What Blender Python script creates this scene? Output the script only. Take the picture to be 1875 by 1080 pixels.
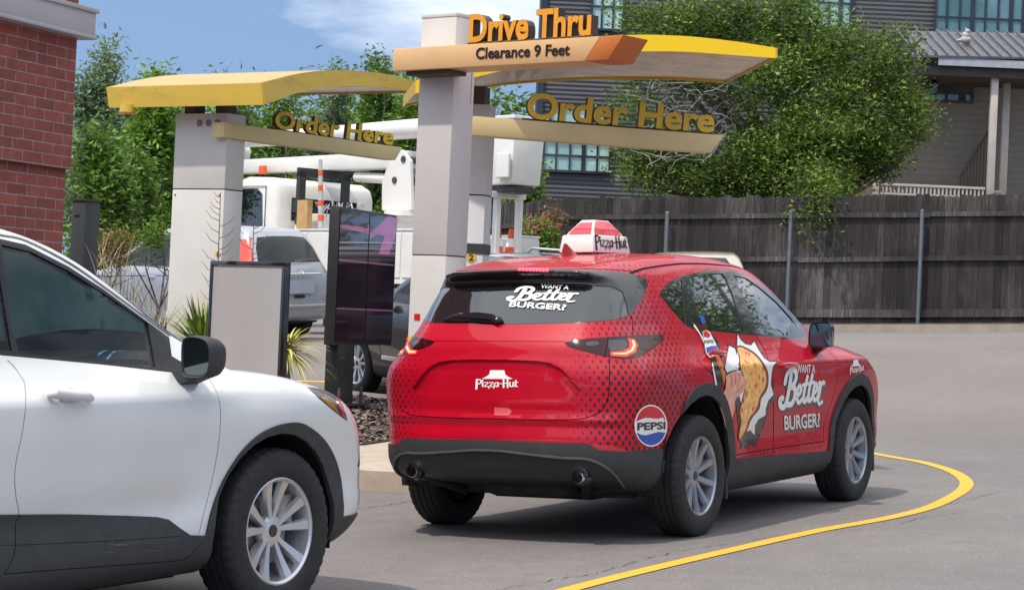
import bpy, bmesh, math, random
import numpy as np
from mathutils import Vector, Matrix, noise
for _o in list(bpy.data.objects): bpy.data.objects.remove(_o)
S = bpy.context.scene
COL = S.collection
R = math.radians
# ------------------------------------------------------------------ camera, sky, sun, exposure
IW, IH, FP = 1875.0, 1080.0, 4000.0          # photo size and focal length in its pixels
_up = np.array([.044, .00925, 1.0]); _up /= np.linalg.norm(_up)   # true vertical in the camera's frame (right, forward, up)
_fw = np.array([0, 1., 0]) - _up*_up[1]; _fw /= np.linalg.norm(_fw)
_rt = np.cross(_fw, _up)
WC = np.array([_rt, _fw, _up])               # camera frame -> world
CAM = np.array([0, 0, 1.33])
def build_camera():
    cd = bpy.data.cameras.new('camera'); cam = bpy.data.objects.new('camera', cd); COL.objects.link(cam)
    cd.sensor_width = 36; cd.lens = 36*FP/IW; cd.clip_start = .1; cd.clip_end = 2000
    x, f, u = WC[:, 0], WC[:, 1], WC[:, 2]
    m = Matrix(((x[0], u[0], -f[0], CAM[0]), (x[1], u[1], -f[1], CAM[1]), (x[2], u[2], -f[2], CAM[2]), (0, 0, 0, 1)))
    cam.matrix_world = m; S.camera = cam
build_camera()
SUN_EL, SUN_AZ = 61.0, -136.0                 # azimuth of the sun, clockwise from the viewing direction
wd = bpy.data.worlds.new('World'); S.world = wd; wd.use_nodes = True
_nt = wd.node_tree; _nt.nodes.clear()
_sk = _nt.nodes.new('ShaderNodeTexSky'); _sk.sky_type = 'NISHITA'; _sk.sun_disc = False
_sk.sun_elevation = R(SUN_EL); _sk.sun_rotation = R(SUN_AZ); _sk.air_density = 1.35; _sk.dust_density = .5; _sk.ozone_density = 1.8
_tc = _nt.nodes.new('ShaderNodeTexCoord'); _sp = _nt.nodes.new('ShaderNodeSeparateXYZ'); _cb = _nt.nodes.new('ShaderNodeCombineXYZ')
_mz = _nt.nodes.new('ShaderNodeMath'); _mz.operation = 'MULTIPLY_ADD'; _mz.inputs[1].default_value = .60; _mz.inputs[2].default_value = .41
_L = _nt.links.new
_L(_tc.outputs['Generated'], _sp.inputs[0]); _L(_sp.outputs[0], _cb.inputs[0]); _L(_sp.outputs[1], _cb.inputs[1]); _L(_sp.outputs[2], _mz.inputs[0]); _L(_mz.outputs[0], _cb.inputs[2])
_nm = _nt.nodes.new('ShaderNodeVectorMath'); _nm.operation = 'NORMALIZE'; _L(_cb.outputs[0], _nm.inputs[0]); _L(_nm.outputs[0], _sk.inputs[0])
# thin cloud in the sky, thickened overhead out of view to whiten the fill
_cn = _nt.nodes.new('ShaderNodeTexNoise'); _cn.inputs['Scale'].default_value = 3.2; _cn.inputs['Detail'].default_value = 8; _cn.inputs['Roughness'].default_value = .62
_vm = _nt.nodes.new('ShaderNodeVectorMath'); _vm.operation = 'MULTIPLY'; _vm.inputs[1].default_value = (1, 1, 3.2); _L(_tc.outputs['Generated'], _vm.inputs[0]); _L(_vm.outputs[0], _cn.inputs['Vector'])
_cr = _nt.nodes.new('ShaderNodeValToRGB'); _cr.color_ramp.elements[0].position = .585; _cr.color_ramp.elements[0].color = (0, 0, 0, 1); _cr.color_ramp.elements[1].position = .90; _cr.color_ramp.elements[1].color = (.85, .85, .85, 1); _ma = _nt.nodes.new('ShaderNodeMath'); _ma.operation = 'MULTIPLY_ADD'; _ma.inputs[1].default_value = .62; _L(_sp.outputs[2], _ma.inputs[0]); _L(_cn.outputs[0], _ma.inputs[2]); _L(_ma.outputs[0], _cr.inputs[0])
_mx = _nt.nodes.new('ShaderNodeMix'); _mx.data_type = 'RGBA'; _L(_cr.outputs[0], _mx.inputs[0]); _L(_sk.outputs[0], _mx.inputs[6]); _mx.inputs[7].default_value = (9.0, 9.2, 9.6, 1)
_bg = _nt.nodes.new('ShaderNodeBackground'); _bg.inputs[1].default_value = .15
_wo = _nt.nodes.new('ShaderNodeOutputWorld')
_L(_mx.outputs[2], _bg.inputs[0]); _L(_bg.outputs[0], _wo.inputs[0])
sl = bpy.data.lights.new('sun', 'SUN'); sl.energy = 3.0; sl.angle = R(1.5); sl.color = (1, .93, .82)
so = bpy.data.objects.new('sun', sl); COL.objects.link(so)
_d = Vector((math.sin(R(SUN_AZ))*math.cos(R(SUN_EL)), math.cos(R(SUN_AZ))*math.cos(R(SUN_EL)), math.sin(R(SUN_EL))))
so.rotation_euler = _d.to_track_quat('Z', 'Y').to_euler(); so.location = (-10, -10, 30)
S.view_settings.view_transform = 'Standard'; S.view_settings.look = 'None'
S.view_settings.exposure = .25; S.view_settings.gamma = 1

# ------------------------------------------------------------------ geometry helpers
def ray(u, v):
    d = WC @ np.array([(u-IW/2)/FP, 1.0, (IH/2-v)/FP]); return d
def at(u, v, Y):                              # world point on the pixel's ray at world depth Y
    d = ray(u, v); return CAM + d*(Y/d[1])
def pix(p):
    c = WC.T @ (np.asarray(p, float)-CAM); return IW/2+FP*c[0]/c[1], IH/2-FP*c[2]/c[1]
_n = WC @ np.array([-.0027, .0076, 1.0])
def sstep(a, b, x):
    t = np.clip((x-a)/(b-a), 0, 1); return t*t*(3-2*t)
def ground(X, Y):                             # paved surface: a cross slope, then a rise towards the fence
    return -(_n[0]*X+_n[1]*Y)/_n[2] + .94*sstep(20, 34, Y)
def on_ground(u, v, dz=0.0):
    d = ray(u, v); t = 5.0
    for i in range(3000):
        p = CAM+d*t
        if p[2] < ground(p[0], p[1])+dz: return p
        t += .02
    return CAM+d*t
def ground_frame(X, Y, heading):              # matrix with x along heading (deg clockwise from +Y), z along ground normal
    e = .3
    nx = -(ground(X+e, Y)-ground(X-e, Y))/(2*e); ny = -(ground(X, Y+e)-ground(X, Y-e))/(2*e)
    n = Vector((nx, ny, 1)).normalized()
    f = Vector((math.sin(R(heading)), math.cos(R(heading)), 0)); f = (f-n*f.dot(n)).normalized()
    l = n.cross(f)
    z = ground(X, Y)
    return Matrix(((f.x, l.x, n.x, X), (f.y, l.y, n.y, Y), (f.z, l.z, n.z, z), (0, 0, 0, 1)))


# ------------------------------------------------------------------ mesh helpers
def link(name, me, mat=None, parent=None):
    o = bpy.data.objects.new(name, me); COL.objects.link(o)
    if mat is not None:
        for m in (mat if isinstance(mat, (list, tuple)) else [mat]): me.materials.append(m)
    if parent is not None: o.parent = parent
    return o
def tag(o, label=None, cat=None, group=None, kind=None):
    if label: o['label'] = label
    if cat: o['category'] = cat
    if group: o['group'] = group
    if kind: o['kind'] = kind
    return o
def empty(name, mat=None, **k):
    o = bpy.data.objects.new(name, None); COL.objects.link(o); o.empty_display_size = .2
    if mat is not None: o.matrix_world = mat
    tag(o, **k); return o
class MB:
    """collects geometry and links it as one mesh object"""
    def __init__(s): s.v = []; s.f = []; s.mi = []; s.cur = 0; s.X = None
    def add(s, vs, fs):
        b = len(s.v)
        if s.X is not None: vs = [s.X @ Vector(p) for p in vs]
        s.v += [tuple(p) for p in vs]; s.f += [tuple(i+b for i in f) for f in fs]; s.mi += [s.cur]*len(fs); return s
    def box(s, c, d, rz=0, bev=0):
        hx, hy, hz = d[0]/2, d[1]/2, d[2]/2
        if bev:
            bm = bmesh.new(); bmesh.ops.create_cube(bm, size=1)
            for v in bm.verts: v.co = Vector((v.co.x*d[0], v.co.y*d[1], v.co.z*d[2]))
            bmesh.ops.bevel(bm, geom=bm.edges[:], offset=bev, segments=2, affect='EDGES', profile=.5)
            q = Matrix.Rotation(rz, 3, 'Z'); bm.verts.index_update()
            s.add([q @ v.co+Vector(c) for v in bm.verts], [[v.index for v in f.verts] for f in bm.faces]); bm.free(); return s
        q = Matrix.Rotation(rz, 3, 'Z')
        vs = [q @ Vector((x*hx, y*hy, z*hz))+Vector(c) for z in (-1, 1) for y in (-1, 1) for x in (-1, 1)]
        return s.add(vs, [(0, 2, 3, 1), (4, 5, 7, 6), (0, 1, 5, 4), (2, 6, 7, 3), (0, 4, 6, 2), (1, 3, 7, 5)])
    def prism(s, poly, a, b, ax='y'):
        """poly of 2D points extruded from a to b along axis"""
        def P(p, t):
            return {'y': (p[0], t, p[1]), 'x': (t, p[0], p[1]), 'z': (p[0], p[1], t)}[ax]
        n = len(poly)
        return s.add([P(p, a) for p in poly]+[P(p, b) for p in poly],
                     [tuple(range(n))[::-1], tuple(range(n, 2*n))]+[(i, (i+1) % n, (i+1) % n+n, i+n) for i in range(n)])
    def hexa(s, a, b):                         # two quads of 3D points joined
        return s.add(list(a)+list(b), [(3, 2, 1, 0), (4, 5, 6, 7)]+[(i, (i+1) % 4, (i+1) % 4+4, i+4) for i in range(4)])
    def tube(s, pts, r, n=8, cap=True):
        pts = [Vector(p) for p in pts]; rs = r if isinstance(r, (list, tuple)) else [r]*len(pts)
        t0 = (pts[1]-pts[0]).normalized(); up = Vector((0, 0, 1)) if abs(t0.z) < .9 else Vector((1, 0, 0))
        a = t0.cross(up).normalized(); vs = []; fs = []
        for i, p in enumerate(pts):
            t = ((pts[min(i+1, len(pts)-1)]-pts[max(i-1, 0)])).normalized()
            a = (a-t*a.dot(t)).normalized(); b = t.cross(a)
            for k in range(n):
                an = 2*math.pi*k/n; vs.append(p+(a*math.cos(an)+b*math.sin(an))*rs[i])
        for i in range(len(pts)-1):
            for k in range(n):
                fs.append((i*n+k, i*n+(k+1) % n, (i+1)*n+(k+1) % n, (i+1)*n+k))
        if cap: fs += [tuple(range(n))[::-1], tuple(range((len(pts)-1)*n, len(pts)*n))]
        return s.add(vs, fs)
    def lathe(s, prof, n=32, axis='z', c=(0, 0, 0), close=False, mod=None):
        vs = []; fs = []; m = len(prof)
        for k in range(n):
            an = 2*math.pi*k/n; co, si = math.cos(an), math.sin(an)
            for j, (r, h) in enumerate(prof):
                if mod: r, h = mod(j, k, r, h)
                if axis == 'z': p = (r*co, r*si, h)
                elif axis == 'y': p = (r*co, h, r*si)
                else: p = (h, r*co, r*si)
                vs.append((p[0]+c[0], p[1]+c[1], p[2]+c[2]))
        for k in range(n):
            for j in range(m if close else m-1):
                fs.append((k*m+j, ((k+1) % n)*m+j, ((k+1) % n)*m+(j+1) % m, k*m+(j+1) % m))
        return s.add(vs, fs)
    def ball(s, c, r, n=12, m=8, sc=(1, 1, 1)):
        vs = []; fs = []
        for i in range(m+1):
            th = math.pi*i/m
            for k in range(n):
                ph = 2*math.pi*k/n
                vs.append((c[0]+r*sc[0]*math.sin(th)*math.cos(ph), c[1]+r*sc[1]*math.sin(th)*math.sin(ph), c[2]+r*sc[2]*math.cos(th)))
        for i in range(m):
            for k in range(n): fs.append((i*n+k, (i+1)*n+k, (i+1)*n+(k+1) % n, i*n+(k+1) % n))
        return s.add(vs, fs)
    def build(s, name, mat=None, parent=None, smooth=False, bevel=0, ang=35):
        me = bpy.data.meshes.new(name); me.from_pydata(s.v, [], s.f); me.update()
        if any(s.mi): me.polygons.foreach_set('material_index', s.mi)
        bm = bmesh.new(); bm.from_mesh(me)
        bmesh.ops.recalc_face_normals(bm, faces=bm.faces[:])
        if bevel: bmesh.ops.bevel(bm, geom=[e for e in bm.edges if e.is_manifold and e.calc_face_angle(0) > .6], offset=bevel, segments=2, affect='EDGES', profile=.5)
        if smooth or bevel:
            for f in bm.faces: f.smooth = True
            for e in bm.edges:
                if len(e.link_faces) == 2 and e.calc_face_angle(0) > R(ang): e.smooth = False
        bm.to_mesh(me); bm.free()
        return link(name, me, mat, parent)
def spline(pts, n=8, closed=False):
    """Catmull-Rom through 2D/3D points"""
    P = [np.array(p, float) for p in pts]; out = []; m = len(P)
    for i in range(m if closed else m-1):
        p1, p2 = P[i], P[(i+1) % m]
        p0 = P[i-1] if (closed or i > 0) else 2*p1-p2
        p3 = P[(i+2) % m] if (closed or i+2 < m) else 2*p2-p1
        for k in range(n):
            t = k/n
            out.append(.5*((2*p1)+(-p0+p2)*t+(2*p0-5*p1+4*p2-p3)*t*t+(-p0+3*p1-3*p2+p3)*t**3))
    if not closed: out.append(P[-1])
    return [tuple(p) for p in out]
# ------------------------------------------------------------------ materials
class NT:
    def __init__(s, name):
        s.m = bpy.data.materials.new(name); s.m.use_nodes = True; s.t = s.m.node_tree
        s.b = s.t.nodes['Principled BSDF']; s.o = s.t.nodes['Material Output']
    def n(s, typ, **k):
        x = s.t.nodes.new(typ)
        for a, b in k.items(): setattr(x, a, b)
        return x
    def set(s, sock, v):
        if isinstance(v, bpy.types.NodeSocket): s.t.links.new(v, sock)
        elif v is not None:
            if hasattr(sock.default_value, '__len__') and isinstance(v, (tuple, list)) and len(sock.default_value) == 4 and len(v) == 3: v = (*v, 1)
            sock.default_value = v
    def math(s, op, a, b=None, c=None, clamp=False):
        x = s.n('ShaderNodeMath', operation=op, use_clamp=clamp)
        for i, v in enumerate((a, b, c)):
            if v is not None: s.set(x.inputs[i], v)
        return x.outputs[0]
    def coord(s, kind='Object'): return s.n('ShaderNodeTexCoord').outputs[kind]
    def sep(s, v):
        x = s.n('ShaderNodeSeparateXYZ'); s.set(x.inputs[0], v); return x.outputs
    def comb(s, a, b, c):
        x = s.n('ShaderNodeCombineXYZ'); [s.set(x.inputs[i], v) for i, v in enumerate((a, b, c))]; return x.outputs[0]
    def vmul(s, v, m):
        x = s.n('ShaderNodeVectorMath', operation='MULTIPLY'); s.set(x.inputs[0], v); s.set(x.inputs[1], m); return x.outputs[0]
    def noise(s, v, scale, detail=4, rough=.55, out=0):
        x = s.n('ShaderNodeTexNoise'); s.set(x.inputs['Vector'], v); x.inputs['Scale'].default_value = scale
        x.inputs['Detail'].default_value = detail; x.inputs['Roughness'].default_value = rough; return x.outputs[out]
    def ramp(s, f, stops):
        x = s.n('ShaderNodeValToRGB'); s.set(x.inputs[0], f); e = x.color_ramp.elements
        while len(e) < len(stops): e.new(.5)
        for q, (p, c) in zip(e, stops):
            q.position = p; q.color = (*c, 1) if isinstance(c, (tuple, list)) else (c, c, c, 1)
        return x.outputs[0]
    def mix(s, f, a, b, typ='MIX'):
        x = s.n('ShaderNodeMix', data_type='RGBA', blend_type=typ)
        s.set(x.inputs[0], f); s.set(x.inputs[6], a); s.set(x.inputs[7], b); return x.outputs[2]
    def bump(s, h, strength=.3, dist=.01):
        x = s.n('ShaderNodeBump'); s.set(x.inputs['Height'], h); x.inputs['Strength'].default_value = strength
        x.inputs['Distance'].default_value = dist; s.set(s.b.inputs['Normal'], x.outputs[0])
    def p(s, **k):
        names = dict(col='Base Color', rough='Roughness', metal='Metallic', coat='Coat Weight', coatr='Coat Roughness', spec='Specular IOR Level',
                     emi='Emission Color', emis='Emission Strength', trans='Transmission Weight', ior='IOR', alpha='Alpha', sub='Subsurface Weight')
        for a, v in k.items(): s.set(s.b.inputs[names[a]], v)
        return s.m
def simple(name, col, rough=.5, var=.12, scale=6, bump=0, bscale=60, **k):
    t = NT(name); c = t.coord()
    a = t.noise(c, scale, 5)
    lo = tuple(x*(1-var) for x in col); hi = tuple(min(1, x*(1+var)) for x in col)
    col2 = t.ramp(a, [(.3, lo), (.7, hi)])
    if bump: t.bump(t.noise(c, bscale, 3), bump, .004)
    r2 = t.ramp(t.noise(c, scale*2.3, 3), [(.3, max(rough*.85, 0)), (.7, min(1, rough*1.15))])
    return t.p(col=col2, rough=r2, **k)
# ------------------------------------------------------------------ car bodies: an implicit surface meshed once, then cut into panels
def smax(a, b, k):
    h = np.maximum(k-np.abs(a-b), 0); return np.maximum(a, b)+h*h/(4*k)
def poly_sdf(px, pz, poly):
    P = np.asarray(poly); Q = np.roll(P, -1, 0); d = np.full(px.shape, 1e9); ins = np.zeros(px.shape, bool)
    for (ax, az), (bx, bz) in zip(P, Q):
        ex, ez = bx-ax, bz-az; wx, wz = px-ax, pz-az
        t = np.clip((wx*ex+wz*ez)/max(ex*ex+ez*ez, 1e-12), 0, 1)
        d = np.minimum(d, (wx-ex*t)**2+(wz-ez*t)**2)
        c = ((az > pz) != (bz > pz))
        with np.errstate(divide='ignore', invalid='ignore'): c &= px < (bx-ax)*(pz-az)/(bz-az if bz != az else 1e-12)+ax
        ins ^= c
    return np.where(ins, -1, 1)*np.sqrt(d)
class Shape:
    def __init__(s, prof, wz, taper, gtaper=None, bowr=.16, bowf=.22, crown=.06, kr=.10, kend=.16, xm=1.35, belt=1.1, extra=None):
        s.prof = spline(prof, 6, True); s.bowr, s.bowf, s.crown, s.kr, s.kend, s.xm, s.belt, s.extra = bowr, bowf, crown, kr, kend, xm, belt, extra
        w = spline(wz, 8); s.wz = np.array([p[0] for p in w]), np.array([p[1] for p in w])
        t = spline(taper, 8); s.tp = np.array([p[0] for p in t]), np.array([p[1] for p in t])
        g = spline(gtaper or [(-1, 0), (4, 0)], 8); s.gt = np.array([p[0] for p in g]), np.array([p[1] for p in g])
        s.x0 = min(p[0] for p in prof); s.x1 = max(p[0] for p in prof); s.z0 = min(p[1] for p in prof); s.z1 = max(p[1] for p in prof)
        s.lut = None
    def sd(s, x, z):
        if s.lut is None or not s.fast: return poly_sdf(x, z, s.prof)
        g, hx, hz, st = s.lut; i = np.clip((x-hx)/st, 0, g.shape[0]-1.001); j = np.clip((z-hz)/st, 0, g.shape[1]-1.001)
        a = i.astype(int); b = j.astype(int); i = i-a; j = j-b
        return g[a, b]*(1-i)*(1-j)+g[a+1, b]*i*(1-j)+g[a, b+1]*(1-i)*j+g[a+1, b+1]*i*j
    fast = False
    def W(s, x, z):
        return np.interp(z, *s.wz)-np.interp(x, *s.tp)-np.interp(x, *s.gt)*np.clip((z-s.belt+.1)/.25, 0, 1)
    def F(s, P):
        x, y, z = P[:, 0], P[:, 1], P[:, 2]; y2 = y*y; ay = np.abs(y)
        xx = x-s.bowr*y2*sstep(s.xm, s.x0, x)*1.0+s.bowf*y2*sstep(s.xm, s.x1, x)
        zz = z+s.crown*y2*sstep(.5, 1.1, z)
        a = s.sd(xx, zz); b = (ay-s.W(x, z))*.96
        e = np.maximum(sstep(s.x0+.55, s.x0, x), sstep(s.x1-.7, s.x1, x))
        k = s.kr+(s.kend-s.kr)*e*sstep(1.5, 1.1, z)
        f = smax(a, b, k)
        if s.extra: f = f+s.extra(x, ay, z)
        return f
    def grad(s, P, h=.004):
        g = np.stack([s.F(P+np.eye(3)[i]*h)-s.F(P-np.eye(3)[i]*h) for i in range(3)], 1)/(2*h); return g
    def mesh(s, c):
        st = .010; gx = np.arange(s.x0-.3, s.x1+.5, st); gz = np.arange(s.z0-.3, s.z1+.4, st)
        X, Z = np.meshgrid(gx, gz, indexing='ij'); s.lut = (poly_sdf(X, Z, s.prof), gx[0], gz[0], st); s.fast = True
        xs = np.arange(s.x0-.06, s.x1+.08, c); ys = np.arange(-1.06, c*2.5, c); zs = np.arange(s.z0-.06, s.z1+.08, c)
        nx, ny, nz = len(xs), len(ys), len(zs)
        G = np.stack(np.meshgrid(xs, ys, zs, indexing='ij'), -1).reshape(-1, 3)
        V = s.F(G).reshape(nx, ny, nz); s.fast = False
        neg = V < 0; acc = np.zeros((nx-1, ny-1, nz-1, 3)); cnt = np.zeros((nx-1, ny-1, nz-1))
        for ax in range(3):
            for o1 in (0, 1):
                for o2 in (0, 1):
                    sl0 = [None]*3; oth = [i for i in range(3) if i != ax]
                    def SL(o, ax=ax, oth=oth, o1=o1, o2=o2):
                        q = [0]*3; n = (nx, ny, nz); q[ax] = slice(o, n[ax]-1+o)
                        q[oth[0]] = slice(o1, n[oth[0]]-1+o1); q[oth[1]] = slice(o2, n[oth[1]]-1+o2); return tuple(q)
                    A, B = V[SL(0)], V[SL(1)]; m = (A < 0) != (B < 0)
                    t = np.where(m, A/np.where(m, A-B, 1), 0); p = np.zeros(acc.shape)
                    p[..., ax] = t; p[..., oth[0]] = o1; p[..., oth[1]] = o2
                    acc += p*m[..., None]; cnt += m
        act = cnt > 0; idx = -np.ones(act.shape, int); idx[act] = np.arange(act.sum())
        I = np.argwhere(act); P = (acc[act]/cnt[act][:, None]+I)*c+np.array([xs[0], ys[0], zs[0]])
        for _ in range(4):
            g = s.grad(P); f = s.F(P); P = P-g*(f/np.maximum((g*g).sum(1), .2))[:, None]
        fs = []
        for ax in range(3):
            q0 = [slice(None)]*3; q1 = [slice(None)]*3; q0[ax] = slice(0, -1); q1[ax] = slice(1, None)
            ch = neg[tuple(q0)] != neg[tuple(q1)]; E = np.argwhere(ch); b, d = [(1, 2), (2, 0), (0, 1)][ax]
            n = (nx, ny, nz); E = E[(E[:, b] > 0) & (E[:, d] > 0) & (E[:, b] < n[b]-1) & (E[:, d] < n[d]-1)]
            def ID(db, dd):
                q = E.copy(); q[:, b] += db; q[:, d] += dd; return idx[q[:, 0], q[:, 1], q[:, 2]]
            Q = np.stack([ID(-1, -1), ID(0, -1), ID(0, 0), ID(-1, 0)], 1)
            fl = ~neg[E[:, 0], E[:, 1], E[:, 2]]; Q[fl] = Q[fl][:, ::-1]; fs.append(Q)
        return P, np.concatenate(fs)
class CarBody:
    """right half of a body (y <= 0) that is cut into named panels and then mirrored"""
    def __init__(s, shape, M, cell=.03):
        s.shape = shape; s.M = M; s.Mi = M.inverted(); P, Q = shape.mesh(cell)
        me = bpy.data.meshes.new('tmp'); me.from_pydata(P.tolist(), [], Q.tolist()); s.bm = bmesh.new(); s.bm.from_mesh(me); bpy.data.meshes.remove(me)
        bm = s.bm; bmesh.ops.bisect_plane(bm, geom=bm.verts[:]+bm.edges[:]+bm.faces[:], plane_co=(0, 0, 0), plane_no=(0, 1, 0), clear_outer=True, dist=.0008)
        s.lay = bm.faces.layers.int.new('part'); s.names = ['body']
        for f in bm.faces: f.normal_update()
        s.cam = s.Mi @ Vector(CAM)
        s.Mn = np.array(M); 
        T = WC.T @ s.Mn[:3, :3]; o = WC.T @ (s.Mn[:3, 3]-CAM); s.T = [[float(q) for q in r]+[float(w)] for r, w in zip(T, o)]
        s.cache = {}
    def to_px(s, p):
        x, y, z = p; a, b, c = s.T
        d = b[0]*x+b[1]*y+b[2]*z+b[3]
        return IW/2+FP*(a[0]*x+a[1]*y+a[2]*z+a[3])/d, IH/2-FP*(c[0]*x+c[1]*y+c[2]*z+c[3])/d
    def ray(s, u, v):
        return (s.Mi.to_3x3() @ Vector(ray(u, v))).normalized()
    def hit(s, u, v):                          # point of the body surface on the pixel's ray
        d = s.ray(u, v); o = np.array(s.cam); d = np.array(d); s.shape.fast = True
        ts = np.arange(5, 22, .03); P = o+d*ts[:, None]; f = s.shape.F(P); k = np.argmax(f < 0)
        if f[k] >= 0:
            k = np.argmin(f); s.shape.fast = False; return P[k]
        a, b = ts[k-1], ts[k]
        for _ in range(18):
            m = (a+b)/2
            if s.shape.F((o+d*m)[None])[0] < 0: b = m
            else: a = m
        s.shape.fast = False; return o+d*a
    def pid(s, name):
        if name not in s.names: s.names.append(name)
        return s.names.index(name)
    def cut(s, poly, name, proj='cam', filt=None, only=None, pool=None):
        bm = s.bm; n = len(poly)
        if proj == 'cam': to2 = lambda p: s.to_px(p)
        elif proj == 'y': to2 = lambda p: (p[0], p[2])
        elif proj == 'x': to2 = lambda p: (p[1], p[2])
        else: to2 = lambda p: (p[0], p[1])
        P2 = np.array(poly, float); lo = P2.min(0); hi = P2.max(0); pad = 3 if proj == 'cam' else .03
        allow = None if only is None else {s.names.index(q) for q in only if q in s.names}
        cache = s.cache.setdefault(proj, {})
        def q2(v):
            r = cache.get(v)
            if r is None: r = cache[v] = to2(v.co)
            return r
        def ok(f):
            if allow is not None and f[s.lay] not in allow: return False
            c = f.calc_center_median()
            if proj == 'cam' and f.normal.dot(s.cam-c) < 0: return False
            if proj == 'y' and f.normal.y > -.02: return False
            return filt is None or filt(c)
        cand = s.near(pool if pool is not None else bm.faces, q2, lo, hi, pad, ok)
        def fbox(f):
            pts = [q2(v) for v in f.verts]; X = [p[0] for p in pts]; Y = [p[1] for p in pts]; return (min(X), max(X), min(Y), max(Y), pts)
        box = {f: fbox(f) for f in cand}; PL = P2.tolist()
        for i in range(n):
            (ax, ay), (bx, by) = a, b = PL[i], PL[(i+1) % n]; dx, dy = bx-ax, by-ay
            if math.hypot(dx, dy) < 1e-9: continue
            lx, hx_ = min(ax, bx)-1e-4, max(ax, bx)+1e-4; ly, hy_ = min(ay, by)-1e-4, max(ay, by)+1e-4
            sub = []
            for f, (x0, x1, y0, y1, pts) in box.items():
                if x0 > hx_ or x1 < lx or y0 > hy_ or y1 < ly: continue
                sg = [dx*(p[1]-ay)-dy*(p[0]-ax) for p in pts]
                if min(sg) < 0 < max(sg): sub.append(f)
            if not sub: continue
            if proj == 'cam':
                r1, r2 = s.ray(*a), s.ray(*b); co = s.cam; no = r1.cross(r2).normalized()
            else:
                nn = (-dy, dx)
                no = Vector({'y': (nn[0], 0, nn[1]), 'x': (0, nn[0], nn[1]), 'z': (nn[0], nn[1], 0)}[proj]).normalized()
                co = Vector({'y': (a[0], 0, a[1]), 'x': (0, a[0], a[1]), 'z': (a[0], a[1], 0)}[proj])
            geom = set(sub)
            for f in sub: geom.update(f.verts); geom.update(f.edges)
            tol = 2e-4
            r = bmesh.ops.bisect_plane(bm, geom=list(geom), plane_co=co, plane_no=no, dist=tol)
            for g in r['geom']:
                if isinstance(g, bmesh.types.BMFace) and g.is_valid:
                    cand.add(g); box[g] = fbox(g)
                    if pool is not None: pool.add(g)
        pid = s.pid(name)
        fl = [f for f in cand if f.is_valid and ok(f)]
        if fl:
            C = np.array([to2(f.calc_center_median()) for f in fl]); ins = poly_sdf(C[:, 0], C[:, 1], poly) < 0
            for f, k in zip(fl, ins):
                if k: f[s.lay] = pid
    def near(s, faces, q2, lo, hi, pad, ok):
        x0, y0, x1, y1 = float(lo[0]-pad), float(lo[1]-pad), float(hi[0]+pad), float(hi[1]+pad); out = set()
        for f in faces:
            if not f.is_valid: continue
            a = b = c = d = False
            for v in f.verts:
                x, y = q2(v)
                if x >= x0: a = True
                if x <= x1: b = True
                if y >= y0: c = True
                if y <= y1: d = True
            if a and b and c and d and ok(f): out.add(f)
        return out
    def strip(s, pts, w, name='gap', proj='cam', filt=None, only=None, smooth=5):
        pts = np.array(spline(pts, smooth) if smooth else pts)
        big = (pts.min(0), pts.max(0))
        fn = {'cam': lambda v: s.to_px(v.co), 'y': lambda v: (v.co.x, v.co.z), 'x': lambda v: (v.co.y, v.co.z), 'z': lambda v: (v.co.x, v.co.y)}[proj]
        pool = s.near(s.bm.faces, fn, big[0], big[1], w+(3 if proj == 'cam' else .03), lambda f: True)
        for a, b in zip(pts[:-1], pts[1:]):
            d = b-a; L = np.hypot(*d)
            if L < 1e-6: continue
            d = d/L; nrm = np.array([-d[1], d[0]])*w/2; e = d*w*.15
            s.cut([a-nrm-e, b-nrm+e, b+nrm+e, a+nrm-e], name, proj, filt, only, pool)
    def drop(s, name):
        if name in s.names:
            k = s.names.index(name); bmesh.ops.delete(s.bm, geom=[f for f in s.bm.faces if f[s.lay] == k], context='FACES')
    def extract(s, parent, mats, pairs=(), offs={}, rename={}, subs={}, skirt=.014, labels={}):
        skirt = .022 if skirt == .014 else skirt
        """links every named panel; `pairs` become one object per side"""
        bm = s.bm; bm.verts.ensure_lookup_table(); bm.verts.index_update()
        V = np.array([v.co[:] for v in bm.verts]); N = s.shape.grad(V); N /= np.maximum(np.linalg.norm(N, axis=1), 1e-6)[:, None]
        made = {}
        by = {}
        for f in bm.faces: by.setdefault(f[s.lay], []).append([v.index for v in f.verts])
        for k, faces in sorted(by.items(), key=lambda t: (s.names[t[0]] in subs, t[0])):
            name = s.names[k]; used = sorted({i for f in faces for i in f}); mp = {u: i for i, u in enumerate(used)}
            off = offs.get(name, 0); vs = V[used]+N[used]*off; ns = N[used]; fs = [[mp[i] for i in f] for f in faces]
            ec = {}
            for f in fs:
                for i in range(len(f)):
                    e = (f[i], f[(i+1) % len(f)]); ec[e] = 1
            bd = [e for e in ec if (e[1], e[0]) not in ec and not (abs(vs[e[0]][1]) < .002 and abs(vs[e[1]][1]) < .002)]
            vs = list(vs); ns = list(ns)
            for a, b in bd:
                o = len(vs); t = vs[b]-vs[a]; n0 = np.cross(t, ns[a]); n0 = n0/max(np.linalg.norm(n0), 1e-9)
                vs += [vs[a], vs[b], vs[b]-ns[b]*skirt, vs[a]-ns[a]*skirt]; ns += [n0]*4; fs.append([o+1, o, o+3, o+2])
            vs = np.array(vs); ns = np.array(ns)
            def mk(vv, nn, ff):
                me = bpy.data.meshes.new(name); me.from_pydata(vv.tolist(), [], ff); me.update()
                for p in me.polygons: p.use_smooth = True
                me.normals_split_custom_set_from_vertices([tuple(q) for q in nn])
                nm = rename.get(name, name); par = made.get(subs[name], [parent])[0] if name in subs else parent
                o = link(nm, me, mats[name], par); made.setdefault(name, []).append(o)
                if name in labels: o['label'] = labels[name]
                return o
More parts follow.
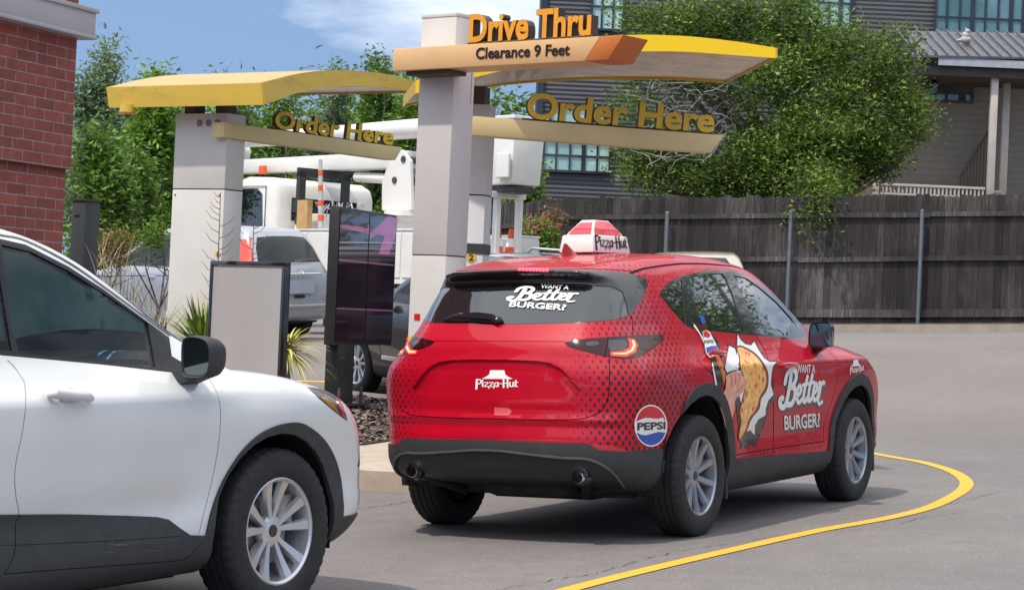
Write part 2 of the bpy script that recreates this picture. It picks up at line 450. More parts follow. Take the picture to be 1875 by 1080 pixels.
            flip = np.array([1, -1, 1]); mf = [f[::-1] for f in fs]
            if name in pairs:
                mk(vs, ns, fs)
                par0 = made.get(subs.get(name))
                o = mk(vs*flip, ns*flip, mf)
                if par0 and len(par0) > 1: o.parent = par0[1]
            else:
                n = len(vs); mk(np.concatenate([vs, vs*flip]), np.concatenate([ns, ns*flip]), fs+[[i+n for i in f] for f in mf])
        bm.free(); return made
# ------------------------------------------------------------------ vehicle materials
def paint(name, col, rough=.32, flake=0, coat=1.0):
    t = NT(name); c = t.coord(); n = t.noise(c, 3, 4)
    lo = tuple(x*.93 for x in col); t.p(col=t.ramp(n, [(.3, lo), (.7, col)]), rough=rough, coat=coat, coatr=.03, metal=flake)
    t.set(t.b.inputs['Roughness'], t.ramp(t.noise(c, 9, 4), [(.3, rough*.85), (.75, rough*1.2)]))
    x = t.n('ShaderNodeBump'); t.set(x.inputs['Height'], t.noise(c, 7, 2)); x.inputs['Strength'].default_value = .04; x.inputs['Distance'].default_value = .02
    t.set(t.b.inputs['Coat Normal'], x.outputs[0]); return t.m
M_WHITE = paint('white_paint', (.68, .675, .66), .35)
M_SILVER = paint('silver_paint', (.36, .38, .41), .38, .35)
M_DARKP = paint('dark_paint', (.03, .028, .03), .3, .2)
M_BEIGEP = paint('beige_paint', (.45, .40, .32), .35, .2)
M_BLUEP = paint('blue_paint', (.10, .17, .30), .35, .2)
M_BLACKGL = simple('black_gloss', (.012, .012, .014), .12, coat=.6)
M_RUBBER = simple('tyre_rubber', (.016, .016, .017), .75, .25, 20, .25, 90)
M_CLAD = simple('black_cladding', (.030, .031, .034), .62, .15, 12, .35, 500)
M_CLAD2 = simple('bumper_plastic', (.018, .018, .02), .5, .15, 12)
M_CLAD3 = simple('bumper_trim_plastic', (.09, .09, .095), .45, .1, 12)
M_SKIN = simple('skin_print', (.80, .36, .25), .4, .25, 14, coat=.5)
M_GAP = simple('panel_gap', (.004, .004, .004), .8)
M_ALLOY = simple('alloy', (.38, .39, .43), .30, .06, metal=.8)
M_ALLOY2 = simple('alloy_bright', (.60, .60, .61), .30, .06, metal=.7)
M_IRON = simple('iron', (.10, .09, .085), .55, .2, 20, metal=.6)
M_DISC = simple('disc_steel', (.30, .29, .28), .4, .15, 20, metal=.7)
M_CHROME = simple('chrome', (.75, .75, .77), .12, .04, metal=1.0)
M_UNDER = simple('underbody', (.008, .008, .008), .9)
def glass_dark(name, col=(.010, .013, .016), rough=.04):
    t = NT(name); return t.p(col=col, rough=rough, spec=.9, coat=1.0, coatr=.01)
M_TINT = glass_dark('tinted_glass', (.008, .010, .012))
M_TINT2 = simple('far_glass', (.012, .018, .018), .12, .2, 4, spec=.35)
def glass_clear(name, tint, alpha):
    t = NT(name); tr = t.n('ShaderNodeBsdfTransparent'); tr.inputs[0].default_value = (*tint, 1)
    gl = t.n('ShaderNodeBsdfGlossy'); gl.inputs[0].default_value = (.9, .95, 1, 1); gl.inputs['Roughness'].default_value = .02
    fr = t.n('ShaderNodeFresnel'); fr.inputs[0].default_value = 1.33
    f = t.math('ADD', fr.outputs[0], alpha, clamp=True)
    mx = t.n('ShaderNodeMixShader'); t.set(mx.inputs[0], f); t.t.links.new(tr.outputs[0], mx.inputs[1]); t.t.links.new(gl.outputs[0], mx.inputs[2])
    t.t.links.new(mx.outputs[0], t.o.inputs['Surface']); return t.m
M_CABGLASS = glass_clear('cabin_glass', (.72, .95, .87), .0)
M_CABGLASS2 = glass_clear('cabin_glass_tinted', (.22, .26, .25), .05)
M_MIRROR = simple('mirror_glass', (.13, .155, .155), .03, .02, metal=1.0)
M_LAMP = simple('lamp_lens', (.030, .002, .004), .10, .1, spec=.3, coat=.35)
M_LAMPCLR = simple('lamp_clear', (.055, .050, .058), .18, .3, 40, coat=.5, metal=.3)
def emis(name, col, st):
    t = NT(name); return t.p(col=tuple(x*.6 for x in col), emi=col, emis=st, rough=.3)
M_GLOW = emis('lamp_glow', (1, .045, .02), 1.1)
M_GLOWHOT = emis('lamp_glow_core', (1, .30, .16), 1.9)
M_LED = emis('brake_led', (1, .04, .07), 5.0)
M_REDREF = simple('red_reflector', (.42, .010, .022), .2, .1, 30, coat=1.0)
def decal(name, col, rough=.35): return simple(name, col, rough, .03, 5, coat=.5)
M_WDEC = decal('white_vinyl', (.82, .82, .80)); M_KDEC = decal('black_vinyl', (.018, .016, .018)); M_GDEC = decal('grey_vinyl', (.06, .045, .05))
M_RDEC = decal('red_vinyl', (.62, .010, .022)); M_BDEC = decal('blue_vinyl', (.01, .07, .42)); M_ODEC = decal('orange_vinyl', (.75, .16, .02))
M_CLADP = paint('red_plain_paint', (.44, .002, .016), .30)
# ------------------------------------------------------------------ wheels (built in the car's own frame, axle along y)
def make_wheel(car, c, side, style, mat_rim, R0=.362, rimr=.232, steer=0, width=.225):
    """side -1: right"""
    b = MB(); k = rimr/.232; hw = width/2; q = R0
    prof = [(rimr-.004, -hw*.80), (rimr+.008, -hw*.92), (rimr+.04, -hw), (q-.035, -hw*.97), (q-.012, -hw*.86), (q-.003, -hw*.74)]
    for g in (-.52, -.17, .17, .52):
        prof += [(q, (g-.04)*hw), (q-.008, (g-.035)*hw), (q-.008, (g+.035)*hw), (q, (g+.04)*hw)]
    prof += [(q-.003, hw*.74), (q-.012, hw*.86), (q-.035, hw*.97), (q-.06, hw*1.0), (rimr+.04, hw), (rimr+.008, hw*.92), (rimr-.004, hw*.80)]
    m = len(prof); sh = {4, 5, 6, m-8, m-7, m-6, m-5}
    def mod(j, i, r, h): return (r-(.0065 if (j in sh and i % 3 == 0) else 0), h)
    b.lathe(prof, 132, 'y', mod=mod)
    w = b.build('wheel', M_RUBBER, car, smooth=True, ang=40)
    w.location = c; w.rotation_euler = (0, random.random()*0, R(steer))
    s = side
    r = MB(); r.lathe([(rimr-.002, s*hw*.78), (rimr+.004, s*hw*.86), (rimr-.004, s*hw*.88), (rimr-.014, s*hw*.80), (rimr-.018, s*hw*.5), (rimr-.028, 0), (rimr-.03, -s*hw*.7)], 64, 'y')
    r.lathe([(.0, s*hw*.52), (.05, s*hw*.52), (.068, s*hw*.45), (.075, s*hw*.28), (.07, s*hw*.1)], 40, 'y')
    arms = []
    for i in range(5):
        a0 = 2*math.pi*i/5+math.pi/2+(.3 if style == 'twin' else 0)
        if style == 'twin': arms += [(a0-.24, a0-.27, .040, .050), (a0+.36, a0+.36, .044, .044)]
        else: arms += [(a0-.20, a0-.26, .030, .058), (a0+.20, a0+.26, .030, .058)]
    for a1, a2, w1, w2 in arms:
        p1 = Vector((math.cos(a1)*.052, 0, math.sin(a1)*.052)); p2 = Vector((math.cos(a2)*(rimr-.010), 0, math.sin(a2)*(rimr-.010)))
        d = (p2-p1).normalized(); n = Vector((-d.z, 0, d.x)); L = []
        N = 6
        for t in range(N+1):
            u = t/N; p = p1.lerp(p2, u); ww = w1+(w2-w1)*u**1.3; h = s*hw*(.50+.28*u**1.6)
            L.append([p-n*ww/2+Vector((0, h-s*.022, 0)), p-n*ww*.36+Vector((0, h, 0)), p+n*ww*.36+Vector((0, h, 0)), p+n*ww/2+Vector((0, h-s*.022, 0)), p+n*ww*.3+Vector((0, h-s*.045, 0)), p-n*ww*.3+Vector((0, h-s*.045, 0))])
        vs = [x for l in L for x in l]; fs = []
        for t in range(N):
            for e in range(6): fs.append((t*6+e, t*6+(e+1) % 6, (t+1)*6+(e+1) % 6, (t+1)*6+e))
        fs += [tuple(range(6)), tuple(range(N*6, N*6+6))]
        r.add(vs, fs)
    rim = r.build('rim', mat_rim, w, smooth=True, ang=30)
    d = MB(); d.lathe([(.0, s*.005), (.155, s*.005), (.158, -s*.015), (.0, -s*.015)], 40, 'y'); d.box((.10, s*.02, .09), (.10, .05, .12)); d.build('brake_disc', M_DISC, w, smooth=True)
    d = MB(); d.lathe([(0, -s*.05), (rimr-.03, -s*.05), (rimr-.03, -s*.06), (0, -s*.06)], 32, 'y'); d.build('backplate', M_UNDER, w)
    h = MB(); h.lathe([(0, s*hw*.56), (.026, s*hw*.56), (.029, s*hw*.50)], 24, 'y')
    for i in range(5):
        a = 2*math.pi*(i+.5)/5+math.pi/2; h.lathe([(0, s*hw*.50), (.009, s*hw*.50), (.011, s*hw*.40)], 8, 'y', (math.cos(a)*.045, 0, math.sin(a)*.045))
    h.build('hub_cap', M_BLACKGL if style != 'twin' else M_IRON, w, smooth=True)
    return w
def wheel_well(car, cx, cz, r, half=.93, name='wheel_arch_liner'):
    b = MB(); n = 20; pr = [(cx+r*math.cos(math.pi*(i/n*1.16-.08)), cz+r*math.sin(math.pi*(i/n*1.16-.08))) for i in range(n+1)]
    for s in (1, -1):
        vs = []; 
        for y in (half, half-.38): vs += [(x, s*y, z) for x, z in pr]
        fs = [(i, i+1, n+2+i, n+1+i) for i in range(n)]+[tuple(range(n+1, 2*n+2))]
        b.add(vs, fs)
    return b.build(name, M_UNDER, car)
# mark on a body surface: 2D shapes laid on the panel by ray casting along the panel's own axis
class Marks:
    def __init__(s, shape, origin, udir, vdir, wdir):
        """udir, vdir: unit directions of the artwork; wdir: outward"""
        s.sh = shape; s.o, s.u, s.v, s.w = [np.array(q, float) for q in (origin, udir, vdir, wdir)]
    def place(s, P2, off):
        P = s.o+np.outer(P2[:, 0], s.u)+np.outer(P2[:, 1], s.v); lo = np.full(len(P), -1.8); hi = np.full(len(P), 1.8); s.sh.fast = True
        # walk from outside to the surface
        t = np.full(len(P), .5); done = np.zeros(len(P), bool)
        for k in np.arange(1.8, -1.8, -.02):
            f = s.sh.F(P+s.w*k); new = (~done) & (f < 0); lo[new] = k; hi[new] = k+.02; done |= new
        for _ in range(12):
            m = (lo+hi)/2; f = s.sh.F(P+s.w*m[:, None]); lo = np.where(f < 0, m, lo); hi = np.where(f < 0, hi, m)
        s.sh.fast = False; Q = P+s.w*hi[:, None]; g = s.sh.grad(Q); g /= np.linalg.norm(g, axis=1)[:, None]
        return Q+g*off, g
    def lay(s, name, me2d, mat, parent, off=.003, grid=.03):
        """me2d: bmesh of flat geometry in xy"""
        bm = me2d
        for ax in (0, 1):
            if not bm.verts: return None
            lo = min(v.co[ax] for v in bm.verts); hi = max(v.co[ax] for v in bm.verts); k = math.ceil((lo+1e-6)/grid)*grid
            while k < hi:
                no = (1, 0, 0) if ax == 0 else (0, 1, 0); co = (k, 0, 0) if ax == 0 else (0, k, 0)
                bmesh.ops.bisect_plane(bm, geom=bm.verts[:]+bm.edges[:]+bm.faces[:], plane_co=co, plane_no=no, dist=1e-5); k += grid
        bm.verts.index_update(); P2 = np.array([v.co[:2] for v in bm.verts]); Q, g = s.place(P2, off)
        fs = [[v.index for v in f.verts] for f in bm.faces]; me = bpy.data.meshes.new(name); me.from_pydata(Q.tolist(), [], fs); me.update()
        for p in me.polygons: p.use_smooth = True
        me.normals_split_custom_set_from_vertices([tuple(q) for q in g]); bm.free()
        return link(name, me, mat, parent)
def bm_poly(polys):
    bm = bmesh.new()
    for p in polys:
        vs = [bm.verts.new((x, y, 0)) for x, y in p]; f = bm.faces.new(vs)
        if f.normal.z < 0: f.normal_flip()
    bmesh.ops.triangulate(bm, faces=bm.faces[:]); return bm
def bm_text(txt, size, sx=1, shear=0, bold=0, space=1, align='CENTER', ext=0):
    cu = bpy.data.curves.new('t', 'FONT'); cu.body = txt; cu.size = size; cu.align_x = align; cu.align_y = 'CENTER'; cu.offset = bold; cu.space_character = space; cu.shear = shear
    cu.extrude = ext; cu.resolution_u = 4
    o = bpy.data.objects.new('t', cu); COL.objects.link(o); dg = bpy.context.evaluated_depsgraph_get(); me = bpy.data.meshes.new_from_object(o.evaluated_get(dg))
    bm = bmesh.new(); bm.from_mesh(me); bpy.data.objects.remove(o); bpy.data.curves.remove(cu); bpy.data.meshes.remove(me)
    for v in bm.verts: v.co.x *= sx
    if not ext: bmesh.ops.remove_doubles(bm, verts=bm.verts[:], dist=1e-5)
    return bm
def xf(bm, dx=0, dy=0, rot=0, sx=1, sy=1):
    c, n = math.cos(rot), math.sin(rot)
    for v in bm.verts:
        x, y = v.co.x*sx, v.co.y*sy; v.co.x, v.co.y = c*x-n*y+dx, n*x+c*y+dy
    return bm
def stroke(pts, w, n=6, closed=False):
    """ribbon polygon along a smooth stroke; w a number or per-point list"""
    P = spline(pts, n, closed); m = len(P); W = w if not isinstance(w, (list, tuple)) else None; out = []
    L = []; Rr = []
    for i, p in enumerate(P):
        a = P[max(i-1, 0)]; b = P[min(i+1, m-1)]; d = np.array([b[0]-a[0], b[1]-a[1]]); d = d/max(np.hypot(*d), 1e-9)
        ww = W if W is not None else np.interp(i/(m-1)*(len(w)-1), range(len(w)), w)
        L.append((p[0]-d[1]*ww/2, p[1]+d[0]*ww/2)); Rr.append((p[0]+d[1]*ww/2, p[1]-d[0]*ww/2))
    def cap(c, d0, ww): return [(c[0]+math.cos(a+d0)*ww/2, c[1]+math.sin(a+d0)*ww/2) for a in [math.pi*(k/6-.5) for k in range(1, 6)]]
    quads = [[Rr[i], Rr[i+1], L[i+1], L[i]] for i in range(m-1)]
    for i in (0, m-1):
        a = P[i]; bq = P[1] if i == 0 else P[-2]; d0 = math.atan2(a[1]-bq[1], a[0]-bq[0]); ww = W if W is not None else (w[0] if i == 0 else w[-1])
        c = [(a[0]+math.cos(t)*ww/2, a[1]+math.sin(t)*ww/2) for t in [2*math.pi*k/10 for k in range(10)]]
        quads.append(c)
    return quads
def bm_strokes(sets):
    bm = bmesh.new()
    for pts, w in sets:
        for q in stroke(pts, w):
            vs = [bm.verts.new((x, y, 0)) for x, y in q]
            f = bm.faces.new(vs); f.normal_update()
            if f.normal.z < 0: f.normal_flip()
    return bm
# ------------------------------------------------------------------ generic parts of every car
def zr(o, s, L): return [(o[0]+x/s, o[1]+y/s) for x, y in L]
def circ(cx, cz, r, n=28, a0=0, a1=360): return [(cx+r*math.cos(R(a0+(a1-a0)*i/n)), cz+r*math.sin(R(a0+(a1-a0)*i/n))) for i in range(n+(a1-a0 != 360))]
def red_wrap():
    t = NT('red_wrap'); c = t.coord(); x, y, z = t.sep(c)
    ay = t.math('ABSOLUTE', y); s = t.math('ADD', x, ay)
    cell = .050; q = 1/(cell*math.sqrt(2))*1.0
    a = t.math('MULTIPLY', t.math('ADD', s, z), q*1.15); b = t.math('MULTIPLY', t.math('SUBTRACT', s, z), q*1.15)
    fa = t.math('SUBTRACT', t.math('FRACT', t.math('ADD', a, 40)), .5); fb = t.math('SUBTRACT', t.math('FRACT', t.math('ADD', b, 40)), .5)
    d = t.math('SQRT', t.math('ADD', t.math('MULTIPLY', fa, fa), t.math('MULTIPLY', fb, fb)))
    def tri(v, c0, w): return t.math('MAXIMUM', t.math('SUBTRACT', 1, t.math('DIVIDE', t.math('ABSOLUTE', t.math('SUBTRACT', v, c0)), w)), 0)
    up = t.math('SUBTRACT', 1.15, t.math('MULTIPLY', t.math('ABSOLUTE', t.math('SUBTRACT', z, .72)), .75))
    r1 = t.math('MULTIPLY', t.math('MULTIPLY', tri(s, .28, .90), up), .52)
    r2 = t.math('MULTIPLY', t.math('MULTIPLY', tri(x, 2.9, .85), tri(z, .98, .25)), .34)
    r3 = t.math('MULTIPLY', t.math('MULTIPLY', tri(x, 1.05, .85), tri(z, .36, .20)), .42)
    rr = t.math('MINIMUM', t.math('MULTIPLY', t.math('MAXIMUM', t.math('MAXIMUM', r1, r2), r3), 1.15), .37)
    rr = t.math('MULTIPLY', rr, t.math('LESS_THAN', z, 1.63))
    m = t.math('SMOOTH_MIN', t.math('MULTIPLY', t.math('SUBTRACT', rr, d), 14, clamp=True), 1, .01, clamp=True)
    m = t.math('MULTIPLY', m, t.math('GREATER_THAN', rr, .05))
    n = t.noise(c, 2.2, 3); base = t.ramp(n, [(.3, (.40, .0005, .014)), (.7, (.46, .001, .017))])
    col = t.mix(m, base, (.040, .012, .018))
    t.p(col=col, rough=.4, spec=.15, coat=.55, coatr=.025)
    bm_ = t.n('ShaderNodeBump'); t.set(bm_.inputs['Height'], t.noise(c, 6, 2)); bm_.inputs['Strength'].default_value = .05; bm_.inputs['Distance'].default_value = .02
    t.set(t.b.inputs['Coat Normal'], bm_.outputs[0]); return t.m
def build_red_car():
    M = ground_frame(.381, 13.37, 28.6)
    prof = [(-.55, .30), (-.80, .345), (-.90, .39), (-.945, .49), (-.950, .60), (-.930, .70), (-.928, .84), (-.925, .98), (-.895, 1.075), (-.862, 1.16), (-.76, 1.30), (-.645, 1.45), (-.605, 1.508),
            (-.660, 1.548), (-.652, 1.575), (-.50, 1.603), (-.15, 1.650), (.4, 1.690), (.9, 1.690), (1.3, 1.665), (1.62, 1.605), (2.02, 1.39), (2.38, 1.195), (2.48, 1.15), (2.8, 1.115), (3.12, 1.055), (3.42, .95),
            (3.57, .82), (3.63, .70), (3.645, .5), (3.60, .33), (3.4, .24), (2.7, .22), (0, .22)]
    wz = [(.15, .78), (.24, .84), (.33, .885), (.45, .897), (.56, .895), (.70, .912), (.85, .926), (.94, .925), (1.01, .908), (1.08, .872), (1.14, .842), (1.25, .802), (1.4, .735), (1.55, .655), (1.66, .585), (1.8, .50)]
    taper = [(-1.0, .165), (-.8, .105), (-.55, .050), (-.2, .006), (.2, 0), (2.3, 0), (2.7, 0), (3.1, .02), (3.4, .065), (3.66, .14)]
    gt = [(-1.0, .13), (-.6, .085), (-.2, .035), (.3, .005), (.8, 0), (1.4, .01), (2.0, .05), (2.5, .09), (3.6, .09)]
    def extra(x, ay, z):
        # number-plate recess, flared arches, dip along the doors
        w = .50-.8*np.maximum(z-.90, 0)
        rec = sstep(w+.05, w-.08, ay)*sstep(.80, .98, z)*sstep(1.05, .985, z)*sstep(-.6, -.75, x)*.012
        fl = -.012*(np.exp(-((x)/.42)**2)+np.exp(-((x-2.7)/.42)**2))*sstep(.3, .5, z)*sstep(1.0, .85, z)
        dp = .020*np.exp(-((z-.52)/.09)**2)*sstep(.55, .8, x)*sstep(2.2, 2.0, x)
        shoulder = -.010*np.exp(-((z-.99)/.035)**2)*sstep(-.4, .2, x)
        lip = -.014*np.exp(-((z-.715)/.022)**2)*sstep(-.6, -.75, x)*sstep(.80, .72, ay)
        return rec+fl+dp+shoulder+lip
    sh = Shape(prof, wz, taper, gt, bowr=.20, bowf=.26, crown=.055, kr=.10, kend=.20, extra=extra)
    cb = CarBody(sh, M, .026)
    A1 = (700, 380); s1 = 3.374; A2 = (700, 600); s2 = 2.7; A3 = (1180, 460); s3 = 4.076; A4 = (1180, 680); s4 = 3.374
    # wheel arches
    ro = zr(A4, s4, [(120, 560), (165, 548), (185, 430), (215, 300), (262, 165), (320, 95), (385, 72), (440, 88), (492, 150), (527, 260), (548, 390), (555, 560), (540, 760), (130, 760)])
    ri = zr(A4, s4, [(165, 760), (185, 540), (205, 400), (236, 285), (262, 205), (310, 158), (370, 148), (430, 172), (485, 245), (515, 340), (530, 470), (527, 800)])
    ro = ro[:1]+spline(ro[1:-1], 3)+ro[-1:] if len(ro) < 16 else ro[:1]+spline(ro[1:13], 3)+ro[13:]
    cb.cut(ro, 'cladding', filt=lambda c: c.y < -.4 and c.z < 1.0)
    cb.cut([(-.93, .15), (-.93, .54), (-.45, .54), (-.45, .15)], 'cladding', 'y', lambda c: c.y < -.5)
    cb.cut(circ(2.7, .375, .515, 30), 'cladding', 'y', lambda c: c.y < -.5 and c.z < .98)
    cb.cut(zr(A4, s4, [(440, 545), (528, 540), (810, 516), (1175, 487), (1235, 480), (1235, 700), (440, 900)]), 'cladding')
    cb.cut(circ(0, .385, .448, 28)+[], 'hole', 'y', lambda c: c.y < -.45)
    cb.cut(circ(2.7, .37, .44, 28), 'hole', 'y', lambda c: c.y < -.45)
    cb.cut([(-.34, .1), (-.43, .36), (.43, .36), (.38, .1)], 'hole', 'y', lambda c: c.y < -.45)
    cb.cut([(2.33, .1), (2.27, .36), (3.13, .36), (3.04, .1)], 'hole', 'y', lambda c: c.y < -.45)
    cb.cut([(3.0, .1), (3.05, .34), (3.8, .42), (3.8, .1)], 'cladding', 'y', only=('body',))
    cb.drop('hole')
    # rear bumper
    cb.cut(zr(A2, s2, [(-60, 640), (-30, 600), (70, 578), (160, 551), (500, 551), (800, 565), (1020, 572), (1060, 600), (1210, 614), (1270, 645), (1425, 655), (1500, 655), (1500, 860), (-60, 860)]), 'cladding', filt=lambda c: c.x < -.28, only=('body',))
    cb.cut([(-1.1, -.1), (-1.1, .35), (4, .35), (4, -.1)], 'cladding', 'y', only=('body',))
    cb.cut(zr(A2, s2, [(1030, 572), (1140, 582), (1222, 610), (1120, 607), (1066, 602)]), 'reflector', filt=lambda c: c.x < -.2)
    # rear glass, black surround
    fr = lambda c: c.x < .2 and c.z > .9
    cb.cut(zr(A1, s1, [(250, 672), (480, 412), (520, 397), (750, 383), (1110, 378), (1400, 392), (1520, 404), (1600, 425), (1636, 446), (1640, 475), (1610, 560), (1532, 666), (1430, 698), (1200, 714), (760, 724), (250, 705)]), 'rear_window_surround', filt=fr)
    cb.cut(zr(A1, s1, [(250, 675), (400, 540), (500, 486), (620, 464), (900, 466), (1200, 471), (1420, 488), (1486, 520), (1508, 590), (1524, 662), (1430, 692), (1200, 708), (760, 718), (250, 700)]), 'rear_window', filt=fr)
    cb.cut(zr(A1, s1, [(700, 398), (700, 380), (1085, 378), (1055, 402), (900, 405)]), 'brake_light', filt=fr)
    # tail lamps
    fl = lambda c: c.x < .1 and c.z > .85
    cb.cut(zr(A2, s2, [(898, 70), (1010, 54), (1120, 45), (1250, 38), (1390, 34), (1388, 58), (1345, 98), (1290, 132), (1240, 152), (1180, 153), (1100, 142), (1040, 127), (960, 107), (915, 90)]), 'tail_lamp', filt=fl)
    cb.cut(zr(A2, s2, [(1118, 62), (1196, 58), (1212, 80), (1200, 112), (1130, 118), (1116, 92)]), 'lamp_reflector', filt=fl)
    cb.cut(zr(A2, s2, [(1006, 72), (1060, 66), (1075, 80), (1040, 92), (1010, 86)]), 'lamp_reflector', filt=fl)
    cb.cut(zr(A2, s2, [(1212, 54), (1245, 58), (1262, 86), (1250, 122), (1205, 144), (1130, 139), (1128, 120), (1190, 117), (1218, 100), (1222, 78)]), 'glow', filt=fl)
    cb.cut(zr(A2, s2, [(1232, 62), (1244, 64), (1250, 90), (1238, 116), (1202, 133), (1140, 131), (1140, 126), (1198, 126), (1228, 110), (1238, 88)]), 'glow_core', filt=fl)
    cb.strip(zr(A2, s2, [(1116, 50), (1110, 90), (1100, 140)]), 1.2, 'gap', filt=fl, only=('tail_lamp',))
    # side glass
    fs = lambda c: c.z > .9 and c.y < -.3
    cb.cut(zr(A3, s3, [(110, 322), (145, 268), (195, 222), (300, 180), (450, 146), (620, 138), (720, 160), (850, 232), (980, 332), (1085, 432), (1170, 542), (1200, 610), (1215, 665), (1000, 648), (700, 617), (500, 595), (345, 576), (300, 548), (190, 425)]), 'window_frame', filt=fs)
    cb.cut(zr(A3, s3, [(140, 332), (165, 290), (205, 250), (280, 214), (290, 300), (318, 552), (300, 538), (205, 425)]), 'quarter_window', filt=fs)
    cb.cut(zr(A3, s3, [(332, 198), (450, 171), (580, 166), (608, 200), (665, 340), (745, 605), (560, 585), (428, 570), (375, 400)]), 'rear_side_window', filt=fs)
    cb.cut(zr(A3, s3, [(668, 180), (760, 200), (870, 278), (990, 382), (1090, 492), (1160, 590), (1180, 640), (1070, 632), (850, 614), (800, 480)]), 'front_side_window', filt=fs)
    cb.cut(zr(A3, s3, [(1072, 632), (1066, 600), (1100, 520), (1150, 575), (1185, 640)]), 'window_frame', filt=fs)
    # windscreen
    cb.cut([(1.66, .05), (1.66, -.50), (1.74, -.60), (2.2, -.72), (2.38, -.76), (2.44, -.5), (2.46, .05)], 'windscreen', 'z', lambda c: c.z > 1.1)
    cb.cut([(2.42, .05), (2.40, -.5), (2.36, -.78), (2.5, -.78), (2.54, -.4), (2.55, .05)], 'cowl', 'z', lambda c: c.z > 1.0, only=('body',))
    cb.cut([(-.35, .56), (-.35, .78), (-.10, .80), (.05, .80), (.05, .52)][::1], 'grille', 'x', lambda c: c.x > 3.2)
    cb.cut([(-.86, .86), (-.50, .80), (-.48, .74), (-.80, .76)], 'headlight', 'x', lambda c: c.x > 2.9)
    # seams
    fb = lambda c: c.x < -.2
    B = ('body',)
    cb.strip(zr(A1, s1, [(1532, 664), (1545, 700), (1549, 790)]), 1.6, filt=fb, only=B)
    cb.strip(zr(A2, s2, [(1124, 150), (1123, 230), (1121, 310), (1108, 372), (1075, 415), (1000, 446), (850, 455), (600, 452), (400, 440), (180, 428)]), 1.8, filt=fb, only=B)
    cb.cut(zr(A2, s2, [(228, 282), (262, 235), (300, 192), (345, 168), (420, 160), (600, 157), (760, 163), (830, 174), (880, 200), (930, 250), (985, 316), (940, 335), (870, 345), (600, 347), (330, 345), (262, 325)]), 'plate_recess', filt=fb, only=B)
    cb.cut(zr(A2, s2, [(40, 900), (70, 760), (85, 690), (110, 645), (170, 612), (230, 612), (540, 606), (720, 624), (900, 642), (1010, 648), (1090, 680), (1150, 730), (1200, 790), (1210, 900)]), 'bumper_insert', filt=lambda c: c.x < -.5, only=('cladding',))
    cb.strip(zr(A2, s2, [(85, 690), (110, 645), (165, 613), (230, 610), (540, 604), (720, 622), (900, 640), (1010, 645), (1090, 675), (1150, 722), (1195, 775)]), 3.2, 'bumper_trim', filt=lambda c: c.x < -.5, only=('cladding', 'bumper_insert'))
    cb.strip(zr(A2, s2, [(200, 60), (500, 66), (900, 68)]), 1.2, filt=fb, only=B)
    cb.strip(zr(A1, s1, [(1100, 380), (1400, 383), (1600, 404), (1636, 440)]), 1.2, filt=fb, only=B)
    A5 = (1280, 560); s5 = 3.858
    fd = lambda c: c.y < -.5 and c.z < 1.2
    cb.strip(zr(A5, s5, [(402, 206), (470, 330), (512, 470), (526, 640), (524, 1040)]), 1.5, filt=fd, only=B)
    cb.strip([(2.26, 1.06), (2.30, .95), (2.25, .80), (2.14, .60), (2.10, .44)], .007, proj='y', only=B)
    cb.strip([(.02, 1.06), (.05, .99), (.18, .93), (.38, .80), (.47, .62), (.49, .44)], .007, proj='y', only=B)
    cb.strip([(.50, .445), (1.3, .447), (2.1, .445)], .006, proj='y', only=B)
    cb.strip([(2.50, -.74), (2.9, -.80), (3.3, -.74), (3.52, -.55), (3.6, .0)], .006, proj='z', filt=lambda c: c.z > .8, only=B)
    cb.strip([(-.45, -.585), (0, -.60), (.6, -.60), (1.2, -.59), (1.62, -.565)], .012, proj='z', filt=lambda c: c.z > 1.4, only=B)
    cb.cut([(-.30, .60), (-.30, .94), (-.12, .94), (-.12, .60)], 'xx', 'y', lambda c: False)
    car = empty('car', M, label='red car wrapped in black dots and white lettering, with glowing tail lamps', cat='car')
    RW = red_wrap(); mats = dict(body=RW, plate_recess=RW, cladding=M_CLAD, bumper_insert=M_CLAD2, bumper_trim=M_CLAD3, reflector=M_REDREF, rear_window_surround=M_BLACKGL, rear_window=M_TINT, brake_light=M_LAMP, tail_lamp=M_LAMP, lamp_reflector=M_LAMPCLR, glow=M_GLOW,
                glow_core=M_GLOWHOT, window_frame=M_BLACKGL, quarter_window=M_TINT, rear_side_window=M_TINT, front_side_window=M_TINT, windscreen=M_TINT, cowl=M_CLAD, grille=M_BLACKGL, headlight=M_LAMPCLR, gap=M_GAP, xx=M_GAP)
    cb.extract(car, mats, pairs=('tail_lamp', 'lamp_reflector', 'glow', 'glow_core', 'reflector', 'quarter_window', 'rear_side_window', 'front_side_window', 'headlight', 'window_frame'),
               offs=dict(plate_recess=-.016, cladding=.010, bumper_insert=.001, bumper_trim=.020, gap=-.006, rear_window=-.004, quarter_window=-.006, rear_side_window=-.006, front_side_window=-.006, tail_lamp=.002, lamp_reflector=.003, glow=.0035, glow_core=.0045, windscreen=-.004, grille=-.03),
               rename=dict(gap='panel_gap', glow='light_strip', glow_core='light_core', cladding='lower_cladding'),
               subs=dict(lamp_reflector='tail_lamp', glow='tail_lamp', glow_core='tail_lamp'))
    for cx, cz, r in ((0, .385, .47), (2.7, .37, .455)): wheel_well(car, cx, cz, r, .88)
    for x in (0, 2.7):
        for s in (-1, 1): make_wheel(car, (x, s*.815, .354), s, 'twin', M_ALLOY)
    return car, cb, sh
red_car, red_cb, red_sh = build_red_car()

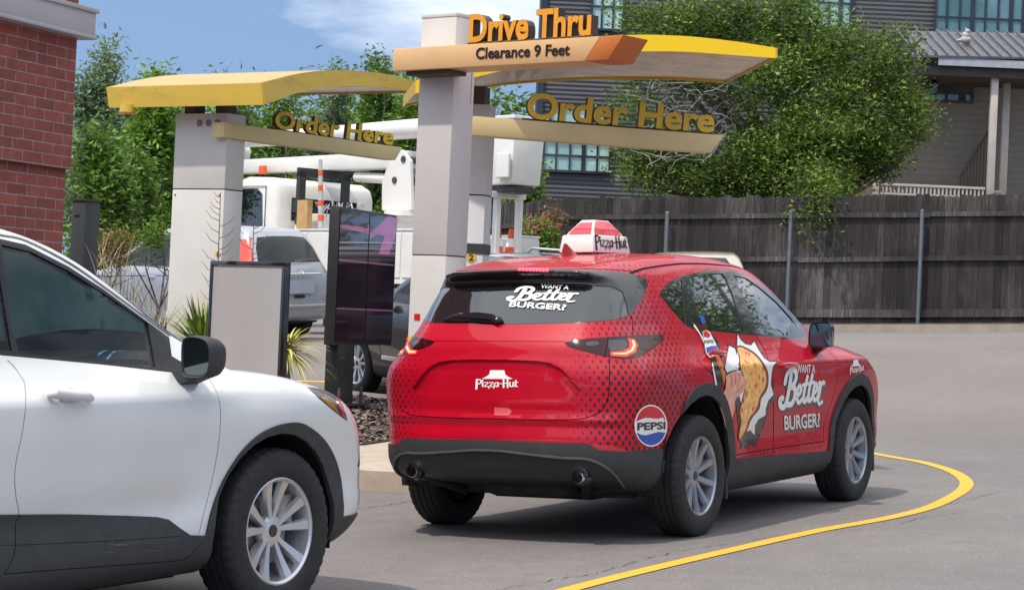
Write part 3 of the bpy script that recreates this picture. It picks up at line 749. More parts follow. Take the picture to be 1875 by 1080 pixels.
# printed artwork, in the photo's pixels, laid on the body along one viewing axis
class Art:
    def __init__(s, cb, parent, c):
        s.cb = cb; s.parent = parent; s.c = c; h = cb.hit(*c); w = np.array(cb.cam)-h; s.k = np.linalg.norm(w)/FP; w /= np.linalg.norm(w)
        R3 = np.array(cb.Mi.to_3x3()); u = R3 @ WC[:, 0]; v = np.cross(w, u); v /= np.linalg.norm(v); u = np.cross(v, w)
        s.mk = Marks(cb.shape, h, u, v, w)
    def lay(s, name, bm, mat, off):
        for p in bm.verts: p.co.x, p.co.y = (p.co.x-s.c[0])*s.k, (s.c[1]-p.co.y)*s.k
        bmesh.ops.recalc_face_normals(bm, faces=bm.faces[:])
        for f in bm.faces:
            if f.normal.z < 0: f.normal_flip()
        return s.mk.lay(name, bm, mat, s.parent, off)
    def polys(s, name, ps, mat, off, sm=0): return s.lay(name, bm_poly([spline(p, sm, True) if sm else p for p in ps]), mat, off)
    def text(s, name, txt, BL, BR, TL, mat, off=.005, bold=0, bottom0=False):
        bm = bm_text(txt, 1, bold=bold); fit(bm, BL, BR, TL); return s.lay(name, bm, mat, off)
def fit(bm, BL, BR, TL):
    xs = [v.co.x for v in bm.verts]; ys = [v.co.y for v in bm.verts]; x0, x1, y0, y1 = min(xs), max(xs), min(ys), max(ys)
    for v in bm.verts:
        a = (v.co.x-x0)/(x1-x0); b = (v.co.y-y0)/(y1-y0)
        v.co.x = BL[0]+a*(BR[0]-BL[0])+b*(TL[0]-BL[0]); v.co.y = BL[1]+a*(BR[1]-BL[1])+b*(TL[1]-BL[1])
    return bm
def bm_better(grow=0):
    g = grow
    L = [([(.80, 2.30), (.66, 1.3), (.40, .25), (0, -.18), (-.50, 0), (-.60, .45), (-.25, .55)], .46+g), ([(-.05, 1.75), (.15, 2.4), (.75, 2.75), (1.45, 2.6), (1.6, 2.05), (1.25, 1.55), (.85, 1.42)], .42+g),
         ([(.85, 1.42), (1.5, 1.25), (1.62, .6), (1.2, .02), (.55, .0)], .44+g), ([(1.85, .62), (2.35, .78), (2.52, 1.18), (2.22, 1.42), (1.95, 1.0), (2.0, .35), (2.35, .05), (2.85, .35)], .34+g),
         ([(3.38, 2.1), (3.05, .9), (3.05, .2), (3.35, .1), (3.65, .4)], .36+g), ([(2.75, 1.45), (3.75, 1.55)], .26+g), ([(4.15, 2.2), (3.82, 1.0), (3.82, .25), (4.1, .12), (4.4, .4)], .36+g), ([(3.7, 1.5), (4.5, 1.6)], .26+g),
         ([(4.45, .66), (4.92, .82), (5.08, 1.22), (4.8, 1.46), (4.55, 1.05), (4.58, .4), (4.9, .1), (5.3, .4), (5.45, 1.1)], .33+g), ([(5.4, 1.5), (5.62, 1.35), (5.55, .7), (5.4, .1)], .36+g), ([(5.58, 1.1), (5.9, 1.5), (6.2, 1.45)], .32+g), ([(5.4, .1), (5.6, -.25), (6.1, -.1)], .26+g)]
    return bm_strokes(L)
def bm_hat():
    return bm_poly([[(-1, 0), (-.75, .2), (-.52, .5), (-.46, 1), (.46, 1), (.52, .5), (.75, .2), (1, 0), (.9, -.04), (-.9, -.04)]])
def bm_hutword():                              # condensed, spiky lettering
    L = [([(0, -.35), (.05, 1)], .20), ([(0, .98), (.32, 1.0), (.46, .72), (.32, .42), (.08, .40)], .15), ([(.62, 0), (.60, .58)], .15), ([(.60, .80), (.60, .90)], .15),
         ([(.76, .58), (1.12, .55), (.80, .04), (1.16, .0), (1.2, -.25)], .11), ([(1.24, .58), (1.6, .55), (1.28, .04), (1.64, .0), (1.68, -.25)], .11),
         ([(2.06, .56), (1.80, .5), (1.76, .15), (1.95, .0), (2.08, .3)], .13), ([(2.10, .6), (2.10, 0)], .13), ([(2.24, .42), (2.44, .42)], .12),
         ([(2.62, -.12), (2.62, 1.02)], .17), ([(3.00, -.12), (3.00, 1.02)], .17), ([(2.6, .50), (3.05, .48)], .13),
         ([(3.22, .62), (3.22, .12), (3.38, .0), (3.52, .2), (3.54, .62)], .14), ([(3.55, .6), (3.60, .0)], .12), ([(3.78, .9), (3.78, .1), (3.92, .0)], .14), ([(3.66, .6), (3.96, .6)], .11)]
    return bm_strokes(L)
def pizza_mat():
    t = NT('food_print'); c = t.coord(); n = t.noise(t.vmul(c, (1, 1, 1)), 32, 5, .7); v = t.n('ShaderNodeTexVoronoi'); v.inputs['Scale'].default_value = 15; t.set(v.inputs['Vector'], c)
    a = t.ramp(n, [(.30, (.62, .15, .02)), (.48, (.92, .42, .08)), (.66, (.95, .68, .30))])
    return t.p(col=t.mix(t.ramp(v.outputs['Distance'], [(.18, 1), (.30, 0)]), a, (.52, .05, .015)), rough=.35, coat=.5)
def dress_red_car():
    cb, car = red_cb, red_car
    A1 = (700, 380); s1 = 3.374; A2 = (700, 600); s2 = 2.7; A3 = (1180, 460); s3 = 4.076; A5 = (1280, 560); s5 = 3.858
    # tailgate emblem
    a = Art(cb, car, (908, 700))
    a.lay('roof_emblem', fit(bm_hat(), (880, 693), (937, 693.5), (880, 677)), M_WDEC, -.0130)
    a.lay('shop_lettering', fit(bm_hutword(), (868, 713), (947, 713), (868, 693)), M_WDEC, -.0130)
    a.polys('reflective_patch', [zr(A2, s2, [(555, 392), (625, 396), (642, 412), (628, 432), (555, 432)])], simple('faded_red_vinyl', (.66, .10, .11), .3, coat=.6), .003)
    # rear window lettering
    a = Art(cb, car, (985, 545))
    a.text('window_lettering', 'WANT A', zr(A1, s1, [(978, 499)])[0], zr(A1, s1, [(1150, 508)])[0], zr(A1, s1, [(984, 474)])[0], M_WDEC, .003, .02)
    a.lay('script_lettering', fit(bm_better(), zr(A1, s1, [(758, 582)])[0], zr(A1, s1, [(1196, 588)])[0], zr(A1, s1, [(790, 484)])[0]), M_WDEC, .003)
    a.text('window_lettering', 'BURGER?', zr(A1, s1, [(782, 614)])[0], zr(A1, s1, [(1128, 636)])[0], zr(A1, s1, [(792, 578)])[0], M_WDEC, .003, .025)
    # round drink emblem on the bumper corner
    a = Art(cb, car, (1191.5, 778.9)); cx, cy, rx, ry = 1327, 483, 80, 103
    E = lambda k, a0, a1, n=24: [(cx+rx*k*math.cos(R(t)), cy-ry*k*math.sin(R(t))) for t in np.linspace(a0, a1, n)]
    a.polys('round_emblem', [zr(A2, s2, E(1, 0, 350, 36))], M_WDEC, .003)
    top = E(.93, 12, 168); bot = E(.93, 200, 340)
    a.polys('emblem_red_wave', [zr(A2, s2, top+[(1275, 452), (1300, 443), (1330, 446), (1360, 449), (1385, 441)])], M_RDEC, .0042)
    a.polys('emblem_blue_wave', [zr(A2, s2, bot+[(1385, 516), (1360, 513), (1330, 522), (1300, 530), (1275, 526)])], M_BDEC, .0042)
    a.text('emblem_lettering', 'PEPSI', zr(A2, s2, [(1259, 506)])[0], zr(A2, s2, [(1397, 500)])[0], zr(A2, s2, [(1259, 468)])[0], M_KDEC, .0055, .03)
    # doors
    a = Art(cb, car, (1465, 725)); Z = lambda L: zr(A5, s5, L)
    sh = [(300+d[0], d[1]) for d in []]
    burst = [(300, 225), (318, 262), (350, 292), (385, 300), (405, 270), (430, 320), (470, 383), (507, 408), (555, 405), (530, 432), (520, 480), (514, 560), (532, 625), (497, 665), (480, 720), (478, 765), (432, 790), (410, 830), (406, 895), (378, 860), (360, 870), (330, 700), (300, 560), (300, 320)]
    leftb = [(250, 308), (288, 328), (312, 420), (312, 462), (275, 470), (245, 484), (232, 456), (265, 446), (288, 420), (284, 360)]
    dark = [(300, 212), (322, 250), (352, 284), (380, 290), (406, 258), (440, 315), (480, 378), (512, 400), (562, 398), (540, 440), (528, 480), (524, 560), (545, 640), (540, 668), (505, 690), (490, 770), (450, 800), (425, 850), (412, 975), (385, 955), (362, 985), (340, 965), (325, 985), (318, 930), (300, 700), (225, 480), (228, 448), (262, 440), (276, 418), (270, 360), (238, 292), (292, 310)]
    a.polys('burst_shadow', [Z(dark)], M_KDEC, .003)
    a.polys('burst', [Z(burst), Z(leftb)], M_WDEC, .0036)
    crust = [(292, 314), (320, 302), (364, 318), (414, 350), (456, 396), (492, 458), (500, 530), (488, 596), (452, 655), (440, 720), (404, 766), (380, 806), (362, 856), (334, 905), (310, 934), (306, 880), (320, 800), (313, 740), (326, 680), (340, 620), (350, 560), (340, 520), (326, 480), (316, 430), (312, 380)]
    a.polys('slice_crust', [Z(crust)], simple('crust_print', (.22, .045, .012), .4, .4, 30), .0044, 3)
    pz = [(300, 325), (322, 316), (358, 332), (404, 362), (444, 406), (476, 464), (484, 530), (472, 588), (438, 644), (426, 708), (392, 756), (366, 800), (352, 850), (328, 896), (314, 915), (312, 880), (326, 800), (319, 740), (332, 680), (346, 620), (358, 560), (348, 520), (332, 480), (322, 430), (318, 380)]
    a.polys('pizza_slice', [Z(pz)], pizza_mat(), .0052, 3)
    # bottle
    bt = [(18, 170), (45, 166), (78, 178), (104, 205), (150, 240), (186, 290), (200, 345), (212, 400), (232, 470), (236, 520), (218, 580), (206, 640), (186, 650), (176, 560), (160, 480), (148, 410), (116, 372), (102, 320), (84, 262), (55, 205)]
    a.polys('bottle', [Z(bt)], simple('cola_print', (.05, .014, .012), .15, .3, 20, coat=1), .0036, 3)
    a.polys('bottle_highlight', [Z([(158, 420), (168, 470), (184, 560), (190, 640), (182, 610), (168, 520), (154, 440)]), Z([(40, 176), (60, 205), (92, 262), (108, 315), (100, 300), (72, 240), (36, 190)])], M_WDEC, .0046)
    a.polys('bottle_glow', [Z([(168, 372), (192, 372), (222, 440), (236, 500), (226, 560), (206, 470), (184, 420)])], M_ODEC, .0044)
    a.polys('bottle_label', [Z([(88, 224), (112, 212), (132, 224), (166, 290), (186, 345), (168, 378), (140, 395), (116, 365), (104, 310)])], M_WDEC, .0050)
    a.polys('label_red_wave', [Z([(90, 226), (112, 216), (136, 240), (128, 262), (98, 258)])], M_RDEC, .0058)
    a.polys('label_blue_wave', [Z([(112, 330), (140, 318), (172, 312), (183, 345), (164, 372), (138, 378), (120, 362)])], M_BDEC, .0058)
    a.text('label_lettering', 'PEPSI', *Z([(102, 305), (156, 296), (98, 282)]), M_KDEC, .0062, .02)
    hand = [(236, 508), (262, 486), (292, 474), (322, 486), (335, 505), (352, 520), (360, 545), (354, 580), (330, 612), (304, 640), (288, 668), (284, 720), (266, 790), (250, 862), (236, 868), (216, 760), (196, 684), (210, 636), (232, 590), (236, 545)]
    a.polys('hand_print', [Z(hand)], M_SKIN, .0060, 3)
    fl = simple('finger_shade_print', (.30, .07, .05), .4)
    a.lay('finger_lines', bm_strokes([([Z([q])[0] for q in l], .9) for l in ([(262, 500), (270, 540), (264, 570)], [(284, 488), (294, 530), (288, 560)], [(308, 488), (318, 520), (314, 548)], [(338, 560), (318, 590), (296, 610)])]), fl, .0068)
    a.text('door_lettering', 'WANT A', *Z([(690, 474), (816, 474), (690, 414)]), M_WDEC, .0046, .015)
    a.lay('script_shadow', fit(bm_better(.22), *Z([(574, 752), (884, 722), (596, 470)])), M_GDEC, .003)
    a.lay('script_lettering', fit(bm_better(.04), *Z([(556, 738), (876, 704), (580, 444)])), M_WDEC, .0046)
    a.text('lettering_shadow', 'BURGER?', *Z([(612, 890), (856, 872), (612, 800)]), M_GDEC, .003, .05)
    a.text('door_lettering', 'BURGER?', *Z([(602, 872), (850, 856), (600, 770)]), M_WDEC, .0046, .02)
    a = Art(cb, car, (1569, 672))
    a.lay('roof_emblem', fit(bm_hat(), (1557.5, 671), (1575, 669.5), (1557.5, 660)), M_WDEC, .004)
    a.lay('shop_lettering', fit(bm_hutword(), (1556, 686), (1581, 681), (1556, 672)), M_WDEC, .004)
    a = Art(cb, car, (1287, 590))
    a.polys('bottle_cap', [zr(A3, s3, [(406, 478), (440, 488), (456, 535), (424, 540)])], M_BDEC, .003)
    a.polys('bottle_neck', [zr(A3, s3, [(424, 540), (456, 535), (472, 596), (432, 580)])], simple('cola_print_2', (.09, .02, .015), .15), .003)
    # fittings
    a = Art(cb, car, (768, 636)); q = lambda L: [(705+x/3.374, 380+y/3.374) for x, y in L]
    a.polys('light_strip', [q([(128, 800), (150, 803), (150, 850), (165, 878), (205, 884), (195, 906), (150, 908), (128, 872)])], M_GLOW, .007)
    a.polys('light_core', [q([(136, 808), (144, 808), (144, 856), (158, 886), (196, 890), (192, 899), (152, 900), (136, 868)])], M_GLOWHOT, .009)
    def hp(u, v, o):
        h = cb.hit(u, v); g = cb.shape.grad(h[None])[0]; return Vector(h+g/np.linalg.norm(g)*o)
    b = MB(); pts = [(823, 586, .012), (850, 582, .03), (885, 584, .035), (915, 588, .03), (921, 593, .03)]
    b.tube([hp(*p) for p in [(815, 587, .012), (845, 581, .022), (880, 583, .028), (905, 586, .03), (918, 590, .028)]], [.006, .013, .02, .018, .012], 8)
    b.ball(hp(913, 589, .015), .030, sc=(1, 1, .8)); b.tube([hp(812, 587, .006), hp(870, 588, .007), hp(905, 591, .008)], .006, 6); b.build('rear_wiper', M_BLACKGL, car, smooth=True)
    b = MB()
    for i in range(9): b.ball(hp(952+i*6.2, 493.5+.18*i, .002), .0105, 8, 6)
    b.build('brake_light_row', M_LED, car, smooth=True)
    for s in (1, -1):
        b = MB(); b.lathe([(.029, -.885), (.035, -.90), (.038, -.895), (.038, -.78), (.030, -.78), (.030, -.88)], 28, 'x', (0, s*.545, .395), close=True); e = b.build('exhaust_pipe', M_CHROME, car, smooth=True)
        b = MB(); b.lathe([(0, -.84), (.030, -.84)], 20, 'x', (0, s*.545, .395)); b.build('exhaust_bore', M_UNDER, e)
        b = MB(); b.lathe([(.042, -.868), (.052, -.865), (.060, -.83)], 24, 'x', (0, s*.545, .398)); b.build('exhaust_surround', M_BLACKGL, car, smooth=True)
    b = MB(); b.box((-.58, -.12, .325), (.34, .56, .13), bev=.05); b.box((-.05, 0, .27), (.5, .7, .12), bev=.03); b.box((0, 0, .30), (.12, 1.5, .09), bev=.03); b.box((1.4, 0, .25), (2.2, 1.2, .08)); b.box((2.7, 0, .32), (.5, 1.3, .14))
    b.tube([(-.80, -.545, .39), (-.7, -.5, .34), (-.5, -.4, .26)], .03); b.tube([(-.80, .545, .39), (-.7, .5, .34), (-.5, .4, .26)], .03); b.build('underbody', M_UNDER, car)
    for x in (.47, 3.14):
        for s in (-1, 1):
            b = MB(); b.box((x-(.02 if x < 1 else .0), s*.79, .27), (.03, .20, .18), bev=.01); b.build('mud_flap', M_CLAD, car)
    for s in (-1, 1):
        b = MB(); X = Matrix.Translation((1.93, s*.950, 1.168)) @ Matrix.Rotation(s*R(-6), 4, 'Z') @ Matrix.Scale(.66, 4, (0, 1, 0)); b.X = X
        pr = [(-.125, -.045), (-.11, .05), (-.07, .078), (.04, .082), (.10, .07), (.12, .03), (.115, -.06), (.08, -.082), (-.07, -.078), (-.11, -.07)]
        pr = spline([(y*s*-1*-1, z) for y, z in pr], 3, True)
        rings = [(-.035, .97), (-.045, 1.0), (.0, 1.0), (.05, .92), (.09, .72), (.105, .4)]
        vs = []; n = len(pr)
        for xx, k in rings: vs += [(xx, y*k, z*k) for y, z in pr]
        fs = [(r*n+i, r*n+(i+1) % n, (r+1)*n+(i+1) % n, (r+1)*n+i) for r in range(len(rings)-1) for i in range(n)]+[tuple(range((len(rings)-1)*n, len(rings)*n))]
        b.add(vs, fs); m = b.build('wing_mirror', M_CLADP if False else M_BLACKGL, car, smooth=True)
        b = MB(); b.X = X; b.add([(-.030, y*.93, z*.93) for y, z in pr], [tuple(range(n))]); b.build('mirror_glass', M_MIRROR, m)
        b = MB(); b.X = X; rr = [(.0, 1.012), (.05, .932), (.09, .732), (.106, .41)]; vs = []
        for xx, k in rr: vs += [(xx, y*k, z*k) for y, z in pr]
        b.add(vs, [(r*n+i, r*n+(i+1) % n, (r+1)*n+(i+1) % n, (r+1)*n+i) for r in range(3) for i in range(n)]+[tuple(range(3*n, 4*n))]); b.build('mirror_cap', M_CLADP, m, smooth=True)
        b = MB(); b.hexa([(1.96, s*.84, 1.02), (2.08, s*.84, 1.02), (2.08, s*.84, 1.11), (1.96, s*.84, 1.11)], [(1.94, s*.95, 1.07), (2.02, s*.95, 1.07), (2.01, s*.98, 1.12), (1.94, s*.98, 1.12)]); b.build('mirror_arm', M_BLACKGL, m, bevel=.008)
    # handles
    for (u0, v0, u1, v1) in ((1297, 649, 1321, 651), (1428, 669, 1452, 668)):
        p, q = hp(u0, v0, .03), hp(u1, v1, .03)
        for s in (1, -1):
            b = MB(); f = lambda w: Vector((w.x, w.y*s, w.z)); m1 = p.lerp(q, .5); o = Vector((0, -.012*1, 0))
            b.tube([f(hp(u0, v0, .0)), f(p), f(m1+o), f(q), f(hp(u1, v1, .0))], [.010, .016, .017, .015, .010], 8); b.build('door_handle', M_CLADP, car, smooth=True)
    b = MB(); pr = [(-.12, 0, .045), (-.10, .02, .035), (-.075, .075, .012), (-.05, .082, .008), (.02, .05, .016), (.09, .015, .03), (.14, 0, .03)]; vs = []
    for x, h, w in pr: vs += [(x, -w, 0), (x, 0, h), (x, w, 0)]
    zb = 1.645
    b.add([(x*1.3+.10, y*1.3, z*1.25+zb) for x, y, z in vs], [(i*3+a, i*3+a+1, i*3+a+4, i*3+a+3) for i in range(6) for a in (0, 1)]); b.build('roof_aerial', M_CLADP, car, smooth=True)
    # lit sign carried on the roof: a thing of its own
    X = red_cb.M @ Matrix.Translation((.56, .06, 1.680)) @ Matrix.Rotation(R(0), 4, 'Z')
    sg = empty('roof_sign', X, label='white and red hut shaped delivery sign standing on the roof of the red car', cat='sign')
    def frus(b, z0, z1, w0, l0, w1, l1):
        q = lambda w, l, z: [(-l/2, -w/2, z), (l/2, -w/2, z), (l/2, w/2, z), (-l/2, w/2, z)]
        b.hexa(q(w0, l0, z0), q(w1, l1, z1)); return b
    wm = simple('sign_white', (.80, .74, .70), .35, .05, 5, coat=.3)
    frus(MB(), .015, .128, .245, .545, .215, .50).build('sign_box', wm, sg, bevel=.012)
    b = MB(); frus(b, .128, .150, .185, .44, .165, .40); frus(b, .150, .165, .165, .40, .150, .36); frus(b, .165, .225, .150, .36, .088, .200); b.build('hut_roof', wm, sg, bevel=.003)
    rm = simple('sign_red', (.72, .02, .04), .3, .06, 5, coat=.5)
    b = MB()
    for sgn in (-1, 1):
        # red panels inset on the roof slopes
        y0, y1 = .155/2+.0025, .090/2+.0025; b.add([(-.165, sgn*y0, .168), (.165, sgn*y0, .168), (.088, sgn*y1, .220), (-.088, sgn*y1, .220)], [(0, 1, 2, 3)])
        b.add([(-.195, sgn*.0945, .130), (.195, sgn*.0945, .130), (.17, sgn*.0805, .164), (-.17, sgn*.0805, .164)], [(0, 1, 2, 3)])
        b.add([(sgn*.1845, -.066, .168), (sgn*.1845, .066, .168), (sgn*.1045, .036, .220), (sgn*.1045, -.036, .220)], [(0, 1, 2, 3)])
        b.add([(sgn*.2225, -.080, .130), (sgn*.2225, .080, .130), (sgn*.186, .07, .164), (sgn*.186, -.07, .164)], [(0, 1, 2, 3)])
    b.build('red_roof_panel', rm, sg)
    for sgn in (-1, 1):
        bm = fit(bm_hutword(), (-.238, .006), (.228, .006), (-.238, .106)); P = bm.verts
        me = bpy.data.meshes.new('sign_lettering'); 
        for v in bm.verts:
            x, z = v.co.x, v.co.y; yy = .1225-(z+.0)*.015/.113+.0035; v.co = (x*-sgn, sgn*yy, z+.022)
        bm.to_mesh(me); bm.free(); link('sign_lettering', me, M_KDEC, sg)
    b = MB()
    for x in (-.19, .19):
        for y in (-.08, .08): b.lathe([(.0, -.02), (.022, -.02), (.022, .018), (0, .018)], 14, 'z', (x, y, 0))
    b.build('sign_magnet', M_BLACKGL, sg)
dress_red_car()
# ------------------------------------------------------------------ the white car in the left foreground
def build_white_car():
    H = WC @ np.array([-1.024, 9.50, -.965])+CAM      # front hub, from the photo
    f = np.array([math.sin(R(32)), math.cos(R(32))]); l = np.array([-f[1], f[0]])
    o = np.array([H[0], H[1]])*1.0; X0 = o[0]-2.71*f[0]+.90*l[0]*1; Y0 = o[1]-2.71*f[1]+.90*l[1]*1
    M = ground_frame(X0, Y0, 32)
    prof = [(-.5, .26), (-.84, .32), (-.93, .50), (-.94, .75), (-.91, 1.0), (-.82, 1.15), (-.62, 1.48), (-.50, 1.62), (-.2, 1.68), (.5, 1.715), (1.0, 1.715), (1.42, 1.68), (1.8, 1.565), (2.2, 1.36), (2.55, 1.165), (2.68, 1.115),
            (2.95, 1.085), (3.2, 1.04), (3.44, .975), (3.60, .87), (3.67, .72), (3.68, .55), (3.62, .36), (3.3, .25), (2.7, .24), (0, .24)]
    wz = [(.15, .78), (.24, .86), (.33, .91), (.45, .925), (.56, .915), (.70, .925), (.85, .94), (.95, .938), (1.02, .915), (1.08, .882), (1.14, .85), (1.25, .81), (1.4, .755), (1.55, .70), (1.66, .65), (1.8, .56)]
    taper = [(-1.0, .16), (-.8, .09), (-.5, .03), (-.2, 0), (2.3, 0), (2.7, 0), (3.1, .01), (3.4, .045), (3.7, .12)]
    gt = [(-1, .13), (-.6, .08), (-.2, .03), (.3, 0), (1.4, .01), (2.0, .05), (2.5, .08), (3.6, .08)]
    def extra(x, ay, z):
        fl = -.014*np.exp(-((x-2.71)/.46)**2)*sstep(.3, .5, z)*sstep(1.0, .85, z)
        dp = .022*np.exp(-((z-.50)/.10)**2)*sstep(.5, .8, x)*sstep(2.25, 2.05, x)
        return fl+dp-.008*np.exp(-((z-.99)/.04)**2)*sstep(2.6, 2.2, x)
    sh = Shape(prof, wz, taper, gt, bowr=.20, bowf=.24, crown=.05, kr=.10, kend=.20, extra=extra)
    cb = CarBody(sh, M, .03)
    A1 = (0, 400); s1 = 3.1775; A2 = (0, 640); s2 = 2.4548; A3 = (340, 760); s3 = 3.3765; A4 = (330, 640); s4 = 2.4545
    fr = lambda c: c.y < -.4
    ro = zr(A3, s3, [(105, 770), (120, 740), (160, 570), (225, 405), (325, 243), (430, 134), (540, 70), (660, 44), (740, 60), (840, 138), (910, 250), (950, 390), (968, 560), (962, 680), (1027, 670), (978, 790), (890, 818), (830, 870), (700, 1060), (200, 1060), (-10, 960)])
    ro = ro[:1]+spline(ro[1:-1], 3)+ro[-1:] if len(ro) < 16 else ro[:1]+spline(ro[1:13], 3)+ro[13:]
    cb.cut(ro, 'cladding', filt=lambda c: c.y < -.4 and c.z < 1.0)
    cb.cut(circ(0, .36, .50, 30), 'cladding', 'y', lambda c: c.y < -.5 and c.z < .95)
    cb.cut(zr(A2, s2, [(-900, 745), (0, 740), (300, 738), (560, 745), (700, 752), (750, 764), (800, 800), (850, 832), (945, 835), (960, 1000), (400, 1160), (-900, 1500)]), 'cladding', filt=fr)
    cb.cut([(-1.1, .1), (-1.1, .50), (-.4, .50), (-.4, .1)], 'cladding', 'y'); cb.cut([(-1.1, .1), (-1.1, .40), (4, .40), (4, .1)], 'cladding', 'y', lambda c: c.y < -.3, only=('body',))
    for cx in (0, 2.71):
        cb.cut(circ(cx, .375, .43, 28), 'hole', 'y', lambda c: c.y < -.45)
        cb.cut([(cx-.37, .1), (cx-.42, .36), (cx+.42, .36), (cx+.37, .1)], 'hole', 'y', lambda c: c.y < -.45)
    cb.drop('hole')
    fs = lambda c: c.z > .9 and c.y < -.3
    cb.cut(zr(A1, s1, [(-900, 10), (-300, 60), (0, 118), (150, 152), (400, 280), (600, 410), (800, 556), (985, 692), (1000, 800), (1195, 915), (980, 893), (600, 850), (300, 822), (0, 795), (-900, 740)]), 'window_frame', filt=fs)
    cb.cut(zr(A1, s1, [(8, 152), (180, 193), (400, 306), (600, 432), (800, 568), (862, 612), (878, 700), (905, 866), (600, 832), (300, 802), (112, 780), (60, 600)]), 'front_side_window', filt=fs)
    cb.cut(zr(A1, s1, [(-900, 60), (-300, 92), (-22, 146), (10, 400), (72, 772), (-300, 735), (-900, 690)]), 'rear_side_window', filt=fs)
    cb.cut([(1.62, .05), (1.60, -.52), (1.66, -.62), (2.2, -.74), (2.46, -.79), (2.56, -.5), (2.60, .05)], 'windscreen', 'z', lambda c: c.z > 1.1)
    cb.cut([(2.57, .05), (2.53, -.5), (2.43, -.80), (2.60, -.80), (2.66, -.4), (2.68, .05)], 'cowl', 'z', lambda c: c.z > 1.0, only=('body',))
    cb.cut([(-.5, 1.18), (-.80, 1.15), (-.72, 1.35), (-.62, 1.50), (-.4, 1.52), (.1, 1.52), (.1, 1.18)], 'rear_window', 'x', lambda c: c.x < 0)
    cb.cut([(-.55, 1.12), (-.95, 1.12), (-.95, .92), (-.60, .95)], 'tail_lamp', 'x', lambda c: c.x < -.2)
    cb.cut([(-.62, .42), (-.60, .70), (.05, .74), (.05, .40)], 'grille', 'x', lambda c: c.x > 3.2)
    hl = lambda c: c.x > 2.9 and c.z > .6
    cb.cut(zr(A4, s4, [(568, 166), (640, 176), (700, 200), (735, 258), (752, 322), (720, 300), (680, 268), (625, 222)]), 'headlight', filt=hl)
    cb.cut(zr(A4, s4, [(628, 216), (650, 212), (690, 240), (715, 290), (680, 262)]), 'indicator', filt=hl)
    cb.cut(zr(A4, s4, [(700, 215), (715, 225), (742, 285), (748, 315), (728, 300), (712, 250)]), 'red_lens', filt=hl)
    cb.cut(zr(A4, s4, [(812, 462), (800, 560), (782, 655), (778, 640), (790, 550)]), 'grille', filt=hl)
    B = ('body', 'cladding')
    cb.strip(zr(A1, s1, [(15, 800), (60, 840), (100, 885), (135, 940), (148, 975)])[:-1]+zr(A2, s2, [(110, 150), (117, 230), (108, 320), (95, 400), (75, 490), (66, 570), (72, 660), (85, 738), (62, 775), (60, 880), (45, 950), (10, 1003)]), 1.7, filt=lambda c: c.y < -.5 and c.z < 1.15, only=B)
    cb.strip(zr(A2, s2, [(925, 112), (950, 145), (975, 195), (990, 260), (988, 370), (972, 490), (945, 620), (915, 740), (893, 830)]), 1.5, filt=lambda c: c.y < -.5, only=('body',))
    cb.strip(zr(A2, s2, [(900, 860), (845, 920), (790, 942), (600, 958), (300, 982), (10, 1005)]), 1.6, filt=lambda c: c.y < -.4, only=('cladding',))
    cb.strip([(2.62, -.77), (2.95, -.80), (3.25, -.74), (3.42, -.62), (3.52, -.3), (3.55, 0)], .006, proj='z', filt=lambda c: c.z > .8, only=('body',))
    cb.strip(zr(A1, s1, [(-600, 20), (-200, 55), (0, 97), (150, 131), (400, 259), (600, 396), (800, 542), (985, 680)]), 3.0, 'drip_rail', filt=lambda c: c.z > 1.0, only=('body', 'window_frame'))
    cb.strip(zr(A2, s2, [(-400, 880), (60, 878), (300, 868), (560, 855), (800, 838)]), 1.0, filt=lambda c: c.y < -.4, only=('cladding',))
    car = empty('car', M, label='white car cut off by the left edge, waiting beside the brick building', cat='car')
    mats = dict(body=M_WHITE, cladding=M_CLAD, window_frame=simple('window_trim', (.014, .014, .016), .45, .1, 8, spec=.3), front_side_window=M_CABGLASS, rear_side_window=M_CABGLASS, windscreen=M_CABGLASS, cowl=M_CLAD, rear_window=M_TINT, tail_lamp=M_LAMP, grille=M_BLACKGL,
                headlight=M_LAMPCLR, indicator=simple('amber_lens', (.35, .14, .02), .15, coat=1), red_lens=M_REDREF, gap=M_GAP, drip_rail=M_BLACKGL)
    cb.extract(car, mats, pairs=('tail_lamp', 'front_side_window', 'rear_side_window', 'headlight', 'window_frame', 'indicator', 'red_lens', 'drip_rail'),
               offs=dict(cladding=.010, gap=-.006, front_side_window=-.006, rear_side_window=-.006, windscreen=-.004, indicator=.002, red_lens=.003, drip_rail=.003), rename=dict(gap='panel_gap', cladding='lower_cladding'), subs=dict(indicator='headlight', red_lens='headlight'))
    for cx in (0, 2.71): wheel_well(car, cx, .375, .45, .89)
    for x in (0, 2.71):
        for s in (-1, 1): make_wheel(car, (x+.04, s*.82, .375), s, 'split', M_ALLOY2)
    b = MB(); b.box((1.3, 0, .25), (2.0, 1.4, .08)); b.box((2.71, 0, .34), (.6, 1.3, .14)); b.box((-.5, 0, .3), (.5, 1.1, .14)); b.build('underbody', M_UNDER, car)
    # cabin seen through the glass
    dk = simple('cabin_plastic', (.05, .055, .06), .6, .1, 8); fb = simple('seat_cloth', (.10, .11, .12), .9, .2, 30, .2, 200)
    b = MB(); b.box((1.2, 0, .42), (2.6, 1.5, .06)); b.build('cabin_floor', dk, car)
    b = MB(); b.prism([(1.95, .5), (1.92, .95), (2.02, 1.06), (2.35, 1.10), (2.5, 1.08), (2.5, .5)], -.72, .72); b.build('dashboard', dk, car, bevel=.02)
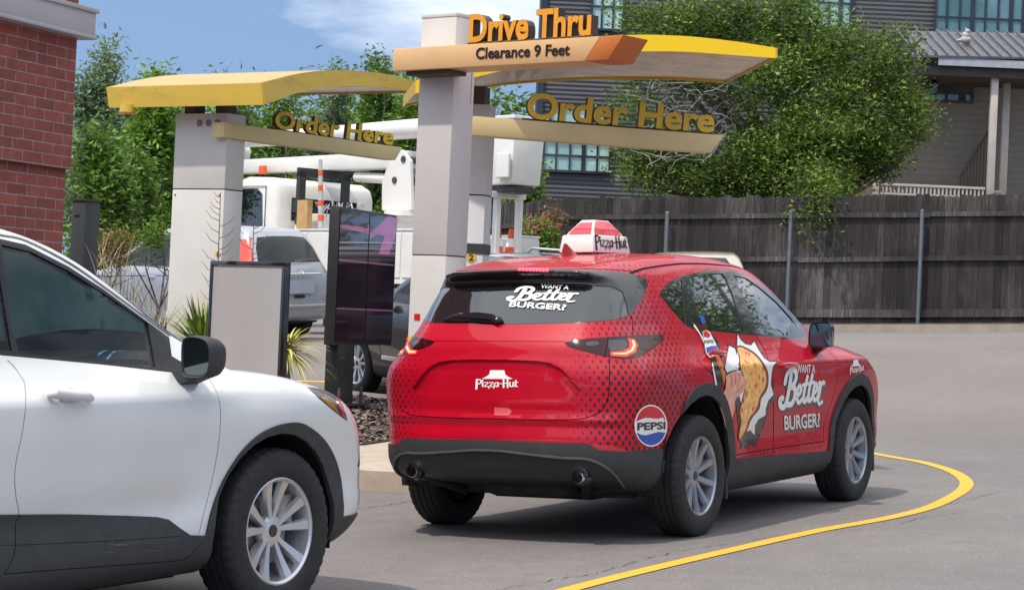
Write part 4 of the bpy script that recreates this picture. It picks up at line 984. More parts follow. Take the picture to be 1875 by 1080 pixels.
    for y in (-.37, .37):
        b = MB(); b.box((1.02, y, .62), (.50, .50, .16), bev=.05); b.X = Matrix.Translation((.72, y, .95)) @ Matrix.Rotation(R(-14), 4, 'Y'); b.box((0, 0, 0), (.14, .48, .62), bev=.05); b.box((-.02, 0, .42), (.10, .26, .18), bev=.04); b.build('front_seat', fb, car)
    b = MB(); b.box((.05, 0, .62), (.5, 1.2, .16), bev=.04); b.box((-.25, 0, .92), (.14, 1.2, .55), bev=.04); b.build('rear_seat', fb, car)
    b = MB(); b.X = Matrix.Translation((1.80, .37, 1.0)) @ Matrix.Rotation(R(65), 4, 'Y'); n = 28; b.tube([(.18*math.cos(2*math.pi*i/n), .18*math.sin(2*math.pi*i/n), 0) for i in range(n+1)], .015, 8); b.box((0, 0, 0), (.14, .12, .04), bev=.015); b.box((0, 0, 0), (.03, .34, .02)); b.build('steering_wheel', dk, car, smooth=True)
    def hp(u, v, o):
        h = cb.hit(u, v); g = cb.shape.grad(h[None])[0]; return Vector(h+g/np.linalg.norm(g)*o)
    for s in (1, -1):
        f2 = lambda w: Vector((w.x, w.y*s, w.z))
        b = MB(); p = [hp(82, 726, .012), hp(90, 727, .034), hp(122, 731, .040), hp(150, 732, .034), hp(164, 731, .010)]
        b.tube([f2(q) for q in p], [.014, .024, .022, .020, .014], 12); b.build('door_handle', M_WHITE, car, smooth=True)
        c = hp(126, 732, .001); b = MB(); b.ball(f2(c), .062, sc=(.9, .05, .75)); b.build('recess_shade', simple('handle_shadow', (.55, .55, .55), .4), car, smooth=True)  # shade in the recess painted as a grey disc behind the handle
        if s > 0:
            sa = Art(cb, car, (190, 995)); rg = random.Random(2); L = []
            for k in range(13):
                u, v = rg.uniform(135, 270), rg.uniform(985, 1012); a_ = rg.uniform(-.35, .12); l_ = rg.uniform(8, 42); L.append(([(u, v), (u+l_*.5, v+l_*.5*a_+rg.uniform(-1, 1)), (u+l_, v+l_*a_)], rg.uniform(.5, 1.2)))
            sa.lay('scratches', bm_strokes(L), simple('scratch_grey', (.10, .10, .105), .7), .0125)
        X = Matrix.Translation((2.13, s*1.00, 1.15)) @ Matrix.Rotation(s*R(-4), 4, 'Z') @ Matrix.Scale(.62, 4, (0, 1, 0)) @ Matrix.Scale(.7, 4, (1, 0, 0))
        pr = spline([(-.115, -.055), (-.115, .045), (-.08, .078), (.03, .076), (.095, .055), (.112, .01), (.10, -.055), (.06, -.085), (-.06, -.088), (-.10, -.08)], 3, True)
        if s < 0: pr = [(-y, z) for y, z in pr]
        n = len(pr)
        def ringmesh(b, rings, cap=True):
            vs = []
            for xx, k in rings: vs += [(xx, y*k, z*k) for y, z in pr]
            b.add(vs, [(r*n+i, r*n+(i+1) % n, (r+1)*n+(i+1) % n, (r+1)*n+i) for r in range(len(rings)-1) for i in range(n)]+([tuple(range((len(rings)-1)*n, len(rings)*n))] if cap else []))
        b = MB(); b.X = X; ringmesh(b, [(-.045, .90), (-.06, .93), (-.065, .98), (-.05, 1.02), (.02, 1.05), (.09, .95), (.14, .74), (.16, .4)]); m = b.build('wing_mirror', M_CLAD, car, smooth=True)
        b = MB(); b.X = X; b.add([(-.052, y*.88, z*.88) for y, z in pr], [tuple(range(n))]); b.build('mirror_glass', M_MIRROR, m)
        b = MB(); b.hexa([(2.10, s*.86, 1.02), (2.24, s*.86, 1.02), (2.24, s*.86, 1.09), (2.10, s*.86, 1.09)], [(2.10, s*1.0, 1.06), (2.20, s*1.0, 1.06), (2.20, s*1.0, 1.11), (2.10, s*1.0, 1.11)]); b.build('mirror_arm', M_CLAD, m, bevel=.008)
    return car, cb
white_car, white_cb = build_white_car()
# ------------------------------------------------------------------ the ground
def ground_mat():
    t = NT('pavement'); c = t.coord(); x, y, z = t.sep(c)
    n1 = t.noise(c, .35, 5); n2 = t.noise(c, 3.0, 6, .65); n3 = t.noise(c, 60, 3, .7)
    near = t.ramp(n1, [(.3, (.148, .134, .132)), (.7, (.190, .172, .167))]); far = t.ramp(n1, [(.3, (.155, .133, .124)), (.7, (.195, .170, .158))])
    f = t.math('ADD', t.math('MULTIPLY', t.math('SUBTRACT', t.math('ADD', y, t.math('MULTIPLY', t.noise(c, 1.2, 4), 3)), 21.5), .25), 0, clamp=True)
    col = t.mix(f, near, far)
    col = t.mix(t.math('MULTIPLY', t.ramp(n2, [(.35, .35), (.6, 0)]), t.math('SUBTRACT', 1, t.math('MULTIPLY', f, .75))), col, (.10, .092, .088), 'MIX')
    sp = t.ramp(n3, [(.30, .85), (.44, 0), (.58, 0), (.72, .65)]); col = t.mix(sp, col, t.ramp(n3, [(.45, (.09, .085, .08)), (.55, (.42, .39, .36))]))
    v = t.n('ShaderNodeTexVoronoi'); v.inputs['Scale'].default_value = 3.3; t.set(v.inputs['Vector'], t.vmul(c, (1, 1, .1)))
    col = t.mix(t.ramp(v.outputs['Distance'], [(.03, .8), (.045, 0)]), col, (.05, .045, .042))
    t.bump(t.noise(c, 90, 4, .7), .2, .003)
    return t.p(col=col, rough=.85)
def strip_mesh(name, mat, pts, w, dz, n=6, parent=None, smooth=True):
    """painted or cracked line following the ground"""
    P = spline(pts, n) if smooth else pts; vs = []; fs = []
    for i, p in enumerate(P):
        a = P[max(i-1, 0)]; b = P[min(i+1, len(P)-1)]; d = np.array([b[0]-a[0], b[1]-a[1]]); d /= np.hypot(*d)
        ww = w if not callable(w) else w(i/(len(P)-1))
        for s_ in (1, -1):
            X, Y = p[0]-d[1]*ww/2*s_, p[1]+d[0]*ww/2*s_; vs.append((X, Y, ground(X, Y)+dz))
    fs = [(2*i, 2*i+1, 2*i+3, 2*i+2) for i in range(len(P)-1)]
    me = bpy.data.meshes.new(name); me.from_pydata(vs, [], fs); me.update(); return link(name, me, mat, parent)
def build_ground():
    xs = list(np.arange(-14, 14.01, .5)); xs = [-300, -120, -60, -30, -20]+xs+[20, 30, 60, 120, 300]
    ys = [-60, -20]+list(np.arange(0, 46.01, .5))+[60, 100, 200, 500, 900]
    vs = [(x, y, float(ground(max(-20, min(20, x)), max(-20, min(60, y))))) for y in ys for x in xs]; n = len(xs)
    fs = [(j*n+i, j*n+i+1, (j+1)*n+i+1, (j+1)*n+i) for j in range(len(ys)-1) for i in range(n-1)]
    me = bpy.data.meshes.new('ground'); me.from_pydata(vs, [], fs); me.update()
    for p in me.polygons: p.use_smooth = True
    tag(link('ground', me, ground_mat()), kind='structure')
    # yellow lane line
    t = NT('yellow_paint'); c = t.coord(); ym = t.p(col=t.mix(t.ramp(t.noise(c, 14, 5, .7), [(.56, 0), (.80, .45)]), (.66, .37, .025), (.22, .19, .15)), rough=.7)
    px = [(760, 1160), (900, 1122), (1040, 1081), (1200, 1040), (1360, 1003), (1500, 972), (1620, 950), (1700, 930), (1748, 908), (1768, 892), (1766, 878), (1740, 862), (1690, 847), (1640, 838), (1600, 831), (1540, 818), (1450, 800), (1300, 775)]
    pts = [tuple(on_ground(u, v)[:2]) for u, v in px]
    tag(strip_mesh('road_marking', ym, pts, .105, .005), kind='structure')
    pts = [tuple(on_ground(u, v)[:2]) for u, v in ((540, 698), (600, 700), (640, 703), (760, 708))]
    tag(strip_mesh('road_marking', ym, pts, .12, .005), kind='structure')
    # joints and cracks
    dk = simple('crack', (.045, .04, .038), .9)
    cr = [[(640, 934), (700, 926), (770, 916)], [(900, 1082), (1010, 1062), (1090, 1052), (1180, 1024), (1240, 1010)], [(1240, 1010), (1400, 985), (1560, 960), (1700, 930), (1860, 895)], [(1640, 960), (1690, 948), (1760, 938)]]
    for k, L in enumerate(cr):
        pts = []
        for (u0, v0), (u1, v1) in zip(L[:-1], L[1:]):
            for i in range(10):
                q = i/10; p = on_ground(u0+(u1-u0)*q, v0+(v1-v0)*q); pts.append((p[0]+random.uniform(-.012, .012), p[1]+random.uniform(-.03, .03)))
        tag(strip_mesh('pavement_crack', dk, pts, (lambda q, k=k: .008 if k == 0 else max(.001, .004+.006*math.sin(q*37)*math.sin(q*91))), .0045, 1, smooth=False), kind='structure')
random.seed(5)
build_ground()
conc = simple('kerb_concrete', (.42, .35, .28), .85, .14, 5, .3, 80)
def slab(name, poly, h, mat, kind='structure', bev=.0, mound=0):
    """raised slab with a vertical edge that follows the ground"""
    bm = bmesh.new(); vs = [bm.verts.new((x, y, 0)) for x, y in poly]; bm.faces.new(vs)
    for ax in (0, 1):
        lo = min(p[ax] for p in poly); hi = max(p[ax] for p in poly); k = lo+.5
        while k < hi:
            bmesh.ops.bisect_plane(bm, geom=bm.verts[:]+bm.edges[:]+bm.faces[:], plane_co=(k, 0, 0) if ax == 0 else (0, k, 0), plane_no=(1, 0, 0) if ax == 0 else (0, 1, 0)); k += .5
    pl = np.array(poly)
    X = np.array([v.co.x for v in bm.verts]); Y = np.array([v.co.y for v in bm.verts]); d = -poly_sdf(X, Y, pl)
    for v, dd in zip(bm.verts, d): v.co.z = float(ground(v.co.x, v.co.y))+h+mound*float(sstep(0, 1.3, dd))
    be = [e for e in bm.edges if e.is_boundary]; r = bmesh.ops.extrude_edge_only(bm, edges=be)
    for g in r['geom']:
        if isinstance(g, bmesh.types.BMVert): g.co.z -= h+.1
    bmesh.ops.recalc_face_normals(bm, faces=bm.faces[:]); me = bpy.data.meshes.new(name); bm.to_mesh(me); bm.free()
    return tag(link(name, me, mat), kind=kind)
ISL = [(-12, 26.8), (-.95, 16.22), (-.78, 16.10), (-.62, 16.06), (-.48, 16.12), (-.38, 16.25), (-.15, 17.4), (-.75, 24.2), (-12, 33.5)]
slab('kerb', ISL, .15, conc)
t_ = NT('mulch'); c_ = t_.coord(); n_ = t_.noise(c_, 38, 5, .75); t_.bump(n_, 1.0, .03)
M_MULCH = t_.p(col=t_.ramp(n_, [(.3, (.018, .012, .009)), (.55, (.075, .052, .042)), (.75, (.20, .155, .13))]), rough=.95)
MUL = [(-11.6, 28), (-1.50, 19.15), (-1.25, 19.35), (-1.02, 20.0), (-.85, 22), (-1.0, 23.9), (-11.6, 32.6)]
mulch = slab('mulch_bed', MUL, .165, M_MULCH, mound=.16)
def mulch_z(X, Y): return float(ground(X, Y))+.165+.16*float(sstep(0, 1.3, -poly_sdf(np.array([X]), np.array([Y]), np.array(MUL))[0]))
# loose bark chips
def chips():
    rng = np.random.default_rng(3); b = MB(); n = 0
    while n < 2600:
        X, Y = rng.uniform(-2.6, -.85), rng.uniform(19.1, 24.4)
        if poly_sdf(np.array([X]), np.array([Y]), np.array(MUL))[0] > -.03: continue
        n += 1; l, w = rng.uniform(.02, .06), rng.uniform(.008, .02); a = rng.uniform(0, math.pi); z = mulch_z(X, Y)+.006
        c, s_ = math.cos(a), math.sin(a); tz = rng.uniform(-.02, .02)
        b.add([(X-c*l+s_*w, Y-s_*l-c*w, z-tz), (X+c*l+s_*w, Y+s_*l-c*w, z+tz), (X+c*l-s_*w, Y+s_*l+c*w, z+tz+.008), (X-c*l-s_*w, Y-s_*l+c*w, z-tz+.008)], [(0, 1, 2, 3)])
    t = NT('bark'); o = t.n('ShaderNodeTexNoise'); t.set(o.inputs['Vector'], t.coord()); o.inputs['Scale'].default_value = 25
    tag(b.build('bark_chips', t.p(col=t.ramp(o.outputs[0], [(.35, (.03, .02, .015)), (.5, (.12, .085, .07)), (.65, (.30, .24, .20))]), rough=.9)), kind='stuff')
chips()
# far kerb and planting strip by the fence
def far_strip():
    P = []
    for u in range(900, 2101, 100):
        X = (u-937.5)/4000*39.4; P.append(X)
    vs = []; fs = []
    for i, X in enumerate(P):
        for Y, dz in ((39.0, 0), (39.0, .14), (39.15, .14)): vs.append((X*1.0, Y, float(ground(X, Y))+dz))
    fs = [(3*i+j, 3*i+j+1, 3*i+j+4, 3*i+j+3) for i in range(len(P)-1) for j in (0, 1)]
    me = bpy.data.meshes.new('kerb'); me.from_pydata(vs, [], fs); tag(link('kerb', me, simple('far_kerb', (.36, .31, .27), .85, .15, 4)), kind='structure')
    vs = []
    for X in P:
        for Y, dz in ((39.15, .13), (41.6, .16)): vs.append((X, Y, float(ground(X, Y))+dz))
    fs = [(2*i, 2*i+1, 2*i+3, 2*i+2) for i in range(len(P)-1)]
    t = NT('soil'); n = t.noise(t.coord(), 14, 5, .7); t.bump(n, .8, .03)
    me = bpy.data.meshes.new('soil_strip'); me.from_pydata(vs, [], fs); tag(link('soil_strip', me, t.p(col=t.ramp(n, [(.35, (.03, .022, .018)), (.65, (.11, .085, .07))]), rough=.95)), kind='structure')
far_strip()
# ------------------------------------------------------------------ drive-thru structures
M_CREAM = simple('cream_panel', (.60, .575, .545), .45, .05, 2.5)
M_GREYP = simple('shaded_panel', (.62, .61, .61), .45, .05, 2.5)  # grey of the post's shaded side put into its panel colour
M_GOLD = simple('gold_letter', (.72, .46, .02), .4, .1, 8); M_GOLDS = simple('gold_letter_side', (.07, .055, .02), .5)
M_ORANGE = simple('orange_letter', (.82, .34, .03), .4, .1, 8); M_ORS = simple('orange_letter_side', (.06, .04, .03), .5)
M_TAN = simple('tan_beam', (.68, .54, .27), .45, .08, 2); M_PEACH = simple('peach_beam', (.74, .46, .22), .45, .06, 2); M_RUST = simple('rust_panel', (.50, .15, .03), .45, .08, 3)
def yellow_mat(name, col, dirt=.35):
    t = NT(name); c = t.coord(); n = t.noise(t.vmul(c, (1, 1, 3)), 2.2, 6, .65); d = t.noise(c, 11, 5, .7)
    cc = t.mix(t.ramp(n, [(.5, 0), (.8, dirt)]), col, (.33, .20, .05)); cc = t.mix(t.ramp(d, [(.62, 0), (.75, dirt)]), cc, (.12, .08, .04))
    return t.p(col=cc, rough=.42)
M_YEL = yellow_mat('canopy_yellow', (.80, .54, .01), .12); M_YELD = yellow_mat('weathered_yellow', (.60, .40, .05), .5)
M_YTOP = yellow_mat('faded_canopy_top', (.55, .34, .11), .5)
def steel_under():
    t = NT('canopy_underside'); c = t.coord(); n = t.noise(t.vmul(c, (1, 3, 1)), 3, 4)
    return t.p(col=t.ramp(n, [(.3, (.34, .23, .13)), (.7, (.72, .55, .38))]), rough=.22, metal=.75)
M_UND = steel_under()
def V3(p): return Vector(p)
def slantbox(b, p0, p1, h, dep, cut=0):
    """level beam: front-top edge from p0 to p1, height h, depth dep (away from the viewer), slanted right end"""
    p0, p1 = V3(p0), V3(p1); d = (p1-p0); d.z = 0; d.normalize(); n = Vector((-d.y, d.x, 0)); up = Vector((0, 0, 1))
    if n.y < 0: n = -n
    q = p1-d*cut
    b.hexa([p0-up*h, q-up*h, p1, p0], [p0-up*h+n*dep, q-up*h+n*dep, p1+n*dep, p0+n*dep]); return b
def letters(name, txt, BL, BR, hgt, dep, matf, mats, parent, bold=0, lean=0, wlab=None):
    """standing letters with real thickness between two points of the beam's top"""
    BL, BR = V3(BL), V3(BR); d = BR-BL; L = d.length; d.normalize(); n = Vector((-d.y, d.x, 0)).normalized()
    if n.y < 0: n = -n
    up = Vector((0, 0, 1)); full = bm_text(txt, 1, bold=bold); xs = [v.co.x for v in full.verts]; ys = [v.co.y for v in full.verts]; x0, x1, y0, y1 = min(xs), max(xs), min(ys), max(ys)
    me = bpy.data.meshes.new('f'); full.to_mesh(me); full.free()
    bm = bmesh.new(); bm.from_mesh(me); bpy.data.meshes.remove(me)
    # separate letters by islands, dots joined to their stems
    seen = set(); isl = []
    for f in bm.faces:
        if f in seen: continue
        st = [f]; cur = []; seen.add(f)
        while st:
            g = st.pop(); cur.append(g)
            for v in g.verts:
                for h in v.link_faces:
                    if h not in seen: seen.add(h); st.append(h)
        isl.append(cur)
    def rng(c): X = [v.co.x for f in c for v in f.verts]; return min(X), max(X)
    isl.sort(key=lambda c: rng(c)[0]); groups = []
    for c in isl:
        a, b_ = rng(c)
        if groups and a < groups[-1][1]-.02: groups[-1][0].extend(c); groups[-1][1] = max(groups[-1][1], b_)
        else: groups.append([list(c), b_])
    for cs, _ in groups:
        vm = {}; vs = []; fs = []; edges = {}
        for f in cs:
            ids = []
            for v in f.verts:
                if v not in vm:
                    vm[v] = len(vs); a = (v.co.x-x0)/(x1-x0); b_ = (v.co.y-y0)/(y1-y0); vs.append(BL+d*(a*L)+up*(b_*hgt)+d*(lean*b_*hgt))
                ids.append(vm[v])
            fs.append(ids)
            for i in range(len(ids)): edges[(ids[i], ids[(i+1) % len(ids)])] = 1
        n0 = len(vs); allv = [p-n*dep/2 for p in vs]+[p+n*dep/2 for p in vs]; F = [list(f) for f in fs]+[[i+n0 for i in f[::-1]] for f in fs]; mi = [0]*len(fs)+[1]*len(fs)
        for (a, b_) in edges:
            if (b_, a) not in edges: F.append([b_, a, a+n0, b_+n0]); mi.append(1)
        m2 = bpy.data.meshes.new(name); m2.from_pydata([tuple(p) for p in allv], [], F); m2.update(); m2.polygons.foreach_set('material_index', mi)
        link(name, m2, [matf, mats], parent)
    bm.free()
def column(b, c, a, bb, ang, z0, z1, taper=0):
    """a wide (facing the viewer), bb deep; ang = rotation; c = centre"""
    f = Vector((math.sin(R(ang)), math.cos(R(ang)), 0)); r = Vector((f.y, -f.x, 0)); C0 = V3((c[0], c[1], z0)); C1 = V3((c[0], c[1], z1)); k = 1-taper
    q = lambda C, k: [C-r*a/2*k-f*bb/2*k, C+r*a/2*k-f*bb/2*k, C+r*a/2*k+f*bb/2*k, C-r*a/2*k+f*bb/2*k]
    b.hexa(q(C0, 1), q(C1, k)); return f, r
def build_gate():
    g = empty('clearance_gate', label='tall cream post carrying the Drive Thru letters over the clearance bar', cat='clearance bar')
    X, Y = (801-937.5)/4000*17.1, 17.1; zg = float(ground(X, Y))+.15
    zj = float(at(780, 467, 17.0)[2]); zt = float(at(800, 28, 17.1)[2])
    b = MB(); f, r = column(b, (X, Y), .362, .245, 40, zg-.05, zj-.004); b.build('post', M_CREAM, g, bevel=.006)
    b = MB(); column(b, (X, Y), .362, .245, 40, zj+.004, zt-.03); b.build('post', M_CREAM, g, bevel=.006)
    b = MB(); column(b, (X, Y), .350, .232, 40, zj-.01, zj+.01); b.build('post_joint', M_GAP, g)
    b = MB(); column(b, (X, Y), .372, .255, 40, zt-.03, zt); b.build('post_cap', M_CREAM, g, bevel=.004)
    b = MB(); column(b, (X, Y), .40, .29, 40, zg-.05, zg+.03); b.build('base_plate', M_IRON, g)
    P0, P1 = at(720, 90, 17.0), at(1142, 54, 15.55); P1[2] = P0[2]; Pm = P0+(P1-P0)*.905
    b = MB(); slantbox(b, P0, Pm, .172, .30, .13); b.build('clearance_bar', M_PEACH, g, bevel=.004)
    d = V3(P1-P0).normalized(); n = Vector((-d.y, d.x, 0)); up = Vector((0, 0, 1)); q0 = V3(Pm)+d*.003; e = q0-d*.13-up*.172; p1 = V3(P1); p1b = p1-d*.13-up*.172
    b = MB(); b.hexa([e, p1b, p1, q0], [e+n*.30, p1b+n*.30, p1+n*.30, q0+n*.30]); b.build('bar_end', M_RUST, g, bevel=.004)
    b = MB(); fr = V3(P0)-up*.176; b.hexa([fr+d*.10+n*.05, fr+d*.55+n*.05, fr+d*.55+n*.05-up*.03, fr+d*.10+n*.05-up*.03], [fr+d*.10+n*.25, fr+d*.55+n*.25, fr+d*.55+n*.25-up*.03, fr+d*.10+n*.25-up*.03]); b.build('bar_bracket', M_IRON, g)
    def onbar(u, dz, off=-.004):
        # point on the bar's front face below pixel column u
        lo, hi = 0, 1
        for _ in range(30):
            m = (lo+hi)/2
            if pix(P0+(P1-P0)*m)[0] < u: lo = m
            else: hi = m
        return V3(P0+(P1-P0)*lo)+up*dz+n*off
    letters('clearance_lettering', 'Clearance 9 Feet', onbar(873, -.118), onbar(1045, -.128), .088, .004, M_KDEC, M_KDEC, g, .022)
    b = MB(); a0, a1 = onbar(853, .006, .02), onbar(1082, .006, .02); b.tube([a0, a1], .009, 6); b.tube([a0+n*.07, a1+n*.07], .009, 6); b.build('letter_rail', M_GOLDS, g)
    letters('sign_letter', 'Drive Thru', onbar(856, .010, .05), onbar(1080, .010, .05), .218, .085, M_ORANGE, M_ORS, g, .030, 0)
    # stickers low on the post, hanging chain of rivets on its right face
    b = MB()
    rr = V3((math.cos(R(40)), -math.sin(R(40)), 0)); ff = V3((math.sin(R(40)), math.cos(R(40)), 0)); C = V3((X, Y, 0))
    for i in range(22): b.ball(C+rr*.183+ff*.085+up*(float(at(860, 128, 17)[2])-i*.0125), .0035, 6, 4)
    b.build('rivet_row', M_KDEC, g)
    zc = float(at(758, 580, 17)[2]); b = MB(); q = C-ff*.1245; 
    b.hexa([q-rr*.12+up*(zc-.025), q-rr*.06+up*(zc-.025), q-rr*.06+up*(zc+.025), q-rr*.12+up*(zc+.025)], [q-rr*.12+up*(zc-.025)-ff*.002, q-rr*.06+up*(zc-.025)-ff*.002, q-rr*.06+up*(zc+.025)-ff*.002, q-rr*.12+up*(zc+.025)-ff*.002]); b.build('red_sticker', M_RDEC, g)
    b = MB(); z2 = zc+.03; q = C-ff*.1245; zl = zg
    b.hexa([q-rr*.178+up*(zc-.22), q+rr*.10+up*(zc-.22), q+rr*.10+up*(zc-.05-.10), q-rr*.178+up*(zc-.15)], [q-rr*.178+up*(zc-.22)-ff*.003, q+rr*.10+up*(zc-.22)-ff*.003, q+rr*.10+up*(zc-.15)-ff*.003, q-rr*.178+up*(zc-.15)-ff*.003]); b.build('yellow_sticker', M_YEL, g)
build_gate()
def loft_canopy(g, near, far, mats, top_mat, n=10, end_mat=None):
    """near/far: lists of (bottom point, top point); builds fascia, underside and roof of a curved canopy"""
    nb, ntp = spline([p[0] for p in near], n), spline([p[1] for p in near], n); fb_, ft = spline([p[0] for p in far], n), spline([p[1] for p in far], n)
    m = min(len(nb), len(fb_))
    def rs(L): L = np.array(L); t = np.linspace(0, len(L)-1, 24); i = np.minimum(t.astype(int), len(L)-2); w = (t-i)[:, None]; return L[i]*(1-w)+L[i+1]*w
    nb, ntp, fb_, ft = map(rs, (nb, ntp, fb_, ft)); m = 24
    def band(name, A, B, mat, th):
        b = MB(); A = [V3(p) for p in A]; B = [V3(p) for p in B]; b.add(A+B, [(i, i+1, m+i+1, m+i) for i in range(m-1)]); o = b.build(name, mat, g)
        s_ = o.modifiers.new('s', 'SOLIDIFY'); s_.thickness = th; s_.offset = 0; return o
    band('fascia', nb, ntp, mats[0], .02); band('fascia', fb_, ft, mats[0], .02)
    ins = .02; band('underside', nb+(fb_-nb)*.01+[0, 0, ins], fb_-(fb_-nb)*.01+[0, 0, ins], M_UND, .012)
    band('roof', ntp+(ft-ntp)*.01-[0, 0, .004], ft-(ft-ntp)*.01-[0, 0, .004], top_mat, .012)
    for k in (0, m-1):
        b = MB(); d = V3(fb_[k]-nb[k]).normalized(); o = (V3(nb[1]-nb[0]) if k == 0 else V3(nb[-2]-nb[-1])).normalized()*.012
        b.hexa([V3(nb[k]), V3(fb_[k]), V3(ft[k]), V3(ntp[k])], [V3(nb[k])-o, V3(fb_[k])-o, V3(ft[k])-o, V3(ntp[k])-o]); b.build('end_fascia', mats[1], g)
def build_canopy_left():
    g = empty('order_canopy', label='weathered yellow order canopy on the wide post marked 1', cat='canopy')
    Y0 = 22.4
    cx = (372-937.5)/4000*22.55; C = V3((cx, 22.55, 0)); ang = 33
    zg = float(ground(cx, 22.55))+.15; zt = float(at(380, 208, 22.4)[2]); zj = float(at(360, 346, 22.4)[2])
    for z0, z1 in ((zg, zj-.005), (zj+.005, zt)):
        b = MB(); f, r = column(b, (cx, 22.55), .70, .29, ang, z0, z1); b.build('post', M_CREAM, g, bevel=.006)
    b = MB(); column(b, (cx, 22.55), .69, .28, ang, zj-.01, zj+.01); b.build('post_joint', M_GAP, g)
    up = Vector((0, 0, 1))
    for k in (-.02, .10, .22):
        b = MB(); q = C+up*(zt-.10)-f*.1465+r*k
        b.X = Matrix.Translation(q) @ Matrix.Rotation(-R(ang), 4, 'Z') @ Matrix.Rotation(R(90), 4, 'X'); b.lathe([(0, 0), (.034, 0), (.036, .006), (0, .006)], 20, 'z'); o = b.build('round_vent', simple('vent_metal', (.20, .17, .15), .5), g)
        b = MB(); b.X = Matrix.Translation(q) @ Matrix.Rotation(-R(ang), 4, 'Z')
        for j in range(-2, 3): b.box((j*.012, -.008, 0), (.004, .004, .055))
        b.build('vent_slats', simple('vent_slat', (.34, .30, .26), .5), o)
    # badge
    q = C+f*-.1465+r*.305+up*float(at(424, 467, 22.4)[2]); b = MB(); b.X = Matrix.Translation(q) @ Matrix.Rotation(-R(ang), 4, 'Z') @ Matrix.Rotation(R(90), 4, 'X'); b.lathe([(0, .004), (.032, .004), (.032, 0), (0, 0)], 24, 'z'); o = b.build('number_badge', simple('badge_yellow', (.66, .36, .05), .5), g)
    letters('badge_number', '1', q-f*.006-r*.008-up*.02, q-f*.006+r*.008-up*.02, .04, .002, M_KDEC, M_KDEC, o, .02)
    for z in (zj-.06,):
        for k in (-.31, .29):
            b = MB(); b.ball(C-f*.146+r*k+up*z, .010, 8, 6); b.build('bolt', M_IRON, g)
    for k in (-.22, .20):
        b = MB(); b.X = Matrix.Translation(C+r*k+up*(zt+.04)) @ Matrix.Rotation(-R(ang), 4, 'Z'); b.box((0, 0, 0), (.14, .16, .12)); b.build('roof_bracket', simple('brown_steel', (.07, .05, .045), .6), g)
    b = MB(); pA = at(411, 224, 22.15); pB = at(737, 270, 24.55); pB[2] = pA[2]; slantbox(b, pA, pB, .152, .16, .12); b.build('order_bar', M_TAN, g, bevel=.003)
    d = V3(pB-pA).normalized(); n = Vector((-d.y, d.x, 0)); n = n if n.y > 0 else -n
    def onb(u, dz, off):
        lo, hi = 0, 1
        for _ in range(30):
            m = (lo+hi)/2
            if pix(pA+(pB-pA)*m)[0] < u: lo = m
            else: hi = m
        return V3(pA+(pB-pA)*lo)+up*dz+n*off
    b = MB(); b.tube([onb(498, .006, .05), onb(719, .006, .05)], .010, 6); b.build('letter_rail', M_GOLDS, g)
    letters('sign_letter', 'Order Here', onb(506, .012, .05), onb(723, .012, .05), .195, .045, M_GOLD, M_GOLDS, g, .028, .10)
    # curved roof
    A = lambda u, v, Y: np.array(at(u, v, Y))
    near = [(A(483, 192, 21.6), A(480, 152, 21.6)), (A(555, 168, 22.25), A(552, 135, 22.25)), (A(625, 159, 22.8), A(622, 129, 22.8)), (A(700, 160, 23.35), A(698, 135, 23.35)), (A(760, 170, 23.8), A(760, 149, 23.8))]
    L = A(201, 195, 22.7)-A(483, 192, 21.6); L[2] = 0
    far = [(p+L, q+L) for p, q in near]; far[0] = (far[0][0], A(196, 160, 22.7))
    loft_canopy(g, near, far, (M_YELD, M_YELD), M_YTOP)
    b = MB(); c = at(234, 193, 22.55); b.X = Matrix.Translation(V3(c)-up*.055); b.lathe([(0, .06), (.075, .06), (.085, -.02), (.07, -.045), (0, -.045)], 24, 'z'); o = b.build('security_camera', M_YELD, g, smooth=True)
    b = MB(); b.ball(V3(c)-up*.098, .048, 16, 8, (1, 1, .7)); b.build('camera_dome', M_TINT, o, smooth=True)
build_canopy_left()
